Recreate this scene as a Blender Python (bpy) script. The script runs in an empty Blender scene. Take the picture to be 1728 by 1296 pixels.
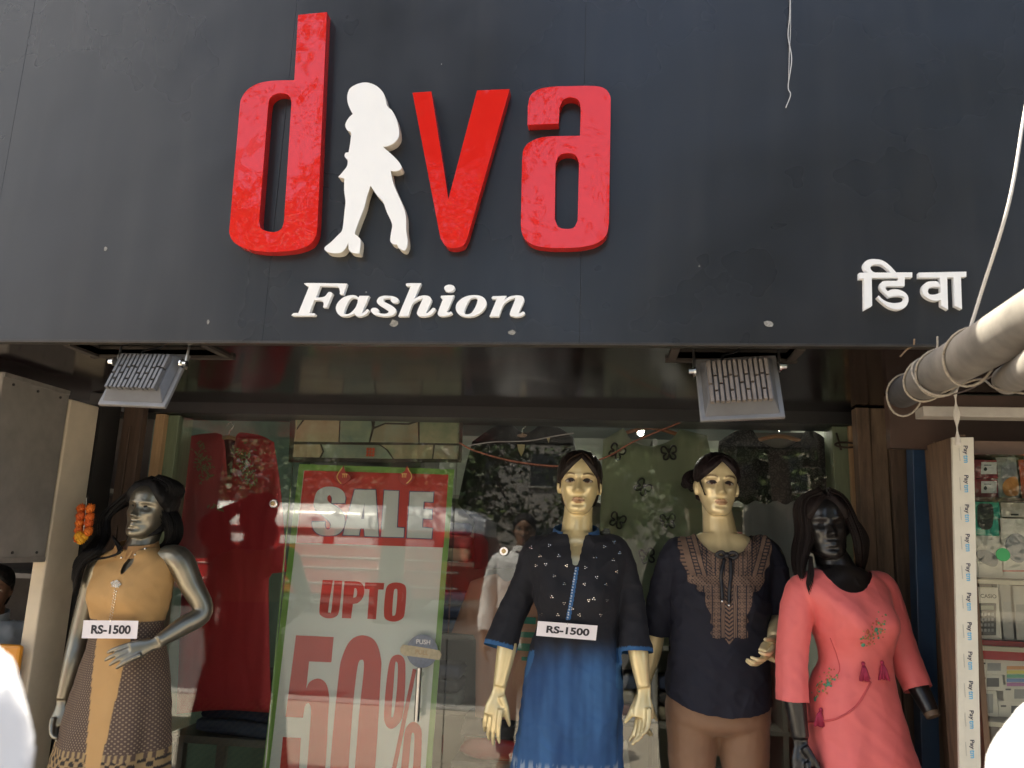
import bpy, bmesh, math, random
import numpy as np
from mathutils import Vector, Matrix, noise
from mathutils.geometry import tessellate_polygon
from mathutils.bvhtree import BVHTree

random.seed(7)
R = math.radians
sc = bpy.context.scene
col = sc.collection

# ------------------------------------------------------------------ camera
PX_W, PX_H, FPX = 1728, 1296, 1330.0
CAM = Vector((0, 0, 1.6))
CROT = Matrix.Rotation(R(7.2), 3, 'Z') @ Matrix.Rotation(R(90 + 11.5), 3, 'X') @ Matrix.Rotation(R(2.1), 3, 'Z')
cd = bpy.data.cameras.new('camera')
cd.sensor_width = 36
cd.lens = 36 * FPX / PX_W
cd.clip_start = 0.05
cd.clip_end = 500
cd.dof.use_dof = True
cd.dof.focus_distance = 2.6
cd.dof.aperture_fstop = 5.0
cam = bpy.data.objects.new('camera', cd)
cam.matrix_world = Matrix.Translation(CAM) @ CROT.to_4x4()
col.objects.link(cam)
sc.camera = cam

# ------------------------------------------------------------------ sky and sun
SUN_EL, SUN_AZ = 60.0, -50.0          # the sun stands behind the building; azimuth from +y towards +x
w = bpy.data.worlds.new('World')
sc.world = w
w.use_nodes = True
nt = w.node_tree
sky = nt.nodes.new('ShaderNodeTexSky')
sky.sky_type = 'NISHITA'
sky.sun_disc = False
sky.sun_elevation = R(SUN_EL)
sky.sun_rotation = R(SUN_AZ)
sky.air_density = 1.0
sky.dust_density = 6.0
sky.ozone_density = 1.0
nt.links.new(sky.outputs[0], nt.nodes['Background'].inputs[0])
nt.nodes['Background'].inputs[1].default_value = 0.15
sl = bpy.data.lights.new('sun', 'SUN')
sl.energy = 5.0
sl.angle = R(0.5)
sl.color = (1.0, 0.94, 0.84)
so = bpy.data.objects.new('sun', sl)
sd = Vector((math.sin(R(SUN_AZ)) * math.cos(R(SUN_EL)), math.cos(R(SUN_AZ)) * math.cos(R(SUN_EL)), math.sin(R(SUN_EL))))
so.rotation_euler = sd.to_track_quat('Z', 'Y').to_euler()
col.objects.link(so)
sc.view_settings.view_transform = 'Standard'
sc.view_settings.look = 'None'
sc.view_settings.gamma = 1
sc.view_settings.exposure = 1.85
sc.view_settings.use_white_balance = True
sc.view_settings.white_balance_temperature = 6850
sc.view_settings.white_balance_tint = 6
sc.cycles.use_denoising = True
sc.cycles.max_bounces = 10
sc.cycles.transparent_max_bounces = 16
sc.cycles.glossy_bounces = 5
sc.cycles.sample_clamp_indirect = 8

# ------------------------------------------------------------------ helpers
def at(px, py, Y):
    d = CROT @ Vector(((px - 864) / FPX, (648 - py) / FPX, -1))
    return CAM + d * (Y / d.y)

def mpp(px, py, Y):
    """metres per photo pixel at the point seen at (px,py) in the plane y=Y"""
    p = CROT.transposed() @ (at(px, py, Y) - CAM)
    return -p.z / FPX

def N(nt, t, **kw):
    n = nt.nodes.new(t)
    for k, v in kw.items():
        setattr(n, k, v)
    return n

MATS = {}
def mat(name, c, rough=0.5, metal=0.0, spec=0.5, var=0.0, vs=8.0, bump=0.0, bs=60.0, coat=0.0, stretch=None, c2=None, vertex=False, detail=4, sheen=0.0, bdist=0.002, rvar=0.0):
    if name in MATS:
        return MATS[name]
    m = bpy.data.materials.new(name)
    m.use_nodes = True
    nt = m.node_tree
    b = nt.nodes['Principled BSDF']
    L = nt.links.new
    b.inputs['Roughness'].default_value = rough
    b.inputs['Metallic'].default_value = metal
    b.inputs['Specular IOR Level'].default_value = spec
    b.inputs['Coat Weight'].default_value = coat
    b.inputs['Coat Roughness'].default_value = 0.08
    b.inputs['Sheen Weight'].default_value = sheen
    tc = N(nt, 'ShaderNodeTexCoord')
    mp = N(nt, 'ShaderNodeMapping')
    if stretch:
        mp.inputs['Scale'].default_value = stretch
    L(tc.outputs['Object'], mp.inputs[0])
    src = None
    if vertex:
        a = N(nt, 'ShaderNodeAttribute', attribute_name='Col')
        src = a.outputs['Color']
    if var > 0:
        nz = N(nt, 'ShaderNodeTexNoise')
        nz.inputs['Scale'].default_value = vs
        nz.inputs['Detail'].default_value = detail
        nz.inputs['Roughness'].default_value = 0.6
        L(mp.outputs[0], nz.inputs['Vector'])
        mx = N(nt, 'ShaderNodeMix', data_type='RGBA')
        rp = N(nt, 'ShaderNodeMapRange')
        rp.inputs['From Min'].default_value = 0.3
        rp.inputs['From Max'].default_value = 0.7
        L(nz.outputs['Fac'], rp.inputs['Value'])
        L(rp.outputs[0], mx.inputs['Factor'])
        if src is None:
            d = c2 if c2 else tuple(x * (1 - var) for x in c)
            mx.inputs['A'].default_value = (*d, 1)
            mx.inputs['B'].default_value = (*c, 1)
        else:
            mu = N(nt, 'ShaderNodeMix', data_type='RGBA', blend_type='MULTIPLY')
            mu.inputs['Factor'].default_value = 1
            L(src, mu.inputs['A'])
            mu.inputs['B'].default_value = (1 - var, 1 - var, 1 - var, 1)
            L(mu.outputs['Result'], mx.inputs['A'])
            L(src, mx.inputs['B'])
        src = mx.outputs['Result']
        if rvar:
            rr = N(nt, 'ShaderNodeMapRange')
            rr.inputs['From Min'].default_value = 0.3
            rr.inputs['From Max'].default_value = 0.7
            rr.inputs['To Min'].default_value = rough - rvar
            rr.inputs['To Max'].default_value = rough + rvar
            L(nz.outputs['Fac'], rr.inputs['Value'])
            L(rr.outputs[0], b.inputs['Roughness'])
    if src is not None:
        L(src, b.inputs['Base Color'])
    else:
        b.inputs['Base Color'].default_value = (*c, 1)
    if bump > 0:
        n2 = N(nt, 'ShaderNodeTexNoise')
        n2.inputs['Scale'].default_value = bs
        n2.inputs['Detail'].default_value = 3
        L(mp.outputs[0], n2.inputs['Vector'])
        bp = N(nt, 'ShaderNodeBump')
        bp.inputs['Strength'].default_value = bump
        bp.inputs['Distance'].default_value = bdist
        L(n2.outputs['Fac'], bp.inputs['Height'])
        L(bp.outputs[0], b.inputs['Normal'])
    MATS[name] = m
    return m

def emat(name, c, s):
    m = bpy.data.materials.new(name)
    m.use_nodes = True
    nt = m.node_tree
    nt.nodes.remove(nt.nodes['Principled BSDF'])
    e = N(nt, 'ShaderNodeEmission')
    e.inputs[0].default_value = (*c, 1)
    e.inputs[1].default_value = s
    nt.links.new(e.outputs[0], nt.nodes['Material Output'].inputs[0])
    return m

def glassmat(name, tint=(0.93, 0.95, 0.94), ior=1.5, gloss=1.0):
    m = bpy.data.materials.new(name)
    m.use_nodes = True
    nt = m.node_tree
    nt.nodes.remove(nt.nodes['Principled BSDF'])
    t = N(nt, 'ShaderNodeBsdfTransparent')
    t.inputs[0].default_value = (*tint, 1)
    g = N(nt, 'ShaderNodeBsdfGlossy')
    g.inputs['Roughness'].default_value = 0.0
    g.inputs['Color'].default_value = (gloss, gloss, gloss, 1)
    fr = N(nt, 'ShaderNodeFresnel')
    fr.inputs[0].default_value = ior
    mx = N(nt, 'ShaderNodeMixShader')
    nt.links.new(fr.outputs[0], mx.inputs[0])
    nt.links.new(t.outputs[0], mx.inputs[1])
    nt.links.new(g.outputs[0], mx.inputs[2])
    nt.links.new(mx.outputs[0], nt.nodes['Material Output'].inputs[0])
    return m

def wl(o):
    v = Vector((0, 0, 0))
    while o is not None:
        v += o.location
        o = o.parent
    return v

def tag(o, label=None, cat=None, group=None, kind=None):
    if label: o['label'] = label
    if cat: o['category'] = cat
    if group: o['group'] = group
    if kind: o['kind'] = kind
    return o

def thing(name, label, cat, loc, group=None):
    o = bpy.data.objects.new(name, None)
    o.empty_display_size = 0.1
    col.objects.link(o)
    o.location = loc
    return tag(o, label, cat, group)

def obj_from(name, me, parent=None):
    """world-space mesh -> object (child in the parent's frame, or top-level with its origin at the base)"""
    o = bpy.data.objects.new(name, me)
    col.objects.link(o)
    n = len(me.vertices)
    co = np.empty(n * 3, np.float32)
    me.vertices.foreach_get('co', co)
    co = co.reshape(-1, 3)
    if parent is None:
        base = Vector(((co[:, 0].min() + co[:, 0].max()) / 2, (co[:, 1].min() + co[:, 1].max()) / 2, co[:, 2].min()))
        o.location = base
    else:
        o.parent = parent
        base = wl(parent)
    co -= np.array(base, np.float32)
    me.vertices.foreach_set('co', co.ravel())
    me.update()
    return o

def crom(p0, p1, p2, p3, t):
    return 0.5 * ((2 * p1) + (-p0 + p2) * t + (2 * p0 - 5 * p1 + 4 * p2 - p3) * t * t + (-p0 + 3 * p1 - 3 * p2 + p3) * t ** 3)

def spline(pts, n):
    """open Catmull-Rom through rows of numbers, n samples per span"""
    P = [np.array(p, float) for p in pts]
    out = []
    for i in range(len(P) - 1):
        a = P[i - 1] if i > 0 else 2 * P[0] - P[1]
        d = P[i + 2] if i + 2 < len(P) else 2 * P[-1] - P[-2]
        for k in range(n):
            out.append(crom(a, P[i], P[i + 1], d, k / n))
    out.append(P[-1])
    return out

def outline(pts, n=5):
    """closed outline; a point (x,y,1) is a sharp corner, (x,y) is smooth"""
    out = []
    M = len(pts)
    for i in range(M):
        a, b = pts[i], pts[(i + 1) % M]
        p1, p2 = np.array(a[:2], float), np.array(b[:2], float)
        ca, cb = len(a) > 2, len(b) > 2
        if ca and cb:
            out.append(p1)
            continue
        p0 = 2 * p1 - p2 if ca else np.array(pts[i - 1][:2], float)
        p3 = 2 * p2 - p1 if cb else np.array(pts[(i + 2) % M][:2], float)
        for k in range(n):
            out.append(crom(p0, p1, p2, p3, k / n))
    return [(float(p[0]), float(p[1])) for p in out]

class MB:
    def __init__(self):
        self.v, self.f, self.m = [], [], []
    def add(self, vs, fs, mi=0):
        o = len(self.v)
        self.v += [tuple(p) for p in vs]
        for f in fs:
            self.f.append(tuple(i + o for i in f))
            self.m.append(mi)
        return self
    def box(self, lo, hi, mi=0, M=None):
        x0, y0, z0 = lo
        x1, y1, z1 = hi
        vs = [Vector(p) for p in ((x0, y0, z0), (x1, y0, z0), (x1, y1, z0), (x0, y1, z0), (x0, y0, z1), (x1, y0, z1), (x1, y1, z1), (x0, y1, z1))]
        if M is not None:
            vs = [M @ p for p in vs]
        return self.add(vs, [(0, 3, 2, 1), (4, 5, 6, 7), (0, 1, 5, 4), (1, 2, 6, 5), (2, 3, 7, 6), (3, 0, 4, 7)], mi)
    def cbox(self, c, s, mi=0, M=None):
        return self.box([c[i] - s[i] / 2 for i in range(3)], [c[i] + s[i] / 2 for i in range(3)], mi, M)
    def hexa(self, a, b, mi=0):
        """two quads (lists of 4 points) joined into a solid"""
        return self.add(list(a) + list(b), [(3, 2, 1, 0), (4, 5, 6, 7), (0, 1, 5, 4), (1, 2, 6, 5), (2, 3, 7, 6), (3, 0, 4, 7)], mi)
    def loft(self, rings, mi=0, cap=True, closed=True):
        n = len(rings[0])
        vs = [p for r in rings for p in r]
        fs = []
        for i in range(len(rings) - 1):
            for j in range(n if closed else n - 1):
                k = (j + 1) % n
                fs.append((i * n + j, i * n + k, (i + 1) * n + k, (i + 1) * n + j))
        if cap:
            fs.append(tuple(range(n - 1, -1, -1)))
            fs.append(tuple((len(rings) - 1) * n + j for j in range(n)))
        return self.add(vs, fs, mi)
    def tube(self, pts, rad, n=8, mi=0, flat=None, cap=True):
        pts = [Vector(p) for p in pts]
        if not hasattr(rad, '__len__'):
            rad = [rad] * len(pts)
        up = None
        rings = []
        for i, p in enumerate(pts):
            d = (pts[min(i + 1, len(pts) - 1)] - pts[max(i - 1, 0)])
            if d.length < 1e-9:
                d = Vector((0, 0, 1))
            d.normalize()
            if up is None:
                up = Vector((0, 1, 0)) if abs(d.y) < 0.9 else Vector((1, 0, 0))
            s = d.cross(up)
            if s.length < 1e-6:
                s = d.cross(Vector((1, 0, 0)))
            s.normalize()
            up = s.cross(d).normalized()
            fl = flat if flat else 1.0
            rings.append([p + (s * math.cos(2 * math.pi * k / n) + up * (fl * math.sin(2 * math.pi * k / n))) * rad[i] for k in range(n)])
        return self.loft(rings, mi, cap)
    def ball(self, c, r, nu=14, nv=10, mi=0, M=None):
        if not hasattr(r, '__len__'):
            r = (r, r, r)
        c = Vector(c)
        vs, fs = [], []
        for i in range(nv + 1):
            a = math.pi * i / nv
            for j in range(nu):
                b = 2 * math.pi * j / nu
                p = Vector((r[0] * math.sin(a) * math.cos(b), r[1] * math.sin(a) * math.sin(b), r[2] * math.cos(a)))
                vs.append((M @ p if M is not None else p) + c)
        for i in range(nv):
            for j in range(nu):
                k = (j + 1) % nu
                q = (i * nu + j, (i + 1) * nu + j, (i + 1) * nu + k, i * nu + k)
                fs.append(q)
        return self.add(vs, fs, mi)
    def prism(self, loops, ext, mi=0, ms=None):
        """loops: list of 3D closed loops (outer, holes); ext: vector from the front face to the back"""
        ext = Vector(ext)
        loops = [[Vector(p) for p in l] for l in loops]
        tri = tessellate_polygon(loops)
        flat = [p for l in loops for p in l]
        n = len(flat)
        nrm = Vector((0, 0, 0))
        for t in tri:
            nrm += (flat[t[1]] - flat[t[0]]).cross(flat[t[2]] - flat[t[0]])
        fl = nrm.dot(ext) > 0
        self.add(flat, [tuple(reversed(t)) if fl else tuple(t) for t in tri], mi)
        self.add([p + ext for p in flat], [tuple(t) if fl else tuple(reversed(t)) for t in tri], mi)
        o = 0
        for l in loops:
            k = len(l)
            vs = l + [p + ext for p in l]
            self.add(vs, [(i, (i + 1) % k, k + (i + 1) % k, k + i) for i in range(k)], mi if ms is None else ms)
        return self
    def mesh(self, name='m'):
        me = bpy.data.meshes.new(name)
        me.from_pydata([tuple(p) for p in self.v], [], self.f)
        return me
    def build(self, name, mats, parent=None, smooth=False, bevel=0.0, auto=None, fix=True):
        me = self.mesh(name)
        if not isinstance(mats, (list, tuple)):
            mats = [mats]
        for m in mats:
            me.materials.append(m)
        me.polygons.foreach_set('material_index', self.m)
        if fix:
            bm = bmesh.new()
            bm.from_mesh(me)
            bmesh.ops.remove_doubles(bm, verts=bm.verts, dist=1e-6)
            bmesh.ops.recalc_face_normals(bm, faces=bm.faces)
            bm.to_mesh(me)
            bm.free()
        me.update()
        if smooth or auto:
            me.polygons.foreach_set('use_smooth', [True] * len(me.polygons))
        if auto:
            bm = bmesh.new()
            bm.from_mesh(me)
            for e in bm.edges:
                if len(e.link_faces) == 2 and e.calc_face_angle(0) > auto:
                    e.smooth = False
            bm.to_mesh(me)
            bm.free()
        o = obj_from(name, me, parent)
        if bevel > 0:
            bv = o.modifiers.new('bevel', 'BEVEL')
            bv.width = bevel
            bv.segments = 2
            bv.limit_method = 'ANGLE'
        return o

def voxel(mb, size, it=4, fac=0.5):
    """fuse overlapping closed shapes into one continuous surface"""
    me = mb.mesh('tmp')
    bm = bmesh.new()
    bm.from_mesh(me)
    bmesh.ops.remove_doubles(bm, verts=bm.verts, dist=1e-6)
    bmesh.ops.recalc_face_normals(bm, faces=bm.faces)
    bm.to_mesh(me)
    bm.free()
    o = bpy.data.objects.new('tmp', me)
    col.objects.link(o)
    m = o.modifiers.new('r', 'REMESH')
    m.mode = 'VOXEL'
    m.voxel_size = size
    if it:
        s = o.modifiers.new('s', 'SMOOTH')
        s.factor = fac
        s.iterations = it
    dg = bpy.context.evaluated_depsgraph_get()
    out = bpy.data.meshes.new_from_object(o.evaluated_get(dg))
    bpy.data.objects.remove(o)
    bpy.data.meshes.remove(me)
    out.polygons.foreach_set('use_smooth', [True] * len(out.polygons))
    return out

def coords(me):
    a = np.empty(len(me.vertices) * 3, np.float32)
    me.vertices.foreach_get('co', a)
    return a.reshape(-1, 3).astype(float)

def set_col(me, c):
    at_ = me.attributes.new('Col', 'FLOAT_COLOR', 'POINT')
    c = np.concatenate([np.asarray(c, np.float32), np.ones((len(c), 1), np.float32)], 1)
    at_.data.foreach_set('color', c.ravel())

def inpoly(x, y, poly):
    x = np.asarray(x); y = np.asarray(y)
    r = np.zeros(x.shape, bool)
    n = len(poly)
    for i in range(n):
        x0, y0 = poly[i]
        x1, y1 = poly[(i + 1) % n]
        c = ((y0 > y) != (y1 > y))
        with np.errstate(divide='ignore', invalid='ignore'):
            r ^= c & (x < (x1 - x0) * (y - y0) / (y1 - y0 + 1e-12) + x0)
    return r

def text_mesh(s, size, bold=0.0, shear=0.0, space=1.0):
    cu = bpy.data.curves.new('t', 'FONT')
    cu.body = s
    cu.size = size
    cu.offset = bold
    cu.shear = shear
    cu.space_character = space
    cu.align_x = 'CENTER'
    cu.align_y = 'CENTER'
    cu.resolution_u = 4
    o = bpy.data.objects.new('t', cu)
    col.objects.link(o)
    dg = bpy.context.evaluated_depsgraph_get()
    me = bpy.data.meshes.new_from_object(o.evaluated_get(dg))
    bpy.data.objects.remove(o)
    bpy.data.curves.remove(cu)
    v = [Vector(p.co) for p in me.vertices]
    f = [tuple(p.vertices) for p in me.polygons]
    bpy.data.meshes.remove(me)
    return v, f

def lettering(name, s, size, M, m, parent, bold=0.0, width=None, height=None):
    """flat printed text; M maps text plane (x right, y up) to the world"""
    v, f = text_mesh(s, size, bold)
    if width:
        xs = [p.x for p in v]; ys = [p.y for p in v]
        sx = width / (max(xs) - min(xs))
        sy = (height / (max(ys) - min(ys))) if height else sx
        cx, cy = (max(xs) + min(xs)) / 2, (max(ys) + min(ys)) / 2
        v = [Vector(((p.x - cx) * sx, (p.y - cy) * sy, 0)) for p in v]
    mb = MB()
    mb.add([M @ p for p in v], f)
    return mb.build(name, m, parent, fix=False)

def frame(o, ex, ez):
    """4x4 with origin o, x axis ex, y axis ez (text plane)"""
    ex = Vector(ex).normalized(); ez = Vector(ez).normalized()
    n = ex.cross(ez)
    return Matrix(((ex.x, ez.x, n.x, o[0]), (ex.y, ez.y, n.y, o[1]), (ex.z, ez.z, n.z, o[2]), (0, 0, 0, 1)))

def fbm(p, s):
    return noise.noise(Vector(p) * s)
# ================================================================== SETTING
YF, YG, ZS = 2.10, 3.20, 2.145
M_black = mat('black_rubber', (0.012, 0.012, 0.013), 0.6)
M_dark = mat('dark_paint', (0.02, 0.018, 0.017), 0.55, var=0.3)
M_chrome = mat('chrome', (0.75, 0.75, 0.74), 0.18, 1.0)
M_steel = mat('brushed_steel', (0.55, 0.54, 0.52), 0.3, 1.0, bump=0.2, bs=200)
M_white = mat('white_paint', (0.8, 0.79, 0.76), 0.5, var=0.08, vs=30)
M_wood_l = mat('light_wood', (0.46, 0.29, 0.15), 0.55, var=0.35, vs=6, stretch=(14, 14, 1), bump=0.3, bs=30)
M_wood_d = mat('dark_wood', (0.085, 0.05, 0.033), 0.65, var=0.5, vs=5, stretch=(12, 12, 1), bump=0.4, bs=30)
M_wood_o = mat('weathered_wood', (0.19, 0.115, 0.07), 0.8, var=0.55, vs=4, stretch=(10, 10, 1.2), bump=0.5, bs=40)
M_glass = glassmat('window_glass', ior=1.5)

def paver_mat():
    return mat('paving', (0.44, 0.385, 0.31), 0.85, var=0.25, vs=3, bump=0.4, bs=60)

g = MB()
g.box((-60, -60, -0.3), (60, 40, -0.004))
tag(g.build('ground', mat('ground_earth', (0.36, 0.31, 0.24), 0.9, var=0.25, vs=0.6)), kind='structure')
g = MB()
g.box((-40, -1.3, -0.2), (40, 3.0, 0.06))
pav = tag(g.build('pavement', paver_mat()), kind='structure')
g = MB()
for i in range(80):
    g.box((-40 + i, -1.52, -0.15), (-39.01 + i, -1.31, 0.07))
tag(g.build('kerb', mat('kerb_concrete', (0.38, 0.36, 0.33), 0.85, var=0.25)), kind='structure')
g = MB()
g.box((-60, -17.0, -0.1), (60, -1.53, 0.0))
tag(g.build('road', mat('asphalt', (0.075, 0.072, 0.068), 0.8, var=0.3, vs=2, bump=0.5, bs=90)), kind='structure')

# ---- shop building
BLD = thing('shop_building', 'single storey shop building with a dark soffit above its glass front', 'building', (0, YG, 0))
M_wall = mat('plaster_wall', (0.32, 0.31, 0.28), 0.85, var=0.2, vs=3)
M_inwall = mat('interior_wall', (0.34, 0.36, 0.32), 0.7, var=0.15, vs=2)
b = MB(); b.box((-4.2, YF + 0.03, 3.62), (3.6, 7.5, 3.76)); b.build('roof', M_wall, BLD)
b = MB(); b.box((-4.2, 5.6, 0), (3.6, 5.75, 3.618)); b.build('back_wall', M_inwall, BLD)
b = MB(); b.box((-2.16, 3.5, 0.06), (-2.06, 5.598, 3.618)); b.build('side_wall', mat('green_wall', (0.10, 0.15, 0.12), 0.6, var=0.3), BLD)
b = MB(); b.box((1.14, 3.34, 0.06), (1.24, 5.598, 3.618)); b.build('side_wall', M_inwall, BLD)
b = MB(); b.box((-4.2, 2.16, 0), (-4.05, 5.598, 3.618)); b.build('outer_wall', M_wall, BLD)
b = MB(); b.box((3.45, 2.16, 0), (3.6, 5.598, 3.618)); b.build('outer_wall', M_wall, BLD)
b = MB(); b.box((-4.05, 3.0, 0.0), (3.45, 5.598, 0.15)); b.build('floor_slab', mat('floor_stone', (0.25, 0.23, 0.2), 0.4, var=0.2), BLD)
# ceiling inside the shop
b = MB(); b.box((-2.058, YG + 0.14, 2.36), (1.138, 5.598, 2.42)); b.build('ceiling', mat('shop_ceiling', (0.10, 0.14, 0.15), 0.4, var=0.2), BLD)
# soffit with two openings for the flood lights
OPEN = [(-1.62, -1.20, 2.135, 2.275), (0.19, 0.50, 2.135, 2.265)]
M_soff = mat('soffit_laminate', (0.009, 0.006, 0.007), 0.14, spec=0.35, var=0.4, vs=5, rvar=0.06)
xs = [-4.05, -2.4, OPEN[0][0], OPEN[0][1], -0.72, OPEN[1][0], OPEN[1][1], 1.3, 3.45]
sheets = [(-4.05, -2.4004), (-2.4, -1.7004), (-1.70, -0.7204), (-0.72, 0.1), (0.1004, 1.3), (1.3004, 3.45)]
for (x0, x1) in sheets:
    b = MB()
    ho = [o for o in OPEN if o[0] >= x0 and o[1] <= x1]
    if not ho:
        b.box((x0, YF + 0.03, ZS + 0.002), (x1, YG - 0.07, ZS + 0.02))
    else:
        o = ho[0]
        b.box((x0, YF + 0.03, ZS + 0.002), (o[0], YG - 0.07, ZS + 0.02))
        b.box((o[1], YF + 0.03, ZS + 0.002), (x1, YG - 0.07, ZS + 0.02))
        b.box((o[0], YF + 0.03, ZS + 0.002), (o[1], o[2], ZS + 0.02))
        b.box((o[0], o[3], ZS + 0.002), (o[1], YG - 0.07, ZS + 0.02))
    b.build('soffit_panel', M_soff, BLD)
for o in OPEN:                                                  # raw timber round each opening
    f = MB()
    f.box((o[0] - 0.03, o[3], ZS - 0.008), (o[1] + 0.03, o[3] + 0.02, ZS + 0.03))
    f.box((o[1], o[2], ZS - 0.006), (o[1] + 0.022, o[3] - 0.001, ZS + 0.03))
    f.box((o[0] - 0.022, o[2], ZS - 0.006), (o[0], o[3] - 0.001, ZS + 0.03))
    f.build('opening_frame', mat('raw_timber', (0.035, 0.026, 0.02), 0.8, var=0.4, vs=20), BLD)
b = MB(); b.box((-4.05, YG - 0.068, ZS - 0.045), (3.45, YG + 0.135, ZS + 0.21)); b.build('lintel', mat('lintel_paint', (0.014, 0.014, 0.014), 0.45, var=0.3), BLD)
b = MB(); b.box((-4.05, YF + 0.12, 3.30), (3.45, YF + 0.2, 3.60)); b.build('top_beam', M_dark, BLD)

# ---- sign fascia
def acp():
    m = mat('sign_panel', (0.020, 0.021, 0.025), 0.30, spec=0.55, var=0.18, vs=1.6, rvar=0.09)
    nt = m.node_tree
    L = nt.links.new
    bs = nt.nodes['Principled BSDF']
    tc = N(nt, 'ShaderNodeTexCoord')
    # dust and rain streaks
    mp = N(nt, 'ShaderNodeMapping'); mp.inputs['Scale'].default_value = (7, 7, 0.8)
    L(tc.outputs['Object'], mp.inputs[0])
    nz = N(nt, 'ShaderNodeTexNoise'); nz.inputs['Scale'].default_value = 2.0; nz.inputs['Detail'].default_value = 8
    L(mp.outputs[0], nz.inputs[0])
    rp = N(nt, 'ShaderNodeMapRange'); rp.inputs['From Min'].default_value = 0.45; rp.inputs['From Max'].default_value = 0.8
    rp.inputs['To Max'].default_value = 0.035
    L(nz.outputs[0], rp.inputs['Value'])
    old = bs.inputs['Base Color'].links[0].from_socket
    mx = N(nt, 'ShaderNodeMix', data_type='RGBA')
    L(rp.outputs[0], mx.inputs['Factor']); L(old, mx.inputs['A'])
    mx.inputs['B'].default_value = (0.22, 0.20, 0.18, 1)
    L(mx.outputs['Result'], bs.inputs['Base Color'])
    # slightly wavy sheet
    n3 = N(nt, 'ShaderNodeTexNoise'); n3.inputs['Scale'].default_value = 2.2; n3.inputs['Detail'].default_value = 2
    L(tc.outputs['Object'], n3.inputs[0])
    bp = N(nt, 'ShaderNodeBump'); bp.inputs['Strength'].default_value = 0.4; bp.inputs['Distance'].default_value = 0.02
    L(n3.outputs[0], bp.inputs['Height'])
    L(bp.outputs[0], bs.inputs['Normal'])
    return m
M_acp = acp()
SIGN = thing('signboard', 'long dark grey panelled signboard across the top of the shop front', 'signboard', (0, YF, ZS))
SEAMS = [-4.2, -2.82, -1.907, -0.995, -0.083, 2.2, 3.6]
for a, c in zip(SEAMS[:-1], SEAMS[1:]):
    b = MB(); b.box((a + 0.0003, YF, ZS + 0.004), (c - 0.0003, YF + 0.025, 3.70))
    b.build('sign_panel', M_acp, SIGN, bevel=0.0006)
b = MB(); b.box((-4.2, YF + 0.01, ZS + 0.02), (3.6, YF + 0.028, 3.66)); b.build('backing', M_dark, SIGN)
b = MB(); b.box((-4.2, YF - 0.003, ZS - 0.004), (3.6, YF + 0.027, ZS + 0.004)); b.build('bottom_trim', mat('trim_alu', (0.07, 0.062, 0.055), 0.4, 0.5, var=0.4, vs=12), SIGN, bevel=0.001)
M_scrap = mat('torn_sticker', (0.34, 0.33, 0.30), 0.7, var=0.6, vs=120)
for (px, py, w_, h_, a) in ((864, 561, 15, 10, 0.1), (1297, 546, 18, 12, -0.2), (665, 546, 16, 14, 0.6), (178, 420, 6, 9, 0.3), (351, 543, 5, 9, 0.1), (1180, 449, 3, 3, 0), (745, 108, 2, 3, 0), (618, 493, 3, 3, 0)):
    p = at(px, py, YF - 0.0012); s = mpp(px, py, YF)
    n = 9
    pts = []
    for i in range(n):
        t = 2 * math.pi * i / n + a
        r = 0.75 + 0.35 * random.random()
        pts.append(p + Vector((math.cos(t) * w_ * s / 2 * r, 0, math.sin(t) * h_ * s / 2 * r)))
    b = MB(); b.prism([pts], (0, 0.001, 0)); b.build('sticker_scrap', M_scrap, SIGN)

# ---- raised letters
def zoomed(pts, ox, oy, s):
    return [(p[0] / s + ox, p[1] / s + oy, *p[2:]) for p in pts]

def solid(loops, Y, depth, mb=None, mi=0, ms=None, n=5):
    mb = mb or MB()
    mb.prism([[at(x, y, Y) for (x, y) in outline(l, n)] for l in loops], (0, depth, 0), mi, ms)
    return mb

def letter_red():
    m = mat('red_acrylic', (0.66, 0.018, 0.014), 0.04, spec=0.65, bump=0.6, bs=3.6, bdist=0.016)
    return m
M_red = letter_red()
M_redside = mat('red_return', (0.42, 0.016, 0.014), 0.25, var=0.15)
LOFF = 0.038
def big_letter(name, loops, label, face, side, zs):
    Y = YF - LOFF
    loops = [zoomed(l, *zs) for l in loops]
    f = solid(loops, Y, 0.004, n=6)
    s = solid(loops, Y + 0.0042, LOFF - 0.0052, n=6)
    p = at(loops[0][0][0], loops[0][0][1], YF - 0.001)
    zs_ = [v[2] for v in s.v]; xs_ = [v[0] for v in s.v]
    t = thing(name, label, 'letter' if name == 'sign_letter' else 'emblem', (sum(xs_) / len(xs_), YF, min(zs_)), 'raised figures of the shop sign')
    f.build('face', face, t, bevel=0.0015)
    s.build('side_return', side, t, auto=0.6)
    return t
Z1 = (360, 0, 1620 / 700)
d_out = [(331, 58, 1), (443, 47, 1), (406, 880, 1), (400, 920), (378, 952), (335, 972), (270, 982), (185, 982), (120, 968), (80, 945), (63, 912), (64, 880, 1), (102, 430, 1), (108, 388), (132, 352), (175, 326), (235, 315), (316, 313, 1)]
d_in = [(305, 400, 1), (276, 865, 1), (266, 893), (240, 906), (210, 903), (185, 890), (178, 862, 1), (213, 420, 1), (220, 385), (245, 366), (275, 364), (298, 375)]
big_letter('sign_letter', [d_out, d_in], 'tall glossy red raised letter d, leftmost on the signboard', M_red, M_redside, Z1)
v_out = [(778, 362, 1), (851, 357, 1), (918, 778, 1), (1030, 353, 1), (1157, 348, 1), (992, 930, 1), (976, 958), (945, 968), (910, 962), (887, 930, 1)]
big_letter('sign_letter', [v_out], 'glossy red raised letter v right of the white woman figure', M_red, M_redside, Z1)
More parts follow.
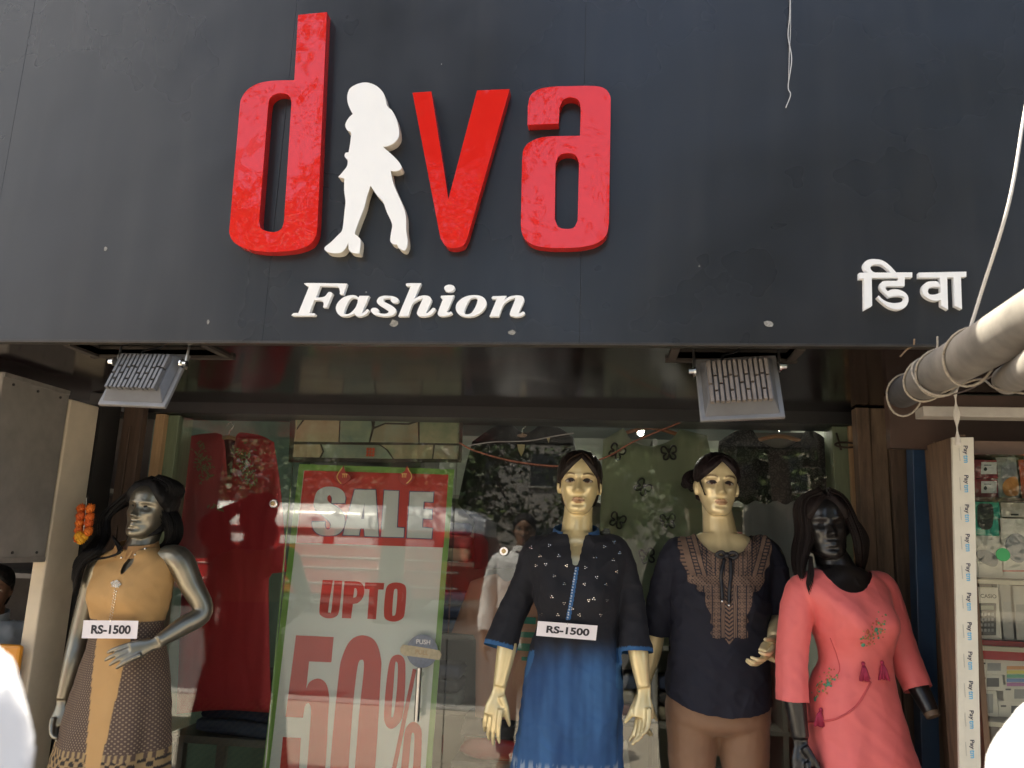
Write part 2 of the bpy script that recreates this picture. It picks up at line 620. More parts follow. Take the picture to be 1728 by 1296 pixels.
a_out = [(1227, 487, 1), (1228, 415, 1), (1238, 375), (1268, 350), (1320, 339), (1400, 336), (1490, 336), (1530, 347), (1550, 375), (1552, 405, 1), (1545, 870, 1), (1534, 918), (1500, 948), (1450, 962), (1380, 968), (1290, 965), (1238, 950), (1208, 918), (1201, 880, 1), (1206, 620, 1), (1214, 578), (1245, 550), (1300, 534), (1432, 530, 1), (1435, 420, 1), (1425, 390), (1395, 379), (1366, 390), (1352, 420, 1), (1348, 482, 1)]
a_in = [(1336, 640, 1), (1350, 608), (1382, 597), (1414, 605), (1428, 635, 1), (1423, 860, 1), (1408, 888), (1378, 894), (1348, 886), (1333, 855, 1)]
big_letter('sign_letter', [a_out, a_in], 'glossy red raised letter a, rightmost of the big red letters', M_red, M_redside, Z1)
M_wface = mat('white_acrylic', (0.86, 0.86, 0.85), 0.25, spec=0.5)
M_wside = mat('ivory_return', (0.62, 0.57, 0.48), 0.5, var=0.1)
Z6 = (570, 130, 543 / 130)
wom = [(185, 38), (130, 52), (85, 82), (67, 130), (70, 180), (85, 222), (105, 260, 1), (75, 290), (53, 335), (65, 372), (92, 392), (88, 460), (76, 530, 1), (55, 535), (48, 557), (62, 577), (70, 580, 1), (66, 625), (35, 668), (4, 704, 1), (46, 714, 1), (45, 800), (54, 880), (46, 960), (38, 1040), (28, 1085), (0, 1115), (-50, 1165), (-92, 1200), (-85, 1225), (-40, 1240), (20, 1236), (55, 1205), (74, 1165, 1), (76, 1215, 1), (95, 1235), (135, 1243), (152, 1240, 1), (160, 1150), (135, 1118), (120, 1098), (150, 1010), (185, 920), (205, 840), (230, 765, 1), (270, 825), (318, 880), (345, 950), (382, 1035), (375, 1100), (370, 1155), (392, 1178), (415, 1180), (430, 1205), (465, 1222), (483, 1205), (492, 1160), (482, 1080), (480, 990), (465, 920), (425, 830), (390, 745), (372, 660, 1), (410, 662), (448, 645), (440, 612), (395, 560), (318, 492, 1), (365, 480), (410, 450), (432, 400), (418, 310), (385, 240), (350, 205), (338, 160), (320, 110), (280, 68), (235, 45)]
big_letter('woman_emblem', [wom], 'white cut-out figure of a walking woman between red letters d and v', M_wface, M_wside, Z6)

LT = thing('sign_lettering', 'white slanted serif lettering below the red raised letters', 'lettering', tuple(at(690, 535, YF)))
ZA, ZB = (490, 470, 1728 / 210), (690, 470, 1728 / 210)
F_ = [(235, 62), (785, 70, 1), (735, 222, 1), (685, 215, 1), (685, 160), (660, 115), (590, 104, 1), (415, 100, 1), (355, 262, 1), (420, 262), (480, 245), (525, 192), (560, 188), (585, 205, 1), (505, 402, 1), (452, 398, 1), (462, 350), (440, 312), (390, 300), (330, 300, 1), (262, 480, 1), (330, 482), (345, 498), (332, 516, 1), (40, 514), (25, 500), (45, 480, 1), (110, 478, 1), (262, 105, 1), (228, 103), (212, 85)]
a1 = [(960, 240, 1), (1092, 240, 1), (1000, 462), (1010, 474), (1035, 455), (1065, 425), (1090, 445), (1050, 495), (970, 525), (910, 515), (888, 485, 1), (830, 512), (750, 525), (680, 508), (640, 455), (632, 395), (665, 325), (740, 260), (830, 232), (900, 234), (945, 262, 1)]
a1h = [(880, 265), (930, 285), (930, 340), (895, 415), (830, 480), (775, 495), (748, 475), (765, 405), (810, 310), (845, 272)]
s1 = [(1330, 238), (1420, 245), (1485, 272), (1502, 305), (1480, 332), (1430, 335), (1392, 308), (1400, 275, 1), (1360, 272), (1310, 278), (1292, 295), (1310, 325), (1400, 372), (1455, 415), (1462, 455), (1430, 500), (1350, 522), (1260, 520), (1170, 500), (1122, 462), (1118, 430), (1145, 408), (1195, 410), (1228, 440), (1222, 475, 1), (1260, 485), (1320, 488), (1360, 470), (1350, 440), (1280, 395), (1215, 350), (1200, 310), (1230, 262), (1280, 242)]
SH = (ZB[0] - ZA[0]) * ZA[2]
def shift(l, dx): return [(p[0] + dx, *p[1:]) for p in l]
h1 = [(-20, 66), (168, 64, 1), (75, 280, 1), (140, 248), (215, 234), (285, 250), (312, 295), (295, 350), (240, 475, 1), (255, 482), (300, 440), (335, 408), (368, 425), (320, 490), (250, 520), (170, 525), (120, 505), (118, 450), (190, 285), (160, 285), (100, 310), (45, 360), (-10, 520, 1), (-148, 523, 1), (28, 102, 1), (-30, 100), (-40, 88)]
i1 = [(450, 238, 1), (628, 232, 1), (528, 465, 1), (555, 470), (585, 458), (598, 485), (540, 512), (470, 522), (415, 512), (404, 470), (475, 275, 1), (450, 272), (440, 255)]
i2 = [(566, 84), (620, 100), (635, 135), (610, 170), (560, 183), (508, 168), (490, 130), (512, 98)]
o1 = [(900, 230), (990, 240), (1055, 280), (1075, 345), (1050, 415), (985, 480), (900, 520), (820, 530), (730, 515), (670, 470), (650, 410), (665, 345), (730, 280), (810, 242)]
o1h = [(905, 265), (950, 278), (950, 320), (920, 400), (870, 475), (820, 495), (775, 485), (775, 440), (805, 360), (850, 285)]
n1 = [(1165, 245, 1), (1355, 240, 1), (1325, 300, 1), (1400, 250), (1500, 234), (1575, 245), (1600, 285), (1590, 330), (1528, 470), (1550, 478), (1585, 458), (1612, 480), (1570, 515), (1500, 530), (1430, 518), (1402, 480), (1475, 285), (1440, 278), (1370, 310), (1310, 370), (1248, 525, 1), (1118, 527, 1), (1222, 278, 1), (1165, 280), (1148, 268)]
M_wlet = mat('white_letter', (0.85, 0.85, 0.84), 0.35)
for loops, zz in (([F_], ZA), ([a1, a1h], ZA), ([s1], ZA), ([h1], ZB), ([i1], ZB), ([i2], ZB), ([o1, o1h], ZB), ([n1], ZB)):
    solid([zoomed(l, *zz) for l in loops], YF - 0.016, 0.015, n=5).build('letter', M_wlet, LT, bevel=0.001)
HT = thing('script_lettering', 'white two-syllable Hindi lettering at the right end of the signboard', 'lettering', tuple(at(1540, 522, YF)))
ZH = (1440, 430, 1728 / 200)
hin = [
    [[(85, 262, 1), (222, 258, 1), (165, 215), (146, 160), (165, 105), (225, 70), (310, 62), (420, 80), (520, 145), (625, 255, 1), (860, 255, 1), (860, 328, 1), (750, 328, 1), (748, 455, 1), (500, 455, 1), (475, 465), (472, 495), (500, 530, 1), (560, 505), (650, 505), (740, 540), (795, 600), (802, 680), (765, 755), (690, 792), (610, 795), (520, 765), (430, 700), (345, 620, 1), (370, 592, 1), (430, 650), (510, 690), (600, 703), (690, 690), (735, 655), (742, 615), (690, 597), (600, 600), (520, 618, 1), (450, 550), (395, 490), (388, 440), (410, 400), (460, 380), (650, 378, 1), (660, 333, 1), (268, 333, 1), (275, 742, 1), (160, 805, 1), (155, 345, 1), (88, 348, 1)],
     [(320, 258, 1), (545, 258, 1), (480, 190), (400, 142), (310, 138), (262, 160), (250, 200), (280, 240)]],
    [[(955, 258, 1), (1648, 245, 1), (1648, 318, 1), (1568, 320, 1), (1585, 790, 1), (1480, 740, 1), (1462, 325, 1), (1368, 328, 1), (1382, 798, 1), (1280, 740, 1), (1278, 655, 1), (1200, 670), (1110, 645), (1030, 585), (1002, 510), (1020, 440), (1080, 395), (1160, 383), (1225, 390), (1270, 450, 1), (1262, 330, 1), (955, 330, 1)],
     [(1272, 470, 1), (1180, 462), (1115, 480), (1088, 520), (1100, 565), (1150, 582), (1220, 570), (1274, 545, 1)]]]
for loops in hin:
    solid([zoomed(l, *ZH) for l in loops], YF - 0.016, 0.015, n=5).build('letter', M_wlet, HT, bevel=0.001)

# ---- flood lights hanging under the soffit (their finned backs face the street)
M_alu = mat('cast_aluminium', (0.20, 0.195, 0.19), 0.45, 0.3, var=0.2, vs=20)
M_alug = mat('grey_housing', (0.13, 0.128, 0.13), 0.5, 0.2, var=0.2, vs=25)
def flood(TL, BL, BR, label, finm):
    TL, BL, BR = Vector(TL), Vector(BL), Vector(BR)
    w_ = BR - BL; h_ = TL - BL
    W, H = w_.length, h_.length
    ex = w_.normalized(); ez = (h_ - ex * h_.dot(ex)).normalized()
    ey = ez.cross(ex)                                        # away from the street
    M = Matrix(((ex.x, ey.x, ez.x, BL.x), (ex.y, ey.y, ez.y, BL.y), (ex.z, ey.z, ez.z, BL.z), (0, 0, 0, 1)))
    t = thing('flood_light', label, 'flood light', tuple(M @ Vector((W / 2, 0, 0))), 'flood lights under the signboard')
    def q(x0, z0, x1, z1, y): return [M @ Vector(p) for p in ((x0, y, z0), (x1, y, z0), (x1, y, z1), (x0, y, z1))]
    b = MB(); b.hexa(q(0, 0, W, H, 0), q(0, 0, W, H, 0.012)); b.build('rim', M_alu, t, bevel=0.003)
    i0, i1 = 0.012, 0.038
    b = MB(); b.hexa(q(i0 + .014, i1 + .016, W - i0 - .014, H - .022, -0.022), q(i0, i0, W - i0, H - i0, -0.0005)); b.build('housing', M_alug, t, bevel=0.002)
    n = 12
    x0, x1 = i0 + 0.016, W - i0 - 0.016
    pitch = (x1 - x0) / n
    for k in range(n):
        f = MB()
        x = x0 + k * pitch
        segs = [(i1 + 0.004, H * 0.36), (H * 0.36 + 0.006, H * 0.60), (H * 0.60 + 0.006, H - 0.03)] if k % 3 == 1 else [(i1 + 0.002, H * 0.47 + 0.02 * (k % 2)), (H * 0.47 + 0.02 * (k % 2) + 0.006, H - 0.028)]
        for (a, c) in segs:
            f.hexa(q(x + pitch * 0.12, a, x + pitch * 0.72, c, -0.036), q(x + pitch * 0.06, a, x + pitch * 0.80, c, -0.0215))
        f.build('cooling_fin', finm, t)
    b = MB(); b.hexa(q(0.012, 0.012, W - 0.012, H - 0.012, 0.0122), q(0.014, 0.014, W - 0.014, H - 0.014, 0.016)); b.build('front_glass', mat('lamp_glass', (0.5, 0.5, 0.48), 0.1), t)
    # bracket: two arms, cross bar, bolts
    br = MB()
    for x in (-0.007, W + 0.003):
        br.hexa(q(x, H * 0.74, x + 0.004, H * 0.79, -0.02), q(x, H * 0.74, x + 0.004, H * 0.79, 0.012))
    top = [M @ Vector((-0.005, 0.0, H * 0.76)), M @ Vector((W + 0.005, 0.0, H * 0.76))]
    for p in top:
        br.tube([p, Vector((p.x, p.y + 0.03, ZS + 0.10))], 0.004, 6)
    br.tube([Vector((top[0].x, top[0].y + 0.03, ZS + 0.10)), Vector((top[1].x, top[1].y + 0.03, ZS + 0.10))], 0.006, 6)
    br.build('bracket', M_steel, t)
    for x, s in ((-0.004, -1), (W + 0.004, 1)):
        bo = MB(); c = M @ Vector((x, -0.014, H * 0.765))
        bo.tube([c, c + ex * (0.016 * s)], 0.0085, 10)
        bo.tube([c - ex * (0.003 * s), c + ex * (0.002 * s)], 0.013, 12)
        bo.build('bolt', M_chrome, t, auto=0.6)
    ca = MB()
    a = M @ Vector((W * 0.35, -0.01, H - 0.02))
    ca.tube([Vector(p) for p in spline([a, a + Vector((0.0, 0.01, 0.02)), a + Vector((0.05, 0.04, 0.05)), a + Vector((0.08, 0.05, 0.14))], 5)], 0.0035, 6)
    ca.build('cable', M_black, t, smooth=True)
    return t
def sc_(p, k): return CAM + (Vector(p) - CAM) * k
flood(sc_((-1.525, 2.26, 2.151), .965), sc_((-1.543, 2.19, 1.972), .965), sc_((-1.307, 2.16, 1.961), .965), 'skewed grey flood light with dark gaps between fins above the long-haired silver mannequin', M_alug)
flood(sc_((.263, 2.42, 2.181), .915), sc_((.269, 2.36, 1.978), .915), sc_((.511, 2.35, 1.992), .915), 'pale brownish flood light hanging above the two cream mannequins', mat('dusty_fins', (0.22, 0.185, 0.16), 0.65, 0.1, var=0.3, vs=30))
# ================================================================== GLASS FRONT
def X(px, py, Y): return at(px, py, Y).x
ZF = 0.15                                                     # shop floor
GT = ZS - 0.05                                                # glass top (under the lintel)
XG0, XD0, XD1, XG1 = X(288, 900, YG), X(487, 850, YG), X(766, 850, YG), X(1418, 900, YG)
XG0 = -1.885
def pane(x0, x1, name, parent):
    b = MB(); b.box((x0, YG, ZF + 0.012), (x1, YG + 0.010, GT + 0.02)); return b.build(name, M_glass, parent)
WL = thing('shop_window', 'glass window pane in front of the hanging red kurta', 'window', (XG0, YG, ZF))
pane(XG0, XD0 - 0.003, 'pane', WL)
WR = thing('shop_window', 'wide glass window pane behind the two cream mannequins', 'window', (XD1, YG, ZF))
pane(XD1 + 0.003, XG1, 'pane', WR)
DR = thing('glass_door', 'frameless glass door covered by the sale poster', 'door', (XD0, YG, ZF))
pane(XD0 + 0.001, XD1 - 0.001, 'pane', DR)
for W_, px, py in ((WL, 463, 850), (WR, 851, 930)):
    p = at(px, py, YG)
    b = MB(); b.tube([p + Vector((0, -0.014, 0)), p + Vector((0, -0.001, 0))], 0.019, 20); l = b.build('lock_disc', M_chrome, W_, auto=0.6, bevel=0.003)
    b = MB(); b.tube([p + Vector((0, -0.019, 0)), p + Vector((0, -0.0141, 0))], 0.009, 16); b.build('key_barrel', mat('brass', (0.5, 0.38, 0.2), 0.3, 1.0), l, auto=0.6)
b = MB()                                                       # pull handle
ha, hb = at(708.4, 1127, YG - 0.055), at(702, 1217, YG - 0.055)
hx = (ha.x + hb.x) / 2
b.tube([Vector((hx, YG - 0.055, ha.z)), Vector((hx, YG - 0.055, hb.z))], 0.0105, 14)
h = b.build('handle', M_steel, DR, auto=0.6)
for z in (ha.z - 0.03, hb.z + 0.03):
    b = MB(); b.tube([Vector((hx, YG - 0.05, z)), Vector((hx, YG - 0.001, z))], 0.009, 10); b.build('standoff', M_chrome, h, auto=0.6)
ps = at(712.3, 1098.7, YG - 0.0022); sp = mpp(712, 1098, YG)
b = MB(); b.prism([[ps + Vector((math.cos(t) * 27 * sp, 0, math.sin(t) * 27 * sp)) for t in [2 * math.pi * i / 32 for i in range(32)]]], (0, 0.0008, 0))
pst = b.build('push_sticker', mat('sticker_blue', (0.20, 0.24, 0.31), 0.4, var=0.35, vs=90), DR)
band = [(-38, 3), (-34, 9), (-25, 8), (-20, 8), (20, 4), (30, 2), (34, -4), (30, -13), (20, -12), (-20, -9), (-30, -9), (-37, -4)]
b = MB(); b.prism([[ps + Vector((x * sp, -0.0012, z * sp)) for x, z in band]], (0, 0.001, 0)); b.build('sticker_band', mat('sticker_cream', (0.55, 0.48, 0.32), 0.5, var=0.3, vs=70), pst)
lettering('sticker_text', 'PUSH', 0.03, frame(ps + Vector((0.003, -0.0013, 15 * sp)), (1, 0, 0), (0, 0, 1)), mat('sticker_white', (0.75, 0.75, 0.75), 0.5), pst, 0.0005, 24 * sp)
lettering('sticker_text', 'PULL', 0.03, frame(ps + Vector((0.0, -0.0027, -2 * sp)), (1, 0, -0.05), (0, 0, 1)), mat('sticker_tan', (0.42, 0.30, 0.18), 0.5), pst, 0.0005, 22 * sp)

# ---- sale poster behind the door glass
YP = YG + 0.035
PO = thing('sale_poster', 'tall green-edged SALE UPTO 50% poster on the glass door', 'poster', tuple(at(590, 1300, YP)))
def plate(name, pts, dy, m, parent, th=0.0008):
    b = MB(); b.prism([[at(x, y, YP) + Vector((0, dy, 0)) for x, y in pts]], (0, th, 0)); return b.build(name, m, parent)
M_pw = mat('poster_white', (0.70, 0.74, 0.72), 0.45, var=0.06, vs=5, bump=0.3, bs=5, bdist=0.01)
M_pg = mat('poster_green', (0.19, 0.38, 0.08), 0.45, var=0.1, vs=5)
M_pr = mat('poster_red', (0.58, 0.04, 0.03), 0.45, var=0.12, vs=6)
M_pb = mat('poster_blue', (0.055, 0.055, 0.16), 0.5)
M_pl = mat('poster_letter_white', (0.58, 0.63, 0.64), 0.45)
plate('sheet', [(505, 783), (767, 792), (714, 1480), (421, 1480)], 0, M_pw, PO, 0.002)
plate('border', [(505, 783), (767, 792), (757, 801), (513, 794)], -0.0012, M_pg, PO)
plate('border', [(505, 783), (513, 794), (433, 1480), (421, 1480)], -0.0012, M_pg, PO)
plate('border', [(767, 792), (757, 801), (704, 1480), (714, 1480)], -0.0012, M_pg, PO)
plate('header', [(513.8, 794), (756.8, 801), (748.7, 924), (500, 916)], -0.0024, M_pr, PO)
def print_loops(name, loops, zz, dy, m):
    b = MB()
    b.prism([[at(x, y, YP) + Vector((0, dy, 0)) for x, y in outline(zoomed(l, *zz), 5)] for l in loops], (0, 0.0006, 0))
    return b.build(name, m, PO)
def grow(pts, d):
    P = [np.array(p[:2], float) for p in pts]
    n = len(P)
    area = sum(P[i][0] * P[(i + 1) % n][1] - P[(i + 1) % n][0] * P[i][1] for i in range(n))
    s = 1 if area > 0 else -1
    out = []
    for i in range(n):
        a = P[i] - P[i - 1]; c = P[(i + 1) % n] - P[i]
        na = np.array([a[1], -a[0]]) / (np.hypot(*a) + 1e-9); nc = np.array([c[1], -c[0]]) / (np.hypot(*c) + 1e-9)
        m = na + nc
        l = np.hypot(*m)
        m = m / l if l > 1e-6 else na
        q = P[i] + s * m * d / max(0.5, float(np.dot(m, na)))
        out.append((q[0], q[1], *pts[i][2:]))
    return out
ZS4 = (500, 780, 1728 / 280)
S_ = [(508, 425, 1), (372, 425, 1), (374, 375), (352, 343), (328, 362), (332, 400), (370, 435), (455, 490), (500, 560), (505, 640), (480, 710), (420, 755), (340, 765), (250, 755), (190, 710), (170, 650), (172, 620, 1), (300, 620, 1), (302, 670), (330, 700), (362, 680), (360, 640), (310, 580), (220, 510), (190, 440), (195, 370), (225, 300), (290, 262), (360, 255), (440, 268), (495, 310), (515, 370)]
A_ = [(612, 285, 1), (828, 290, 1), (860, 775, 1), (715, 768, 1), (710, 690, 1), (668, 690, 1), (655, 762, 1), (490, 757, 1)]
Ah = [(714, 420, 1), (711, 590, 1), (678, 590, 1)]
L_ = [(920, 295, 1), (1070, 300, 1), (1050, 680, 1), (1125, 685, 1), (1120, 782, 1), (885, 775, 1)]
E_ = [(1188, 308, 1), (1432, 315, 1), (1425, 415, 1), (1330, 410, 1), (1325, 490, 1), (1415, 495, 1), (1412, 590, 1), (1318, 585, 1), (1312, 680, 1), (1420, 690, 1), (1410, 795, 1), (1155, 785, 1)]
for l in (S_, A_, L_, E_):
    print_loops('letter_outline', [grow(l, 9)], ZS4, -0.0034, M_pb)
for ls in ([S_], [A_, Ah], [L_], [E_]):
    print_loops('letter', ls, ZS4, -0.0044, M_pl)
Z5 = (440, 960, 1311 / 340)
for ls in ([[(403, 72, 1), (470, 74, 1), (440, 262), (448, 282), (460, 268), (480, 76, 1), (532, 78, 1), (512, 265), (490, 310), (440, 322), (395, 305), (382, 262)]],
           [[(545, 80, 1), (640, 85), (672, 120), (668, 180), (635, 220), (600, 228, 1), (588, 322, 1), (528, 320, 1)], [(610, 125, 1), (622, 128), (628, 150), (622, 180), (602, 188, 1)]],
           [[(680, 88, 1), (805, 92, 1), (800, 135, 1), (765, 134, 1), (750, 328, 1), (694, 325, 1), (708, 132, 1), (676, 130, 1)]],
           [[(875, 88), (930, 100), (947, 140), (940, 260), (925, 320), (870, 343), (815, 328), (802, 280), (812, 150), (830, 105)], [(880, 130), (890, 150), (880, 280), (865, 305), (856, 285), (866, 150)]],
           [[(230, 432, 1), (475, 443, 1), (460, 608, 1), (315, 602, 1), (297, 778, 1), (320, 735), (375, 713), (425, 745), (445, 830), (440, 950), (420, 1300), (380, 1480), (280, 1540), (170, 1500), (122, 1400), (145, 1093, 1), (262, 1100, 1), (248, 1380), (268, 1425), (293, 1380), (325, 980), (325, 900), (312, 873), (290, 890), (275, 968, 1), (162, 962, 1)]],
           [[(670, 432), (745, 470), (782, 580), (780, 720), (740, 1350), (700, 1500), (600, 1550), (500, 1500), (450, 1350), (505, 720), (535, 560), (590, 460)], [(655, 592), (672, 640), (640, 950), (608, 1350), (595, 1420), (575, 1400), (572, 1300), (600, 900), (630, 640)]],
           [[(890, 558), (930, 580), (942, 650), (935, 850), (915, 980), (855, 1040), (812, 1010), (803, 930), (820, 720), (845, 590)], [(885, 605), (893, 640), (885, 800), (865, 950), (855, 962), (850, 945), (865, 750), (875, 620)]],
           [[(990, 650, 1), (1014, 655, 1), (870, 1360, 1), (842, 1355, 1)]],
           [[(1000, 995), (1040, 1030), (1048, 1100), (1040, 1300), (1020, 1440), (960, 1480), (915, 1440), (910, 1350), (935, 1080), (960, 1015)], [(990, 1065), (1000, 1100), (990, 1300), (970, 1400), (958, 1390), (965, 1250), (980, 1090)]]):
    print_loops('letter', ls, Z5, -0.0014, M_pr)

# ---- painted stone panel above the poster
YS = YG + 0.075
SP = thing('stone_panel', 'cream and green crazy-stone panel above the sale poster', 'panel', tuple(at(636, 775, YS)))
def st_poly(pts, name, m, dy=0.0, th=0.004):
    b = MB(); b.prism([[at(x, y, YS) + Vector((0, dy, 0)) for x, y in pts]], (0, th, 0)); return b.build(name, m, SP, bevel=0.0008)
st_poly([(490, 690), (782, 690), (778, 780), (486, 780)], 'backing_board', mat('joint_dark', (0.05, 0.04, 0.03), 0.7), 0.004, 0.012)
def stone_m(i, c):
    return mat('stone_%d' % i, c, 0.35, var=0.5, vs=9, c2=[(0.17, 0.23, 0.13), (0.36, 0.25, 0.14), (0.15, 0.22, 0.19)][i % 3])
cs = [(0.42, 0.40, 0.25), (0.46, 0.42, 0.27), (0.33, 0.37, 0.24), (0.43, 0.36, 0.22), (0.30, 0.36, 0.28), (0.44, 0.42, 0.29)]
stones = [
    [(497, 693), (548, 693), (560, 697), (538, 704), (512, 706), (499, 724)],
    [(500, 727), (514, 709), (540, 706), (573, 701), (571, 746), (496, 745)],
    [(575, 702), (600, 700), (625, 704), (628, 722), (622, 746), (573, 746)],
    [(562, 693), (640, 693), (632, 702), (602, 698), (574, 699)],
    [(631, 724), (650, 716), (690, 717), (705, 712), (706, 747), (625, 746)],
    [(634, 702), (643, 693), (718, 693), (714, 703), (704, 710), (688, 714), (650, 713), (632, 720)],
    [(708, 712), (717, 704), (721, 693), (776, 693), (774, 748), (708, 747)],
    [(497, 750), (540, 750), (544, 762), (539, 772), (495, 771)],
    [(543, 750), (640, 751), (652, 760), (662, 774), (542, 772), (547, 762)],
    [(643, 751), (731, 751), (729, 774), (665, 774), (655, 759)],
    [(734, 751), (774, 752), (772, 775), (731, 774)]]
for i, s in enumerate(stones):
    st_poly(s, 'stone', stone_m(i, cs[i % 6]), -0.002 * (i % 2))
M_orn = mat('red_ornament', (0.30, 0.025, 0.015), 0.35, var=0.3, vs=60)
M_gold = mat('gold_paint', (0.62, 0.42, 0.15), 0.35, 0.6)
km = thing('knot_motif', 'small red lattice motif stuck on the stone panel', 'ornament', tuple(at(625, 771, YS - 0.01)))
s = mpp(625, 763, YS)
for i in range(3):
    for (dx, dz, w_, h_) in (((i - 1) * 5, 0, 2.4, 15), (0, (i - 1) * 5, 15, 2.4)):
        c = at(625, 763, YS - 0.008 - 0.002 * (h_ > 10))
        b = MB(); b.cbox((c.x + dx * s, c.y, c.z + dz * s), (w_ * s, 0.002, h_ * s)); b.build('bar', mat('orange_red', (0.55, 0.09, 0.03), 0.4), km)
for px, side in ((578, -1), (686, 1)):
    c = at(px, 803, YG - 0.006); s = mpp(px, 803, YG)
    t = thing('door_ornament', 'red teardrop door ornament with gold curl, on the %s of the poster header' % ('left' if side < 0 else 'right'), 'ornament', tuple(c - Vector((0, 0, 16 * s))))
    dr = outline([(0, 18, 1), (4, 8), (13, 1), (14, -5), (7, -11), (1, -16, 1), (-8, -12), (-14, -5), (-13, 2), (-4, 8)], 5)
    b = MB(); b.prism([[c + Vector((x * s, 0, z * s)) for x, z in dr]], (0, 0.004, 0)); b.build('plaque', M_orn, t, bevel=0.001)
    cur = spline([(side * 1, 14), (side * 5, 8), (side * 8, 3), (side * 9, -3), (side * 5, -9), (side * 1, -13)], 4)
    b = MB(); b.tube([c + Vector((p[0] * s, -0.002, p[1] * s)) for p in cur], 0.0022, 6); b.build('gold_curl', M_gold, t, smooth=True)
    b = MB()
    for k in range(3):
        b.tube([c + Vector(((-side * 4 + k * 3 - 3) * s, -0.002, 3 * s)), c + Vector(((-side * 4 + k * 3 - 3) * s, -0.002, -3 * s))], 0.0013, 5)
    b.tube([c + Vector(((-side * 4 - 5) * s, -0.002, 3.2 * s)), c + Vector(((-side * 4 + 5) * s, -0.002, 3.2 * s))], 0.0012, 5)
    b.build('gold_script', M_gold, t)

# ---- jambs either side of the glass
def lean_post(name, q, Y, dep, m, label, cat='post', ext=230):
    (a, b_, c, d_) = q
    t = ext / (d_[1] - a[1])
    P = [at(*a, Y), at(*b_, Y), at(c[0] + (c[0] - b_[0]) * t, c[1] + ext, Y), at(d_[0] + (d_[0] - a[0]) * t, d_[1] + ext, Y)]
    bb = MB(); bb.hexa(P, [p + Vector((0, dep, 0)) for p in P])
    return tag(bb.build(name, m, bevel=0.003), label, cat)
def post(name, px0, px1, py, Y, dep, m, label, z0=0.06, z1=ZS - 0.003, cat='post', **kw):
    b = MB(); b.box((X(px0, py, Y), Y, z0), (X(px1, py, Y), Y + dep, z1)); o = b.build(name, m, bevel=0.003)
    return tag(o, label, cat, **kw)
M_green = mat('green_frame', (0.16, 0.20, 0.12), 0.5, var=0.3, vs=8, stretch=(8, 8, 1))
post('door_frame', 250, 266, 800, YG - 0.05, 0.12, M_wood_l, 'light wooden jamb left of the hanging red kurta', ZF, ZS - 0.048, 'frame')
post('door_frame', 266.6, 291, 800, YG - 0.02, 0.12, M_green, 'green painted jamb beside the red kurta window', ZF, ZS - 0.048, 'frame')
b = MB(); b.box((-2.03, 3.06, 0.06), (X(249, 800, YG - 0.05), 3.10, ZS - 0.003)); wd = tag(b.build('wooden_door', M_wood_d, bevel=0.004), 'dark brown wooden door leaf behind the silver mannequin', 'door')
for (z0, z1) in ((0.3, 1.0), (1.12, 1.62), (1.72, 2.03)):
    b = MB(); b.box((-1.985, 3.048, z0), (X(249, 800, YG - 0.05) - 0.05, 3.0595, z1)); b.build('door_panel', M_wood_d, wd, bevel=0.008)
post('window_frame', 1412, 1440, 900, YG - 0.03, 0.12, M_green, 'green painted window jamb right of the lace top', ZF, ZS - 0.048, 'frame')
post('window_frame', 1441, 1453, 900, YG - 0.05, 0.12, M_wood_l, 'narrow light wooden strip right of the green jamb', ZF, ZS - 0.048, 'frame')
PW = thing('plank_wall', 'weathered brown plank wall behind the black mannequin', 'wall', (X(1500, 900, 3.0), 3.0, 0.06))
pxs = [1457, 1482, 1512, 1541, 1575]
for i in range(4):
    b = MB(); dy = 0.012 * (i % 2)
    b.box((X(pxs[i], 950, 3.0) + 0.002, 3.0 + dy, 0.06), (X(pxs[i + 1], 950, 3.0) - 0.002, 3.06 + dy, ZS - 0.003))
    b.build('plank', mat('plank_%d' % (i % 3), [(0.17, 0.11, 0.07), (0.22, 0.15, 0.095), (0.13, 0.085, 0.055)][i % 3], 0.8, var=0.6, vs=5, stretch=(9, 9, 1.1), bump=0.6, bs=40), PW, bevel=0.003)
b = MB()                                                      # iron hook holding a ring on the jamb
c = at(1425, 752, YG - 0.07); s = mpp(1425, 752, YG)
b.tube([c + Vector((math.cos(t) * 17 * s, -0.02 + 0.015 * math.sin(t), math.sin(t) * 5 * s)) for t in np.linspace(0.3, 6.0, 24)], 0.004, 6)
b.tube([c + Vector((-8 * s, 0.03, 22 * s)), c + Vector((-8 * s, 0.0, 4 * s)), c + Vector((-8 * s, -0.02, -8 * s))], 0.004, 6)
tag(b.build('iron_ring', mat('rusty_iron', (0.06, 0.04, 0.03), 0.7, 0.5, var=0.4), smooth=True), 'rusty iron ring hanging on the green jamb', 'ring')
BP = lean_post('steel_post', [(1538, 700), (1569, 700), (1587, 1296), (1556, 1296)], 2.82, 0.06, mat('blue_paint', (0.022, 0.055, 0.115), 0.45, var=0.4, vs=6, bump=0.2), 'dark blue square post right of the black mannequin')
post('side_board', 1574, 1622, 900, 2.80, 0.04, M_wood_o, 'rough brown board between blue post and payment sticker strip', 0.06, ZS - 0.12, 'board')

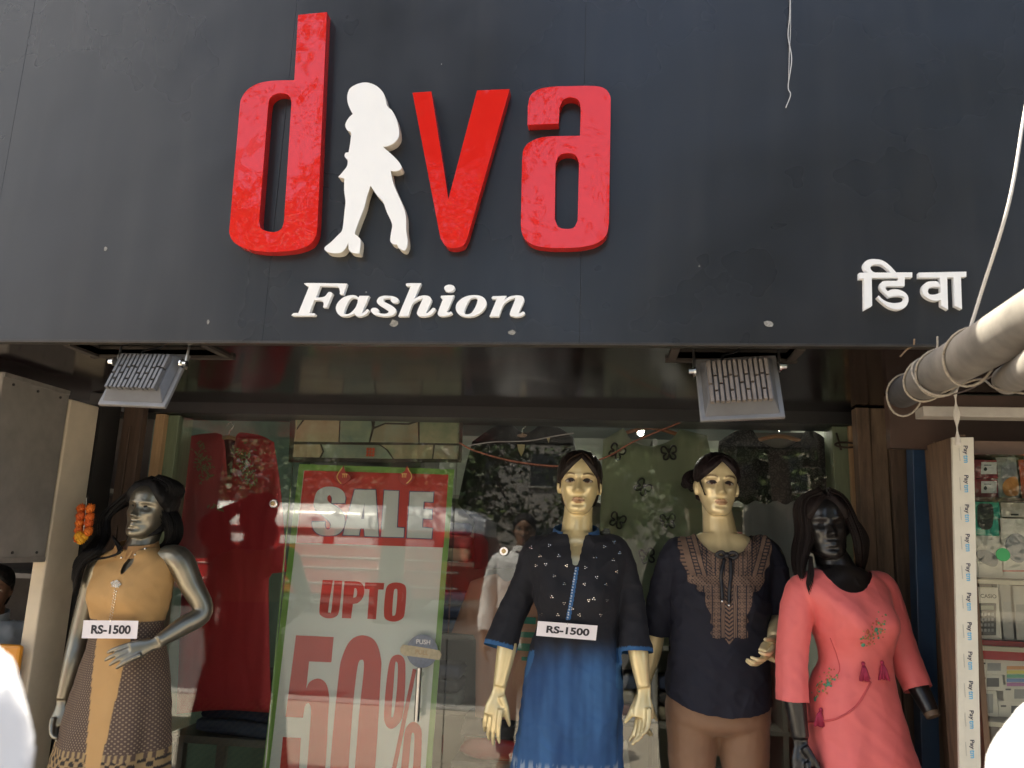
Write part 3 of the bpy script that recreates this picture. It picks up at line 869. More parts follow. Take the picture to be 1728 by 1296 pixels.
# ---- left pillar, grey shutter board, dim stall
XW = -2.045
M_pil = mat('distemper_beige', (0.62, 0.53, 0.40), 0.8, var=0.22, vs=5, bump=0.2, bs=30)
b = MB(); b.box((-2.10, 2.745, 0.06), (XW, 2.92, 2.085)); tag(b.build('pillar', M_pil, bevel=0.006), 'beige plastered pillar carrying the marigold garland', 'pillar')
b = MB(); b.box((-2.10, 2.93, 0.06), (XW + 0.005, 3.055, ZS - 0.003)); tag(b.build('wall_return', M_dark), 'dark wall strip between the beige pillar and wooden door', 'wall')
b = MB(); b.box((-2.13, 2.40, 1.475), (XW - 0.004, 2.74, 2.115)); sb = tag(b.build('shutter_box', mat('grey_board', (0.25, 0.23, 0.205), 0.7, var=0.35, vs=7, detail=8, bump=0.2, bs=20), bevel=0.004), 'grey box panel mounted left of the beige pillar', 'panel')
for (z0, z1) in ((1.476, 1.494), (2.098, 2.114)):
    b = MB(); b.box((XW - 0.0038, 2.402, z0), (XW - 0.001, 2.738, z1)); b.build('edge_strip', mat('edge_alu', (0.30, 0.28, 0.25), 0.45, 0.4, var=0.3, vs=20), sb)
for y in (2.45, 2.57, 2.69):
    for z in (1.51, 2.08):
        b = MB(); b.tube([Vector((XW - 0.004, y, z)), Vector((XW - 0.0005, y, z))], 0.005, 8); b.build('screw', M_dark, sb)
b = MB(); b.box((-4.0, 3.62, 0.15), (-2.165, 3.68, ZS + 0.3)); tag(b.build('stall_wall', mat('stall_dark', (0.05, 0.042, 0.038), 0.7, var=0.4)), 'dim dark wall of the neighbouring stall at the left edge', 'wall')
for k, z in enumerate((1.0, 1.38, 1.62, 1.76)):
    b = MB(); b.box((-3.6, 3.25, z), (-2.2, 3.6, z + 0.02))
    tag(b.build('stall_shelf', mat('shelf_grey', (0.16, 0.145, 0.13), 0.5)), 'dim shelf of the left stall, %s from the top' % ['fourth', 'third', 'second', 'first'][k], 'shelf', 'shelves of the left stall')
GA = thing('marigold_garland', 'short orange and yellow marigold garland on the beige pillar', 'garland', tuple(at(142, 915, 2.68)))
def flower(c, r, m):
    b = MB()
    b.ball(c, r * 0.9, 12, 8)
    for k in range(46):
        t = math.acos(1 - 2 * (k + 0.5) / 46); f = k * 2.39996
        n = Vector((math.sin(t) * math.cos(f), math.sin(t) * math.sin(f), math.cos(t)))
        s_ = n.cross(Vector((0.3, 0.2, 0.9))).normalized(); u = n.cross(s_)
        p = c + n * r * 0.78
        q = c + n * r * (1.05 + 0.12 * random.random()) + s_ * r * 0.12 * random.uniform(-1, 1)
        wv = r * 0.27
        b.add([p - s_ * wv * .7, p + s_ * wv * .7, q + s_ * wv + u * wv * .4, q - s_ * wv + u * wv * .4], [(0, 1, 2, 3)])
    return b.build('flower', m, GA, fix=False)
M_mo = [mat('marigold_%d' % i, c, 0.7, var=0.25, vs=60) for i, c in enumerate([(0.66, 0.13, 0.012), (0.60, 0.10, 0.012), (0.70, 0.17, 0.015)])]
M_my = mat('marigold_yellow', (0.72, 0.36, 0.02), 0.7, var=0.25, vs=60)
s = mpp(140, 880, 2.68)
for i in range(5):
    for j in range(2):
        if i == 4 and j == 1: continue
        px = 137 - i * 1.2 + j * 15.5; py = 858 + i * 12.2 + j * 2.5 * ((i % 2))
        flower(at(px, py, 2.665 + 0.012 * random.random()), 8.0 * s, M_mo[(i + 2 * j) % 3])
for (px, py) in ((133, 904), (142, 906), (137, 911)):
    flower(at(px, py, 2.66 + 0.01 * random.random()), 7.5 * s, M_my)
b = MB(); b.tube([at(146, 840, 2.685), at(144, 870, 2.67), at(140, 905, 2.67)], 0.0015, 5); b.build('string', mat('thread', (0.6, 0.58, 0.5), 0.8), GA)

# ================================================================== DISPLAY BEHIND THE GLASS
def puff(name, pts, Y, th, m, parent, res=0.012, folds=0.006, fk=18.0, colf=None, smooth_n=4, vfold=0.8, hang=True):
    """soft flat cloth shape: outline (photo pixels at depth Y) filled with a fine grid, rounded towards its edge"""
    P = [at(p[0], p[1], Y) for p in outline([(q[0], q[1], *q[2:]) for q in pts], smooth_n)]
    poly = [(p.x, p.z) for p in P]
    A = np.array(poly)
    x0, z0 = A.min(0); x1, z1 = A.max(0)
    nx, nz = int((x1 - x0) / res) + 2, int((z1 - z0) / res) + 2
    gx, gz = np.meshgrid(x0 + np.arange(nx) * res, z0 + np.arange(nz) * res)
    ins = inpoly(gx, gz, poly)
    # distance to the outline
    seg0, seg1 = A, np.roll(A, -1, 0)
    def dist(x, z):
        d = np.full(x.shape, 1e9); qx = np.zeros(x.shape); qz = np.zeros(x.shape)
        for a, c in zip(seg0, seg1):
            v = c - a; L2 = v @ v + 1e-12
            t = np.clip(((x - a[0]) * v[0] + (z - a[1]) * v[1]) / L2, 0, 1)
            px_, pz_ = a[0] + t * v[0], a[1] + t * v[1]
            dd = np.hypot(x - px_, z - pz_)
            k = dd < d
            d = np.where(k, dd, d); qx = np.where(k, px_, qx); qz = np.where(k, pz_, qz)
        return d, qx, qz
    d, qx, qz = dist(gx, gz)
    cell = ins[:-1, :-1] | ins[1:, :-1] | ins[:-1, 1:] | ins[1:, 1:]
    used = np.zeros(ins.shape, bool)
    used[:-1, :-1] |= cell; used[1:, :-1] |= cell; used[:-1, 1:] |= cell; used[1:, 1:] |= cell
    ox = np.where(ins, gx, qx); oz = np.where(ins, gz, qz)
    dd = np.where(ins, d, 0)
    idx = -np.ones(ins.shape, int)
    idx[used] = np.arange(used.sum())
    bul = np.sqrt(np.clip(dd / (th * 1.6), 0, 1)) * th
    vs, vb = [], []
    for j, i in zip(*np.nonzero(used)):
        x, z = ox[j, i], oz[j, i]
        f = noise.noise(Vector((x * fk, Y * 3, z * fk * (1 - vfold)))) * folds + noise.noise(Vector((x * fk * 2.3 + z * 6, Y, z * fk * (1.1 - vfold)))) * folds * 0.5
        e = min(1.0, dd[j, i] / 0.02)
        vs.append((x, Y - bul[j, i] - f * e, z)); vb.append((x, Y + bul[j, i] * 0.6 - f * e + 0.002, z))
    nv = len(vs)
    fs = []
    for j, i in zip(*np.nonzero(cell)):
        q = (idx[j, i], idx[j, i + 1], idx[j + 1, i + 1], idx[j + 1, i])
        fs.append(q)
    mb = MB(); mb.add(vs, fs); mb.add(vb, [tuple(reversed(f)) for f in fs])
    o = mb.build(name, m, parent, smooth=True, fix=False)
    if colf is not None:
        me = o.data
        co = coords(me) + np.array(wl(o))
        set_col(me, np.array([colf(*p) for p in co]))
    return o

def hanger(parent, px, py, wpx, Y, m):
    s = mpp(px, py, Y); c = at(px, py, Y)
    b = MB()
    b.tube([c + Vector((x * wpx * s / 2, 0, -abs(x) ** 1.6 * 0.028)) for x in np.linspace(-1, 1, 13)], 0.009, 8, flat=0.6)
    hb_ = b.build('hanger_bar', m, parent, smooth=True)
    b = MB()
    b.tube([c, c + Vector((0, 0, 0.03))] + [c + Vector((0.016 * math.cos(t), 0, 0.05 + 0.018 * math.sin(t))) for t in np.linspace(-1.4, 3.0, 10)], 0.0022, 6)
    b.build('hook', M_chrome, hb_, smooth=True)

def leaf_patch(name, px, py, w_, h_, Y, n, m, parent, size=4.0, seed=1):
    rnd = random.Random(seed)
    b = MB()
    s = mpp(px, py, Y)
    for k in range(n):
        t = rnd.random(); x = px + rnd.gauss(0, w_ * 0.28) + (t - 0.5) * w_ * 0.5; y = py + (t - 0.5) * h_ * 0.9 + rnd.gauss(0, h_ * 0.12)
        c = at(x, y, Y); a = rnd.random() * 6.28; l = size * s * rnd.uniform(0.6, 1.2); wd_ = l * 0.42
        u = Vector((math.cos(a), 0, math.sin(a))); v = Vector((-math.sin(a), 0, math.cos(a)))
        c.y -= 0.001 * rnd.random()
        b.add([c - u * l, c - v * wd_ + Vector((0, -.0015, 0)), c + u * l, c + v * wd_ + Vector((0, -.0015, 0))], [(0, 1, 2, 3)])
    return b.build(name, m, parent, fix=False)

M_ink = mat('cloth_red', (0.42, 0.024, 0.034), 0.8, var=0.2, vs=4, bump=0.3, bs=220)
YK = YG + 0.17
RK = thing('hanging_kurta', 'red kurta with two gold embroidered sprays hanging behind the left pane', 'kurta', tuple(at(380, 1240, YK)))
puff('kurta_body', [(302, 740, 1), (335, 733), (365, 730, 1), (378, 742), (384, 812, 1), (391, 812, 1), (397, 742), (406, 729, 1), (440, 735), (462, 746, 1), (474, 830), (484, 965, 1), (456, 968, 1), (453, 1000), (457, 1203, 1), (372, 1198), (298, 1205, 1), (306, 1000), (304, 962, 1), (268, 958, 1), (285, 820)], YK, 0.03, M_ink, RK, folds=0.012)
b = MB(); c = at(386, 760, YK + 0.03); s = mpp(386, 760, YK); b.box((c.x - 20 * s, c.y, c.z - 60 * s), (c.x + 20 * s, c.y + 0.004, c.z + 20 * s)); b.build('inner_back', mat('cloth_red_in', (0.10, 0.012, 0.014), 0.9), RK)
hanger(RK, 386, 738, 62, YK, M_wood_l)
M_zari = mat('gold_zari', (0.30, 0.22, 0.09), 0.45, 0.35, var=0.5, vs=150)
leaf_patch('embroidery', 343, 783, 26, 60, YK - 0.046, 90, M_zari, RK, seed=3)
leaf_patch('embroidery', 413, 787, 30, 62, YK - 0.046, 100, M_zari, RK, seed=4)
leaf_patch('embroidery', 368, 858, 18, 10, YK - 0.046, 18, M_zari, RK, seed=5)

YJ = YG + 0.30
BJ = thing('hanging_jacket', 'black collared jacket on a pale hanger behind the short-haired mannequin', 'jacket', tuple(at(880, 960, YJ)))
puff('jacket_body', [(797, 745, 1), (830, 722), (862, 710, 1), (872, 724), (888, 730), (905, 722), (912, 708, 1), (945, 722), (968, 738, 1), (978, 800), (985, 900, 1), (960, 905, 1), (955, 960, 1), (800, 960, 1), (800, 880, 1), (772, 850, 1), (785, 790)], YJ, 0.035, mat('cloth_black', (0.012, 0.011, 0.014), 0.85, var=0.3), BJ, folds=0.012)
hanger(BJ, 881, 735, 46, YJ - 0.02, mat('pale_hanger', (0.35, 0.22, 0.16), 0.5))
for px, py, w_, h_ in ((879, 760, 13, 20), (925, 743, 6, 9)):
    s = mpp(px, py, YJ); c = at(px, py, YJ - 0.05)
    b = MB(); b.prism([[c + Vector((x * s, 0, z * s)) for x, z in ((-w_ / 2, h_ / 2), (w_ / 2, h_ / 2), (w_ / 2 - 1, 0), (1, -h_ / 2), (-w_ / 2 + 2, 0))]], (0, 0.001, 0)); b.build('paper_tag', mat('kraft_tag', (0.45, 0.36, 0.20), 0.7), BJ)

YT = YG + 0.26
GT_ = thing('hanging_tunic', 'olive green tunic with black butterflies between the two cream mannequins', 'tunic', tuple(at(1105, 1010, YT)))
puff('tunic_body', [(1018, 742, 1), (1052, 722, 1), (1068, 744), (1097, 753), (1130, 744), (1147, 724, 1), (1193, 735, 1), (1203, 800), (1206, 960, 1), (1185, 965), (1188, 1090, 1), (1030, 1090, 1), (1030, 900), (1012, 900, 1)], YT, 0.03, mat('cloth_olive', (0.30, 0.335, 0.215), 0.85, var=0.2, vs=4), GT_, folds=0.010)
hanger(GT_, 1098, 722, 90, YT + 0.02, mat('brown_hanger', (0.25, 0.085, 0.035), 0.4))
M_bf = mat('butterfly_black', (0.012, 0.01, 0.01), 0.5)
bfp = [(0, 0), (5, 9), (10, 8), (10, 1), (4, -1), (8, -4), (8, -9), (3, -9), (0, -2)]
for k, (px, py, a) in enumerate(((1041, 762, -0.5), (1129, 764, 0.1), (1085, 822, -0.7), (1042, 878, -0.4), (1127, 879, 0.1), (1092, 938, 0.2), (1165, 815, 0.9))):
    s = mpp(px, py, YT) * 1.15; c = at(px, py, YT - 0.047)
    b = MB(); ca, sa = math.cos(a), math.sin(a)
    for sg in (1, -1):
        pts = spline([(sg * x, y) for x, y in bfp], 3)
        b.tube([c + Vector(((p[0] * ca - p[1] * sa) * s, 0, (p[0] * sa + p[1] * ca) * s)) for p in pts], 0.0042, 5)
    b.tube([c + Vector((sa * 7 * s, -0.002, -ca * 7 * s)), c + Vector((-sa * 6 * s, -0.002, ca * 6 * s))], [0.002, 0.004], 6)
    b.build('butterfly', M_bf, GT_, smooth=True)

YL = YG + 0.22
LTp = thing('hanging_lace_top', 'black lace top on a wooden hanger behind the right cream mannequin', 'top', tuple(at(1315, 860, YL)))
def lace_mat(name, c1, c2, sc1):
    m = bpy.data.materials.new(name); m.use_nodes = True
    nt = m.node_tree; L = nt.links.new; bs = nt.nodes['Principled BSDF']
    bs.inputs['Roughness'].default_value = 0.8
    tc = N(nt, 'ShaderNodeTexCoord')
    mp = N(nt, 'ShaderNodeMapping'); mp.inputs['Scale'].default_value = (1, 0.05, 1)
    L(tc.outputs['Object'], mp.inputs[0])
    vo = N(nt, 'ShaderNodeTexVoronoi', feature='DISTANCE_TO_EDGE'); vo.inputs['Scale'].default_value = sc1
    v2 = N(nt, 'ShaderNodeTexVoronoi'); v2.inputs['Scale'].default_value = sc1 * 0.8
    wv = N(nt, 'ShaderNodeMath', operation='SINE'); mu = N(nt, 'ShaderNodeMath', operation='MULTIPLY'); mu.inputs[1].default_value = 22
    L(mp.outputs[0], vo.inputs['Vector']); L(mp.outputs[0], v2.inputs['Vector'])
    L(v2.outputs['Distance'], mu.inputs[0]); L(mu.outputs[0], wv.inputs[0])
    lt = N(nt, 'ShaderNodeMath', operation='LESS_THAN'); lt.inputs[1].default_value = 0.07; L(vo.outputs['Distance'], lt.inputs[0])
    gt = N(nt, 'ShaderNodeMath', operation='GREATER_THAN'); gt.inputs[1].default_value = 0.35; L(wv.outputs[0], gt.inputs[0])
    mxm = N(nt, 'ShaderNodeMath', operation='MAXIMUM'); L(lt.outputs[0], mxm.inputs[0]); L(gt.outputs[0], mxm.inputs[1])
    mx = N(nt, 'ShaderNodeMix', data_type='RGBA'); mx.inputs['A'].default_value = (*c1, 1); mx.inputs['B'].default_value = (*c2, 1)
    L(mxm.outputs[0], mx.inputs['Factor']); L(mx.outputs['Result'], bs.inputs['Base Color'])
    bp = N(nt, 'ShaderNodeBump'); bp.inputs['Strength'].default_value = 0.6; bp.inputs['Distance'].default_value = 0.002
    L(mxm.outputs[0], bp.inputs['Height']); L(bp.outputs[0], bs.inputs['Normal'])
    return m
lo = [(1213, 745, 1), (1240, 728), (1268, 722, 1), (1285, 745), (1315, 757), (1345, 745), (1362, 723, 1), (1390, 738), (1408, 770), (1416, 840, 1)]
low = []
for k in range(13):
    low.append((1408 - k * 16.5, 846 + (6 if k % 2 else -2)))
puff('lace_body', lo + low + [(1206, 830, 1)], YL, 0.03, lace_mat('black_lace', (0.060, 0.056, 0.054), (0.010, 0.010, 0.011), 42), LTp, folds=0.008)
puff('lining', [(1255, 842, 1), (1405, 846, 1), (1400, 1000, 1), (1250, 1000, 1)], YL + 0.015, 0.02, mat('grey_lining', (0.34, 0.35, 0.36), 0.8, var=0.1), LTp, folds=0.01)
puff('back_lining', [(1262, 730, 1), (1368, 730, 1), (1368, 800, 1), (1262, 800, 1)], YL + 0.03, 0.01, mat('grey_lining2', (0.20, 0.19, 0.17), 0.8), LTp)
hanger(LTp, 1315, 736, 88, YL - 0.005, mat('tan_hanger', (0.34, 0.17, 0.075), 0.4))

YQ = YG + 0.28
PT = thing('hanging_tshirt', 'peach t-shirt with green print behind the blue kurta sleeve', 't-shirt', tuple(at(855, 1225, YQ)))
puff('tshirt_body', [(794, 981, 1), (820, 972), (838, 968, 1), (855, 982), (875, 968, 1), (915, 984, 1), (945, 1068, 1), (912, 1074, 1), (915, 1222, 1), (802, 1222, 1), (803, 1072, 1), (762, 1068, 1)], YQ, 0.028, mat('cloth_peach', (0.50, 0.27, 0.19), 0.85, var=0.12, vs=4), PT, folds=0.012)
for k, (px, py, w_, h_) in enumerate(((888, 1047, 32, 11), (886, 1071, 34, 9), (884, 1092, 32, 12), (892, 1112, 24, 6))):
    s = mpp(px, py, YQ); c = at(px, py, YQ - 0.04)
    b = MB(); b.cbox((c.x, c.y, c.z), (w_ * s, 0.001, h_ * s)); b.build('print_block', mat('print_teal', (0.035, 0.20, 0.15), 0.7), PT)

# string lines behind the glass
def wire(name, pts, r, m, label, cat='wire', n=6):
    b = MB(); b.tube([Vector(p) for p in spline([tuple(p) for p in pts], 8)], r, n)
    return tag(b.build(name, m, smooth=True), label, cat)
wire('twisted_string', [at(775, 747, YG - 0.03), at(800, 760, YG - 0.03), at(860, 777, YG - 0.03), at(930, 786, YG - 0.03), at(985, 783, YG - 0.03), at(1030, 768, YG - 0.03), at(1070, 745, YG - 0.03), at(1150, 712, YG - 0.03)], 0.0032, mat('red_thread', (0.36, 0.14, 0.09), 0.8, var=0.6, vs=140), 'sagging reddish string across the right window pane')
wire('thin_cord', [at(790, 752, YG - 0.03), at(830, 746, YG - 0.03), at(890, 744, YG - 0.03), at(935, 736, YG - 0.03), at(968, 731, YG - 0.03)], 0.0022, mat('grey_cord', (0.28, 0.27, 0.27), 0.7), 'thin grey cord strung in front of the black jacket', 'cord')
# shelving with folded clothes
SHV = thing('display_shelf', 'dark shelving unit along the back of the shop', 'shelf', (-0.4, 5.3, ZF))
M_sh = mat('shelf_board', (0.14, 0.135, 0.12), 0.5, var=0.2)
for z in (0.55, 1.0, 1.45, 1.88):
    b = MB(); b.box((-2.0, 5.12, z), (1.1, 5.58, z + 0.025)); b.build('shelf_board', M_sh, SHV)
for x in (-2.0, -1.24, -0.48, 0.28, 1.04):
    b = MB(); b.box((x, 5.125, ZF), (x + 0.03, 5.575, 2.3)); b.build('upright', M_sh, SHV)
def folded(c, w_, d_, h_, m, label, group, rz=0.0):
    b = MB()
    n = 14
    rings = []
    for iz in range(7):
        tz = iz / 6
        k = (1 - abs(2 * tz - 1) ** 4 * 0.10)
        r = []
        for j in range(40):
            t = 2 * math.pi * j / 40
            cx = math.copysign(abs(math.cos(t)) ** 0.35, math.cos(t)); cy = math.copysign(abs(math.sin(t)) ** 0.35, math.sin(t))
            f = noise.noise(Vector((cx * 2 + c[0] * 9, cy * 2, tz * 5 + c[2] * 9))) * 0.012
            r.append(Vector((c[0] + (cx * (w_ / 2 + f) * k) * math.cos(rz) - cy * d_ / 2 * k * math.sin(rz), c[1] + cx * w_ / 2 * k * math.sin(rz) + cy * (d_ / 2 + f) * k * math.cos(rz), c[2] + tz * h_ + 0.012 * noise.noise(Vector((cx * 1.5, cy * 1.5, c[2] * 7 + iz * 0.2))))))
        rings.append(r)
    b.loft(rings)
    return tag(b.build('folded_garment', m, smooth=True), label, 'folded clothes', group)
CM = [mat('fold_%d' % i, c, 0.85, var=0.25, vs=10) for i, c in enumerate([(0.02, 0.03, 0.07), (0.05, 0.07, 0.12), (0.12, 0.03, 0.03), (0.20, 0.17, 0.12), (0.025, 0.025, 0.028), (0.09, 0.10, 0.10)])]
rnd = random.Random(5)
CN = ['navy', 'slate blue', 'maroon', 'khaki', 'black', 'grey']
for zi, z in enumerate((0.55, 1.0, 1.45)):
    for k in range(8):
        x = -1.78 + k * 0.37
        if any(abs(x - u - 0.015) < 0.14 for u in (-2.0, -1.24, -0.48, 0.28, 1.04)): x += 0.14 if x < 0.7 else -0.12
        nn = 3
        for q in range(nn):
            ci = rnd.randrange(6)
            folded((x, 5.33, z + 0.03 + q * 0.085), 0.24, 0.28, 0.078, CM[ci], '%s folded garment, %s of the %s pile from the left, %s back shelf' % (CN[ci], ['bottom', 'middle', 'top'][q], ['first', 'second', 'third', 'fourth', 'fifth', 'sixth', 'seventh', 'eighth'][k], ['lowest', 'middle', 'upper'][zi]), 'piles on the back shelves')
# piles in the window
tb = thing('display_table', 'low dark display table behind the left pane', 'table', (-1.55, 3.6, ZF))
b = MB(); b.box((-1.86, 3.42, 0.72), (-1.22, 3.9, 0.75)); b.build('table_top', M_sh, tb)
for x in (-1.84, -1.28):
    for y in (3.44, 3.84):
        b = MB(); b.box((x, y, ZF), (x + 0.04, y + 0.04, 0.72)); b.build('leg', M_sh, tb)
names = ['bottom', 'lower middle', 'middle', 'top']
for q in range(4):
    folded((-1.56 + 0.02 * (q % 2), 3.58, 0.752 + q * 0.062), 0.44, 0.28, 0.058, [CM[1], CM[0], CM[5], CM[4]][q], 'dark folded garment behind the left pane, %s of its pile' % names[q], 'pile behind the left pane', 0.1 * (q - 1))
tb = thing('display_table', 'low dark display table behind the blue kurta', 'table', (-0.35, 3.62, ZF))
b = MB(); b.box((-0.62, 3.40, 0.70), (0.1, 3.95, 0.73)); b.build('table_top', M_sh, tb)
for x in (-0.6, 0.04):
    for y in (3.42, 3.89):
        b = MB(); b.box((x, y, ZF), (x + 0.04, y + 0.04, 0.70)); b.build('leg', M_sh, tb)
for q in range(2):
    folded((-0.40, 3.56, 0.732 + q * 0.08), 0.40, 0.26, 0.075, [mat('bag_red', (0.42, 0.015, 0.02), 0.35, var=0.2), CM[4]][q], ['shiny red package under the peach t-shirt', 'black folded garment on the red package'][q], 'pile under the peach t-shirt')
# tube light on the shop ceiling
TX = at(1090, 720, 4.0).x
TL = thing('tube_light', 'lit tube light on the shop ceiling above the olive tunic', 'tube light', (TX, 4.2, 2.27))
b = MB(); b.box((TX - 0.025, 3.70, 2.30), (TX + 0.025, 4.75, 2.359)); b.build('batten', M_white, TL)
b = MB(); b.tube([Vector((TX, 3.74, 2.275)), Vector((TX, 4.7, 2.275))], 0.017, 12); b.build('tube', emat('tube_glow', (1.0, 0.95, 0.84), 38.0), TL, auto=0.6)
# ================================================================== FIGURES
HH = 0.228
HROWS = [  # v, half width, front, back (metres, front towards -y)
    (0.00, .020, -.076, -.020), (0.03, .033, -.084, -.004), (0.09, .044, -.087, .012), (0.18, .053, -.085, .042), (0.28, .061, -.085, .066),
    (0.40, .067, -.086, .086), (0.50, .070, -.087, .094), (0.60, .0715, -.090, .099), (0.72, .071, -.088, .100), (0.82, .066, -.078, .093),
    (0.90, .054, -.060, .077), (0.955, .037, -.036, .052), (0.985, .020, -.014, .028), (1.0, .003, .004, .010)]
def G(a, s): return np.exp(-(a / s) ** 2)
def face_disp(x, v, lift=1.0):
    z = v * HH
    ax = abs(x)
    d = 0.0
    if v < 0.58 and v > 0.28:                                   # nose
        t = (0.555 - v) / (0.555 - 0.345)
        if t <= 1:
            hgt = 0.005 + 0.021 * max(t, 0) ** 1.2
            if t < 0.15: hgt *= max(0, (t + 0.12) / 0.27)
            wd = 0.0075 + 0.0045 * max(t, 0) ** 2
        else:
            hgt = 0.026 * max(0, 1 - (v - 0.345) / (0.30 - 0.345)) ** 0.7; wd = 0.0125
        d += hgt * G(x, wd)
    d += 0.006 * G(ax - 0.012, 0.006) * G(z - 0.335 * HH, 0.007)   # nostrils
    d -= 0.0135 * G(ax - 0.031, 0.017) * G(z - 0.505 * HH, 0.012)  # sockets
    d += 0.0085 * G(ax - 0.032, 0.0115) * G(z - 0.495 * HH, 0.0065)  # eyeballs
    d += 0.0045 * G(ax - 0.030, 0.024) * G(z - 0.585 * HH, 0.007)  # brow
    d += 0.005 * G(ax - 0.046, 0.016) * G(z - 0.41 * HH, 0.016)    # cheekbones
    d -= 0.004 * G(ax - 0.044, 0.014) * G(z - 0.24 * HH, 0.018)
    wl_ = G(ax, 0.021) if ax < 0.026 else 0
    d += 0.0095 * wl_ * G(z - 0.228 * HH, 0.0048)                  # upper lip
    d += 0.0105 * G(ax, 0.0185) * G(z - 0.178 * HH, 0.0055)        # lower lip
    d -= 0.0065 * G(ax, 0.022) * G(z - 0.204 * HH, 0.0026)         # mouth line
    d -= 0.0055 * G(ax, 0.016) * G(z - 0.138 * HH, 0.0055)
    d += 0.0045 * G(ax, 0.016) * G(z - 0.062 * HH, 0.012)          # chin
    return d * 1.28
def head_rows(n): return spline(HROWS, n)
def head_geo(mb, M, face=True, off=None, nu=110, n=7, ears=True):
    rings = []
    for (v, w_, f, b_) in head_rows(n):
        r = []
        cy = (f + b_) / 2; hd = (b_ - f) / 2
        for j in range(nu):
            t = 2 * math.pi * j / nu
            ct, st = math.cos(t), math.sin(t)
            e = 2 / 2.25
            x = w_ * math.copysign(abs(ct) ** e, ct); y = cy + hd * math.copysign(abs(st) ** e, st)
            if face and st < 0.15:
                y -= face_disp(x, v) * min(1, max(0, 0.15 - st) * 2.2)
            if off is not None:
                o = off(t, v, x, y)
                nx, ny = ct / max(w_, .01), st / max(hd, .01)
                l = math.hypot(nx, ny)
                up = max(0, (v - 0.75) / 0.25)
                x += nx / l * o * (1 - 0.6 * up); y += ny / l * o * (1 - 0.6 * up)
                z = v * HH + o * (up ** 0.7) * (1.0 if v > 0.75 else 0)
            else:
                z = v * HH
            r.append(M @ Vector((x, y, z)))
        rings.append(r)
    mb.loft(rings)
    if ears:
        for s in (-1, 1):
            E_ = Matrix.Rotation(s * 0.35, 3, 'Z') @ Matrix.Rotation(-0.15, 3, 'X')
            mb.ball(M @ Vector((s * 0.0735, 0.008, 0.455 * HH)), (0.0075, 0.017, 0.029), 14, 12, M=M.to_3x3() @ E_)
            mb.ball(M @ Vector((s * 0.076, 0.018, 0.49 * HH)), (0.008, 0.010, 0.022), 12, 10, M=M.to_3x3() @ E_)

def paint_face(P, C, M, brow, iris, lip, shadow):
    """painted eyes, brows and lips (colour of the thing itself)"""
    Mi = np.array(M.inverted())
    L = P @ Mi[:3, :3].T + Mi[:3, 3]
    x, y, z = L[:, 0], L[:, 1], L[:, 2]
    fr = (y < -0.03) & (z > 0) & (z < HH)
    ax = np.abs(x)
    def mixc(mask, c):
        m = (np.clip(mask, 0, 1) * fr)[:, None]
        C[:] = C * (1 - m) + np.array(c)[None] * m
    ez = 0.497 * HH
    ex = ax - 0.032
    mixc(0.55 * G(ex, 0.019) * G(z - ez - 0.007, 0.008), shadow)
    almond = 1 - (ex / 0.0165) ** 2
    top = ez + 0.0065 * np.clip(almond, 0, 1); bot = ez - 0.005 * np.clip(almond, 0, 1)
    mixc(((almond > 0) & (z < top + .001) & (z > bot)).astype(float), (0.62, 0.58, 0.5))
    mixc(((np.hypot(ex + 0.001, z - ez - 0.0012) < 0.0068) & (z < top + .001)).astype(float), iris)
    mixc(1.3 * G(z - top - 0.0015, 0.0028) * (almond > -0.25), (0.02, 0.012, 0.01))
    mixc(0.6 * G(z - bot, 0.0016) * (almond > 0), shadow)
    bz = 0.590 * HH + 0.006 * (1 - ((ax - 0.036) / 0.022) ** 2)
    mixc(0.95 * G(z - bz, 0.0035) * (ax > 0.014) * (ax < 0.055), brow)
    lw = 1 - (ax / 0.0235) ** 2
    zt = 0.204 * HH + (0.0105 - 0.0022 * G(x, 0.004)) * np.clip(lw, 0, 1) ** 0.8; zb = 0.204 * HH - 0.0130 * np.clip(lw, 0, 1) ** 0.6
    mixc(((lw > 0) & (z < zt) & (z > zb)).astype(float), lip)
    mixc(0.5 * G(z - 0.204 * HH, 0.0016) * (lw > 0), (0.25, 0.12, 0.07))

def V3(px, py, Y): return at(px, py, Y)

def arm_geo(mb, pts, radii, n=16):
    s = spline([(*p, r) for p, r in zip(pts, radii)], 6)
    mb.tube([Vector(q[:3]) for q in s], [max(0.004, q[3]) for q in s], n)

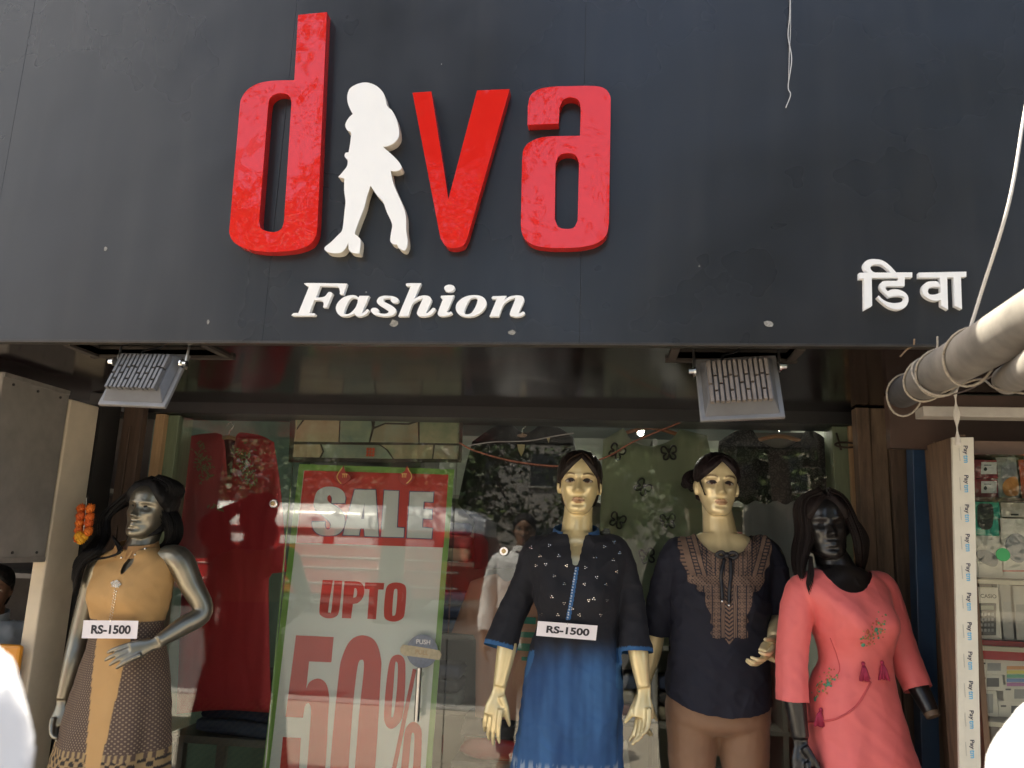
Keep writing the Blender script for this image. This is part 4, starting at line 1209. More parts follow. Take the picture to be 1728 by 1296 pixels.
def hand_geo(mb, wrist, d, nrm, side, curl=0.35, spread=0.10, S=1.0, thumb=0.6, wr=0.023):
    """palm plus five separate bent fingers; nrm is the way the palm faces"""
    d = Vector(d).normalized(); nrm = Vector(nrm); nrm = (nrm - d * nrm.dot(d)).normalized()
    s = d.cross(nrm).normalized() * side
    w0 = Vector(wrist)
    mb.tube([w0 - d * 0.02 * S, w0 + d * 0.015 * S, w0 + d * 0.05 * S, w0 + d * 0.082 * S], [wr, wr * 0.98, 0.033 * S, 0.034 * S], 16, flat=0.42)
    L = [(0.034, 0.024, 0.019), (0.039, 0.026, 0.020), (0.036, 0.024, 0.019), (0.028, 0.019, 0.016)]
    for k in range(4):
        o = (1.5 - k) * 0.0205
        p = w0 + d * (0.060 - 0.004 * abs(k - 1)) * S + s * o * 0.85 * S
        a = spread * (1.5 - k)
        dd = (d * math.cos(a) + s * math.sin(a)).normalized()
        pts = [p, p + dd * 0.026 * S]
        r = [0.0105 * S, 0.0098 * S]
        ang = 0.0
        q = pts[-1]
        for i in range(3):
            ang += curl * (0.7 + 0.25 * i) * (1.0 + 0.12 * k)
            v = dd * math.cos(ang) + nrm * math.sin(ang)
            q = q + v * L[k][i] * S
            pts.append(q); r.append((0.0088, 0.0078, 0.0058)[i] * S)
        mb.tube(pts, r, 10)
        mb.ball(q, 0.0058 * S, 8, 6)
    p = w0 + d * 0.016 * S + s * 0.018 * S
    td = (d * 0.72 + s * thumb + nrm * 0.35).normalized()
    q1 = p + td * 0.040 * S
    td2 = (d * 0.9 + s * thumb * 0.35 + nrm * 0.45).normalized()
    q2 = q1 + td2 * 0.032 * S; q3 = q2 + (td2 * 0.9 + nrm * 0.2).normalized() * 0.025 * S
    mb.tube([p, q1, q2, q3], [0.014 * S, 0.0115 * S, 0.0095 * S, 0.0065 * S], 10)
    mb.ball(q3, 0.0065 * S, 8, 6)

def torso_rings(rows, Ym, yaw, off=0.0, nu=72, n=5, bust=None, fold=None, ex=2.3, z_off=0.0):
    rings = []
    ca, sa = math.cos(yaw), math.sin(yaw)
    for q in spline(rows, n):
        py, cx, hw, df, db = q[:5]
        c = at(cx, py, Ym)
        w_ = hw * mpp(cx, py, Ym) + off
        r = []
        for j in range(nu):
            t = 2 * math.pi * j / nu
            ct, st = math.cos(t), math.sin(t)
            e = 2 / ex
            lx = w_ * math.copysign(abs(ct) ** e, ct)
            dep = (df + off) if st < 0 else (db + off)
            ly = dep * math.copysign(abs(st) ** e, st)
            if bust and st < 0:
                zb, bx, amp = bust
                ly -= amp * (G(lx - bx, 0.055) + G(lx + bx, 0.055)) * G(c.z - zb, 0.062) * min(1, -st * 2)
            if fold:
                k = fold(t, py)
                lx *= 1 + k; ly *= 1 + k
            r.append(Vector((c.x + lx * ca - ly * sa, c.y + lx * sa + ly * ca, c.z)))
        rings.append(r)
    return rings

def smooth_boundary(bm, it=6):
    bv = [v for v in bm.verts if v.is_boundary]
    nb = {v: [e.other_vert(v) for e in v.link_edges if e.is_boundary] for v in bv}
    for _ in range(it):
        new = {v: (v.co * 0.5 + sum((o.co for o in nb[v]), Vector()) * (0.5 / len(nb[v]))) for v in bv if nb[v]}
        for v, c in new.items(): v.co = c

def cut_cloth(me, kill, planes, wrinkle=0.0025, seed=0.0, ridge=0.6):
    """open the neckline (kill), cut cuffs and hem with planes (point, outward normal, radius), add creases"""
    bm = bmesh.new(); bm.from_mesh(me)
    for (p, n, rad, *flt) in planes:
        p = Vector(p); n = Vector(n).normalized()
        ok = flt[0] if flt else (lambda c: True)
        fs = [f for f in bm.faces if (f.calc_center_median() - p).length < rad and ok(f.calc_center_median())]
        vs = {v for f in fs for v in f.verts}; es = {e for f in fs for e in f.edges}
        bmesh.ops.bisect_plane(bm, geom=fs + list(es) + list(vs), plane_co=p, plane_no=n, clear_outer=False)
        dead = [f for f in bm.faces if (f.calc_center_median() - p).length < rad and (f.calc_center_median() - p).dot(n) > 1e-5 and ok(f.calc_center_median())]
        bmesh.ops.delete(bm, geom=dead, context='FACES')
    if kill is not None:
        dead = [v for v in bm.verts if kill(v.co)]
        bmesh.ops.delete(bm, geom=dead, context='VERTS')
    # keep the biggest island only
    bm.verts.ensure_lookup_table()
    smooth_boundary(bm)
    bm.normal_update()
    for v in bm.verts:
        a = noise.noise(v.co * 9 + Vector((seed, 0, 0))); c = noise.noise(Vector((v.co.x * 26 + seed, v.co.y * 26, v.co.z * 10)))
        d_ = noise.noise(Vector((v.co.x * 30 + v.co.z * 34, v.co.y * 30, seed + v.co.z * 8)))
        e_ = (1 - abs(noise.noise(Vector((v.co.x * 11 + v.co.z * 7 + seed, v.co.y * 9, v.co.z * 13 - v.co.x * 5))))) ** 5 - 0.3
        f_ = (1 - abs(noise.noise(Vector((v.co.x * 17 - v.co.z * 9 - seed, v.co.y * 12, v.co.z * 11 + v.co.x * 6))))) ** 6 - 0.25
        v.co += v.normal * wrinkle * (a * 1.2 + c * 0.9 + d_ * 0.7 + ridge * (e_ * 1.5 + f_ * 1.1))
    bm.normal_update()
    bm.to_mesh(me); bm.free()
    me.polygons.foreach_set('use_smooth', [True] * len(me.polygons))

def bvh_of(me):
    bm = bmesh.new(); bm.from_mesh(me)
    t = BVHTree.FromBMesh(bm); bm.free()
    return t
def hit(bvh, px, py):
    d = (at(px, py, 2.0) - CAM).normalized()
    p, n, i, _ = bvh.ray_cast(CAM, d)
    if p is None: return None, None
    if n.dot(d) > 0: n = -n
    return p, n
def patch_on(bvh, pts, name, m, parent, step=1.6, off=0.003, colf=None, sub=4):
    poly = outline(pts, sub)
    A = np.array(poly); x0, y0 = A.min(0); x1, y1 = A.max(0)
    nx, ny = int((x1 - x0) / step) + 2, int((y1 - y0) / step) + 2
    gx, gy = np.meshgrid(x0 + np.arange(nx) * step, y0 + np.arange(ny) * step)
    ins = inpoly(gx, gy, poly)
    vid = {}; vs = []; cs_ = []
    for j, i in zip(*np.nonzero(ins)):
        p, n = hit(bvh, gx[j, i], gy[j, i])
        if p is None: continue
        vid[(j, i)] = len(vs); vs.append(p + n * off)
        if colf: cs_.append(colf(gx[j, i], gy[j, i]))
    fs = []
    for (j, i) in vid:
        k = [(j, i), (j, i + 1), (j + 1, i + 1), (j + 1, i)]
        if all(q in vid for q in k):
            f = [vid[q] for q in k]
            z = [(vs[q] - CAM).length for q in f]
            if max(z) - min(z) < 0.03: fs.append(tuple(f))
    mb = MB(); mb.add(vs, fs)
    o = mb.build(name, m, parent, smooth=True, fix=False)
    if colf: set_col(o.data, np.array(cs_))
    return o
def discs_on(bvh, items, name, mats, parent, off=0.003, n=7):
    mb = MB()
    for (px, py, r, mi) in items:
        p, nn = hit(bvh, px, py)
        if p is None: continue
        s = r * mpp(px, py, p.y)
        u = nn.cross(Vector((0.1, 0.2, 1))).normalized(); v = nn.cross(u)
        tilt = Vector((random.uniform(-.25, .25), random.uniform(-.25, .25), 0))
        c = p + nn * off
        mb.add([c + nn * s * 0.35] + [c + (u * math.cos(2 * math.pi * k / n) + v * math.sin(2 * math.pi * k / n)) * s for k in range(n)], [(0, 1 + k, 1 + (k + 1) % n) for k in range(n)], mi)
    return mb.build(name, mats, parent, fix=False)
def tube_on(bvh, pts, r, name, m, parent, off=0.003, n=8):
    P = []
    for q in spline(pts, 6):
        p, nn = hit(bvh, q[0], q[1])
        if p is not None: P.append(p + nn * off)
    b = MB(); b.tube(P, r, n); return b.build(name, m, parent, smooth=True)

def lock(mb, pts, r, n, rng, tip=0.15, core=True, thick=0.0022, seg=5):
    """a lock of hair: core plus loose strands"""
    S = [np.array(p, float) for p in spline([tuple(p) for p in pts], seg)]
    K = len(S)
    prof = [r * (1 - (1 - tip) * max(0, (i / (K - 1) - 0.45) / 0.55) ** 1.3) for i in range(K)]
    if core:
        mb.tube([Vector(p) for p in S], [max(0.001, q * 0.66) for q in prof], 8)
    for k in range(n):
        a = rng.random() * 6.283; q = 0.72 + 0.34 * rng.random(); f = rng.uniform(-0.9, 0.9); kk = rng.randint(int(K * 0.7), K)
        P = []
        for i in range(kk):
            d = S[min(i + 1, K - 1)] - S[max(i - 1, 0)]
            d = Vector(d).normalized(); u = d.cross(Vector((0.2, 1, 0.1))).normalized(); v = d.cross(u)
            aa = a + f * i / K
            P.append(Vector(S[i]) + (u * math.cos(aa) + v * math.sin(aa)) * prof[i] * q)
        if len(P) > 2:
            mb.tube(P, [thick * (1 - 0.7 * i / len(P)) for i in range(len(P))], 4)

def skinmat(name, rough=0.3, metal=0.0, coat=0.0, spec=0.5):
    return mat(name, (1, 1, 1), rough, metal, vertex=True, coat=coat, spec=spec, bump=0.12, bs=25, var=0.06, vs=18)
def hairmat(name, c, rough=0.45):
    return mat(name, c, rough + 0.12, var=0.4, vs=30, stretch=(3, 3, 0.4), bump=0.5, bs=60, spec=0.22)
def headM(px, py, Y, yaw=0.0, pitch=0.0, roll=0.0, S=1.0):
    """chin at (px,py); yaw>0 looks to the right of the picture, pitch>0 looks up, roll>0 leans to the right"""
    return Matrix.Translation(at(px, py, Y)) @ Matrix.Rotation(yaw, 4, 'Z') @ Matrix.Rotation(-pitch, 4, 'X') @ Matrix.Rotation(roll, 4, 'Y') @ Matrix.Scale(S, 4) @ Matrix.Translation((0, 0.075, 0))
def base_plate(root, c):
    b = MB(); b.tube([Vector((c[0], c[1], c[2])), Vector((c[0], c[1], c[2] + 0.012))], 0.17, 28); b.build('base_plate', M_steel, root, auto=0.5)
def legs_geo(mb, hips, Ym, zb, rads, knee_dx=0.0, dy=0.0):
    """hips: two top points; straight legs to the floor with feet"""
    for (p, sg) in hips:
        kz = zb + 0.48
        k = Vector((p.x + sg * 0.0 + knee_dx, p.y - 0.01, kz)); a = Vector((p.x - sg * 0.01 + knee_dx, p.y + 0.015, zb + 0.085))
        arm_geo(mb, [p, (p + k) / 2, k, Vector((k.x, k.y + 0.012, zb + 0.34)), a], [rads, rads * 0.86, rads * 0.62, rads * 0.62, rads * 0.40], 18)
        mb.tube([a + Vector((0, 0.03, -0.02)), a + Vector((0, -0.03, -0.035)), a + Vector((0, -0.10, -0.055)), a + Vector((0, -0.17, -0.065))], [0.032, 0.036, 0.034, 0.016], 14)

def finish_body(root, mb, vox, base, M, paint, m, it=2):
    me = voxel(mb, vox, it)
    P = coords(me)
    C = np.tile(np.array(base, float), (len(P), 1))
    if paint: paint_face(P, C, M, *paint)
    set_col(me, C)
    me.materials.append(m)
    o = obj_from('body', me, root)
    return o
def finish_cloth(root, name, mb, vox, kill, planes, colf, m, wrinkle=0.0025, it=6, seed=0.0, extra=None):
    me = voxel(mb, vox, it)
    cut_cloth(me, kill, planes, wrinkle, seed, 0.25 if seed == 13.0 else 0.6)
    if colf is not None:
        set_col(me, np.array([colf(Vector(p)) for p in coords(me)]))
    if extra: extra(me)
    me.materials.append(m)
    bv = bvh_of(me)
    o = obj_from(name, me, root)
    return o, bv
def collar(root, name, c, rx, ry, z0, z1, a0, a1, m, tilt=0.0, flare=0.004):
    """standing band collar, open at the front between the angles"""
    mb = MB()
    rings = []
    for t in np.linspace(a0, a1, 40):
        r = []
        for (q, dz) in ((0, z0), (0, z1), (-0.004, z1), (-0.004, z0)):
            f = flare * (1 - (dz - z0) / max(1e-6, (z1 - z0)))
            x = (rx + q + f) * math.cos(t); y = (ry + q + f) * math.sin(t)
            r.append(Vector((c.x + x, c.y + y, c.z + dz + tilt * y)))
        rings.append(r)
    mb.loft(rings)
    return mb.build(name, m, root, auto=0.7)
def price_tag(TLp, TRp, BRp, BLp, Y, dy, label):
    P = [at(*TLp, Y), at(*TRp, Y + dy), at(*BRp, Y + dy), at(*BLp, Y)]
    P[2] = P[1] + P[3] - P[0]
    ex = (P[1] - P[0]); ez = (P[0] - P[3]); n = ex.cross(ez).normalized()
    if n.y > 0: n = -n
    t = thing('price_tag', label, 'price tag', tuple((P[2] + P[3]) / 2), 'price tags pinned on the mannequins')
    b = MB(); b.prism([P], -n * 0.0012); b.build('card', mat('tag_card', (0.80, 0.75, 0.78), 0.5, var=0.05), t)
    c = (P[0] + P[2]) / 2 + n * 0.0012
    lettering('print', 'RS-1500', 0.03, frame(c + ex * 0.02, ex, ez), mat('tag_ink', (0.025, 0.022, 0.03), 0.6), t, 0.0011, ex.length * 0.72, ez.length * 0.50)
    b = MB()
    b.tube([(P[0] + P[1]) / 2 + n * 0.002 - ez * 0.08, (P[0] + P[1]) / 2 + n * 0.003 + ez * 0.03], 0.0012, 5); b.build('pin', M_chrome, t)

M_cloth = mat('cloth_vertex', (1, 1, 1), 0.85, vertex=True, bump=0.35, bs=420, bdist=0.0008, var=0.12, vs=9)
M_cloth_s = mat('cloth_satin', (1, 1, 1), 0.6, vertex=True, bump=0.25, bs=380, bdist=0.0008, sheen=0.1, var=0.10, vs=7)

# ------------------------------------------------------------------ mannequin: cream, short hair, black and blue kurta
def mannequin_kurta():
    Y = 2.84
    zb = ZF - 0.09
    root = thing('mannequin', 'cream mannequin with short dark hair in a black and blue kurta', 'mannequin', tuple(Vector((at(972, 1290, Y).x, Y, zb))), 'mannequins before the glass')
    H = headM(975, 866, Y - 0.065, yaw=0.0, pitch=0.06, roll=0.01, S=0.985)
    B = MB()
    head_geo(B, H)
    nb = at(972, 918, Y + 0.01)
    nt_ = H @ Vector((0, 0.028, 0.075))
    B.tube([nt_, nt_.lerp(nb, 0.35), nb.lerp(nt_, 0.25), nb + Vector((0, 0.0, -0.03))], [0.050, 0.0515, 0.056, 0.075], 22)
    rows = [(898, 972, 34, .040, .050), (908, 972, 52, .050, .058), (920, 972, 74, .058, .064), (942, 973, 75, .082, .078), (985, 974, 65, .096, .082), (1012, 974, 61, .098, .082), (1050, 974, 54, .084, .077), (1085, 972, 54, .080, .078), (1140, 970, 70, .092, .098), (1200, 966, 80, .098, .112), (1262, 962, 80, .095, .105), (1300, 962, 70, .08, .09)]
    zbust = at(974, 1000, Y).z
    B.loft(torso_rings(rows, Y, 0.0, 0.0, bust=(zbust, 0.075, 0.030)))
    # arms
    LA = [V3(930, 930, Y), V3(905, 932, Y), V3(884, 985, Y + .005), V3(862, 1045, Y - .01), V3(855, 1095, Y - .04), V3(843, 1158, Y - .065)]
    RA = [V3(1015, 930, Y), V3(1040, 932, Y), V3(1060, 985, Y + .005), V3(1071, 1045, Y - .01), V3(1077, 1100, Y - .05), V3(1086, 1160, Y - .07)]
    ar = [.038, .040, .038, .034, .034, .0225]
    arm_geo(B, LA, ar); arm_geo(B, RA, ar)
    hand_geo(B, V3(842, 1164, Y - .066), V3(826, 1232, Y - .085) - V3(842, 1164, Y - .066), (0.5, 0.75, 0), 1, curl=0.16, spread=0.07, thumb=0.35)
    hand_geo(B, V3(1087, 1166, Y - .071), V3(1085, 1245, Y - .10) - V3(1087, 1166, Y - .071), (-0.8, -0.6, 0), 1, curl=0.24, spread=0.05, thumb=0.25)
    hl, hr = V3(930, 1240, Y), V3(1002, 1240, Y)
    legs_geo(B, [(hl, -1), (hr, 1)], Y, zb, 0.078)
    skin = (0.76, 0.62, 0.335)
    finish_body(root, B, 0.0040, skin, H, ((0.10, 0.055, 0.03), (0.09, 0.04, 0.03), (0.42, 0.24, 0.13), (0.24, 0.12, 0.09)), skinmat('pearl_skin', 0.25, 0.30, 0.3))
    # hair
    hb = MB()
    def off(t, v, x, y):
        fr = -math.sin(t)
        a = abs(x)
        if fr > 0.1:
            hl_ = 0.845 - 0.9 * max(0, (x - 0.008)) / 0.08 * 0.5 - (0.62 * max(0, (0.008 - x)) / 0.08 * 0.62)
        else:
            hl_ = 0.34 if fr > -0.35 else 0.10
        if -0.1 < fr <= 0.1: hl_ = 0.40
        k = (v - hl_) / 0.06
        k = max(0, min(1, k))
        st_ = 0.0022 * noise.noise(Vector((x * 160, y * 40, v * 10)))
        return -0.006 + k * (0.017 + st_)
    head_geo(hb, H, face=False, off=off, nu=120, n=8, ears=False)
    hair = hb.build('hair', hairmat('hair_dark', (0.022, 0.016, 0.014), 0.32), root, smooth=True)
    rng = random.Random(2)
    hs = MB()
    for k in range(26):
        u = k / 25
        a = H @ Vector((0.010, -0.066 + 0.01 * u, HH * (0.955 - 0.03 * u)))
        bb = H @ Vector((-0.040 - 0.012 * u, -0.085 + 0.022 * u, HH * (0.80 - 0.05 * u)))
        c = H @ Vector((-0.070, -0.052 + 0.03 * u, HH * (0.58 - 0.18 * u)))
        hs.tube([Vector(p) for p in spline([a, a.lerp(bb, 0.5) + Vector((0, -0.012, 0.004)), bb, c], 5)], [0.0016] * 16, 4)
        a = H @ Vector((0.014, -0.066 + 0.01 * u, HH * (0.955 - 0.03 * u)))
        bb = H @ Vector((0.046 + 0.01 * u, -0.082 + 0.025 * u, HH * (0.80 - 0.06 * u)))
        c = H @ Vector((0.073, -0.045 + 0.03 * u, HH * (0.55 - 0.2 * u)))
        hs.tube([Vector(p) for p in spline([a, a.lerp(bb, 0.5) + Vector((0, -0.010, 0.004)), bb, c], 5)], [0.0016] * 16, 4)
    hs.build('fringe', hairmat('hair_brown', (0.05, 0.03, 0.02), 0.35), hair, smooth=True)
    # kurta
    K = MB()
    g = [(900, 972, 36, .046, .055), (909, 972, 56, .058, .066), (921, 972, 80, .066, .072), (944, 973, 82, .095, .086), (985, 974, 72, .108, .090), (1012, 974, 68, .110, .090), (1050, 974, 63, .098, .087), (1090, 970, 70, .102, .093), (1140, 967, 78, .112, .112), (1200, 963, 81, .118, .126), (1300, 955, 88, .128, .135), (1420, 945, 100, .14, .145), (1480, 943, 104, .145, .15)]
    def fold(t, py):
        a = max(0, min(1, (py - 1080) / 250)) * 0.05
        return a * (math.sin(t * 7 + 0.6) + 0.6 * math.sin(t * 13 + 2))
    K.loft(torso_rings(g, Y, 0.0, 0.009, bust=(zbust, 0.075, 0.030), fold=fold))
    cl, cr = V3(843, 1093, Y - .035), V3(1073, 1101, Y - .05)
    def sleeve(J, rr, c):
        arm_geo(K, J, rr, 24)
    sleeve([V3(930, 928, Y), V3(908, 930, Y), V3(886, 985, Y + .005), V3(862, 1040, Y - .008), V3(842, 1095, Y - .036), V3(834, 1118, Y - .047)], [.046, .051, .050, .051, .057, .059], cl)
    sleeve([V3(1015, 928, Y), V3(1037, 930, Y), V3(1057, 985, Y + .005), V3(1068, 1040, Y - .01), V3(1073, 1102, Y - .05), V3(1074, 1124, Y - .06)], [.046, .051, .050, .049, .055, .057], cr)
    XL_, XR_ = at(886, 1100, Y).x, at(1049, 1100, Y - .05).x
    planes = [(cl, V3(834, 1118, Y - .047) - V3(848, 1060, Y - .02), 0.11, lambda c: c.x < XL_), (cr, V3(1072, 1124, Y - .04) - V3(1069, 1060, Y - .01), 0.11, lambda c: c.x > XR_), (at(955, 1470, Y), (0, 0, -1), 0.5)]
    zc, zsl = at(972, 893, Y).z, at(974, 952, Y).z
    xn = nb.x
    def kill(p):
        x, y, z = p.x - xn, p.y - nb.y, p.z
        if abs(x) < 0.075 and y < 0.02:
            if z > zc - 0.035 + 0.25 * abs(x) + (0.02 if y < -0.03 else 0.02): 
                if abs(x) < 0.066: return True
            xs_ = x - 0.004
            if z > zsl and y < 0 and abs(xs_) < 0.006 + (z - zsl) * 0.20: return True
        if abs(x) < 0.062 and abs(y) < 0.075 and z > zc - 0.018: return True
        return False
    zt = at(972, 1068, Y).z; zw = at(972, 1135, Y).z; zh = at(960, 1272, Y).z
    ccl, ccr = cl, cr
    nl = (V3(834, 1118, Y - .047) - V3(848, 1060, Y - .02)).normalized(); nr = (V3(1072, 1124, Y - .04) - V3(1069, 1060, Y - .01)).normalized()
    def colf(p):
        dark = Vector((0.0095, 0.010, 0.016))
        if (p - ccl).length < 0.13 and (p.x < at(905, 1080, Y).x):
            if (p - ccl).dot(nl) > -0.014: return (0.03, 0.11, 0.26)
            return dark
        if (p - ccr).length < 0.13 and p.x > at(1040, 1080, Y).x:
            if (p - ccr).dot(nr) > -0.014: return (0.03, 0.11, 0.26)
            return dark
        if abs(p.x - xn) > 0.165 and p.z > zw: return dark
        nz = noise.noise(Vector((p.x * 22, p.y * 8, p.z * 3)))
        n2 = noise.noise(Vector((p.x * 60, 3, p.z * 8)))
        k = (zt - p.z) / (zt - zw) + 0.25 * nz
        k = max(0, min(1, k))
        blue = Vector((0.016, 0.058, 0.165)).lerp(Vector((0.040, 0.122, 0.29)), max(0, min(1, 0.5 + 0.9 * nz + 0.4 * n2)))
        c = dark.lerp(blue, k * k * (3 - 2 * k))
        if p.z < zh:
            q = (zh - p.z) / 0.05
            if q < 1 and math.sin(p.x * 230) > -0.3 and n2 > -0.25: c = c.lerp(Vector((0.45, 0.52, 0.58)), 0.55 * math.sin(q * 3.14))
        return c
    o, bv = finish_cloth(root, 'kurta', K, 0.0048, kill, planes, colf, M_cloth, 0.0032, seed=1.0)
    cc = Vector((nb.x, nb.y - 0.008, zc))
    M_bl = mat('collar_blue', (0.022, 0.075, 0.19), 0.8, var=0.2, vs=50)
    collar(root, 'collar', cc, 0.079, 0.068, -0.040, 0.004, -math.pi / 2 + 0.62, 1.5 * math.pi - 0.62, M_bl, tilt=0.30, flare=0.012)
    def plc(x, y):
        d = math.hypot(((y / 4.6) % 1) - 0.5, 0) 
        cx = 975 - (y - 940) * 0.165
        if abs(x - cx) < 1.1 and d < 0.25: return (0.5, 0.55, 0.62)
        return (0.03, 0.11, 0.27)
    patch_on(bv, [(970, 957, 1), (978, 957, 1), (963, 1047, 1), (954, 1047, 1)], 'placket', M_cloth, root, 1.2, 0.0025, plc)
    sq = [(292, 500), (358, 492), (325, 530), (392, 530), (420, 565), (310, 565), (375, 603), (411, 631), (367, 678), (330, 740), (388, 742), (466, 742), (558, 450), (590, 480), (555, 497), (610, 520), (522, 535), (587, 545), (488, 572), (600, 587), (527, 607), (485, 632), (560, 633), (518, 685), (563, 690), (542, 742), (355, 450), (625, 465), (295, 455), (345, 560), (500, 690), (410, 700), (440, 720)]
    items = []
    for (x, y) in sq:
        for k in range(3):
            a = 2.1 * k + x
            items.append((760 + x / 2.1375 + 1.9 * math.cos(a), 690 + y / 2.1375 + 1.9 * math.sin(a), 1.15, 0))
    tag(discs_on(bv, items, 'sequins', mat('sequin', (0.7, 0.68, 0.66), 0.12, 1.0), root), kind='stuff')
    base_plate(root, (nb.x, Y, zb))
mannequin_kurta()
price_tag((907.8, 1047.9), (1008.4, 1055.8), (1006.5, 1086), (904.6, 1072.7), 2.84 - 0.135, 0.0, 'RS-1500 price tag pinned at the waist of the blue kurta')

# ------------------------------------------------------------------ mannequin: cream, tied hair, navy top, brown leggings
def mannequin_top():
    Y = 2.90
    zb = ZF - 0.09
    root = thing('mannequin', 'cream mannequin with tied dark hair in a navy embroidered top', 'mannequin', (at(1212, 1290, Y).x, Y, zb), 'mannequins before the glass')
    H = headM(1216, 869, Y - 0.065, yaw=0.06, pitch=0.06, roll=0.03, S=0.97)
    B = MB(); head_geo(B, H)
    nb = at(1218, 922, Y + 0.01)
    nt_ = H @ Vector((0, 0.028, 0.075))
    B.tube([nt_, nt_.lerp(nb, 0.35), nb.lerp(nt_, 0.25), nb + Vector((0, 0, -0.03))], [0.050, 0.053, 0.060, 0.085], 22)
    rows = [(900, 1218, 36, .040, .050), (910, 1218, 55, .050, .058), (922, 1217, 80, .060, .066), (945, 1216, 82, .085, .080), (990, 1215, 76, .100, .085), (1020, 1215, 74, .104, .085), (1060, 1214, 66, .090, .080), (1100, 1213, 68, .085, .085), (1150, 1212, 78, .092, .100), (1200, 1211, 82, .096, .112), (1222, 1211, 74, .08, .10), (1236, 1211, 50, .06, .08)]
    zbust = at(1215, 1008, Y).z
    B.loft(torso_rings(rows, Y, 0.0, 0.0, bust=(zbust, 0.078, 0.030)))
    LA = [V3(1165, 932, Y), V3(1140, 935, Y), V3(1120, 990, Y + .02), V3(1108, 1050, Y + .05), V3(1100, 1100, Y + .08), V3(1086, 1155, Y + .10)]
    RA = [V3(1270, 932, Y), V3(1296, 935, Y), V3(1313, 985, Y + .01), V3(1318, 1040, Y + .02), V3(1312, 1062, Y - .05), V3(1306, 1078, Y - .11)]
    arm_geo(B, LA, [.042, .046, .042, .036, .034, .0225]); arm_geo(B, RA, [.042, .046, .042, .037, .033, .0225])
    hand_geo(B, V3(1085, 1160, Y + .10), V3(1078, 1240, Y + .11) - V3(1085, 1160, Y + .10), (0.8, 0.3, 0), 1, curl=0.3, spread=0.06, thumb=0.3)
    hand_geo(B, V3(1305, 1080, Y - .115), V3(1290, 1118, Y - .20) - V3(1305, 1080, Y - .115), (-0.7, 0.0, 0.5), -1, curl=0.38, spread=0.14, thumb=0.7)
    legs_geo(B, [(V3(1170, 1225, Y), -1), (V3(1254, 1225, Y), 1)], Y, zb, 0.076)
    finish_body(root, B, 0.0040, (0.76, 0.63, 0.37), H, ((0.14, 0.075, 0.04), (0.10, 0.045, 0.035), (0.46, 0.27, 0.155), (0.26, 0.13, 0.11)), skinmat('pearl_skin', 0.25, 0.30, 0.3))
    hb = MB()
    def off(t, v, x, y):
        fr = -math.sin(t)
        if fr > 0.1: hl_ = 0.835 - 0.30 * (abs(x - 0.006) / 0.07) ** 0.9
        elif fr > -0.2: hl_ = 0.585
        else: hl_ = 0.22
        k = max(0, min(1, (v - hl_) / 0.06))
        return -0.006 + k * (0.019 + 0.003 * noise.noise(Vector((x * 150, y * 50, v * 8))))
    head_geo(hb, H, face=False, off=off, nu=120, n=8, ears=False)
    hair = hb.build('hair', hairmat('hair_dark2', (0.018, 0.012, 0.013), 0.4), root, smooth=True)
    hs = MB(); rng = random.Random(3)
    for s, n in ((-1, 22), (1, 22)):                      # strands swept back over the temples
        for k in range(n):
            u = k / (n - 1)
            a = H @ Vector((0.004 * s + 0.006, -0.070 + 0.05 * u, HH * (0.955 + 0.02 * u)))
            b1 = H @ Vector((s * (0.046 + 0.02 * u), -0.074 + 0.05 * u, HH * (0.82 - 0.02 * u)))
            c = H @ Vector((s * 0.079, -0.018 + 0.05 * u, HH * (0.62 - 0.06 * u)))
            hs.tube([Vector(p) for p in spline([a, a.lerp(b1, .5) + Vector((0, -.01, .006)), b1, c], 5)], [0.0018] * 16, 4)
    for k in range(7):                                     # loose wisp before the ear
        a = H @ Vector((-0.072, -0.040 + 0.003 * k, HH * 0.60)); b1 = H @ Vector((-0.066, -0.060 + 0.003 * k, HH * 0.48)); c = H @ Vector((-0.056 + 0.001 * k, -0.066, HH * 0.30))
        hs.tube([Vector(p) for p in spline([a, b1, c], 5)], [0.0016 - 0.00012 * i for i in range(11)], 4)
    hs.build('strands', hairmat('hair_dark2', (0, 0, 0)), hair, smooth=True)
    bun = MB(); c0 = H @ Vector((-0.085, 0.035, HH * 0.60))
    lock(bun, [c0 + Vector((0.03, 0.03, 0.03)), c0 + Vector((-0.012, 0, 0.012)), c0 + Vector((-0.018, -0.005, -0.012)), c0 + Vector((0.01, 0.0, -0.02)), c0 + Vector((0.02, 0.02, 0.0))], 0.016, 26, rng, 0.6)
    bun.build('bun', hairmat('hair_dark2', (0, 0, 0)), hair, smooth=True)
    K = MB()
    g = [(903, 1218, 40, .046, .055), (911, 1218, 60, .058, .066), (923, 1217, 86, .068, .074), (946, 1216, 89, .098, .088), (990, 1215, 82, .112, .094), (1020, 1215, 81, .118, .094), (1060, 1215, 79, .112, .095), (1100, 1214, 80, .112, .102), (1150, 1212, 84, .114, .118), (1200, 1212, 85, .116, .126), (1240, 1212, 86, .118, .128)]
    def fold(t, py): return max(0, min(1, (py - 1060) / 160)) * 0.018 * (math.sin(t * 6 + 1.0) + 0.6 * math.sin(t * 11))
    K.loft(torso_rings(g, Y, 0.0, 0.004, bust=(zbust, 0.078, 0.030), fold=fold))
    arm_geo(K, [V3(1165, 930, Y), V3(1142, 934, Y), V3(1121, 990, Y + .02), V3(1110, 1045, Y + .047), V3(1106, 1085, Y + .07)], [.047, .051, .051, .050, .050], 24)
    arm_geo(K, [V3(1270, 930, Y), V3(1294, 934, Y), V3(1312, 985, Y + .01), V3(1317, 1030, Y + .02), V3(1319, 1060, Y + .02)], [.047, .051, .051, .052, .052], 24)
    cl, cr = V3(1108, 1070, Y + .06), V3(1318, 1036, Y + .02)
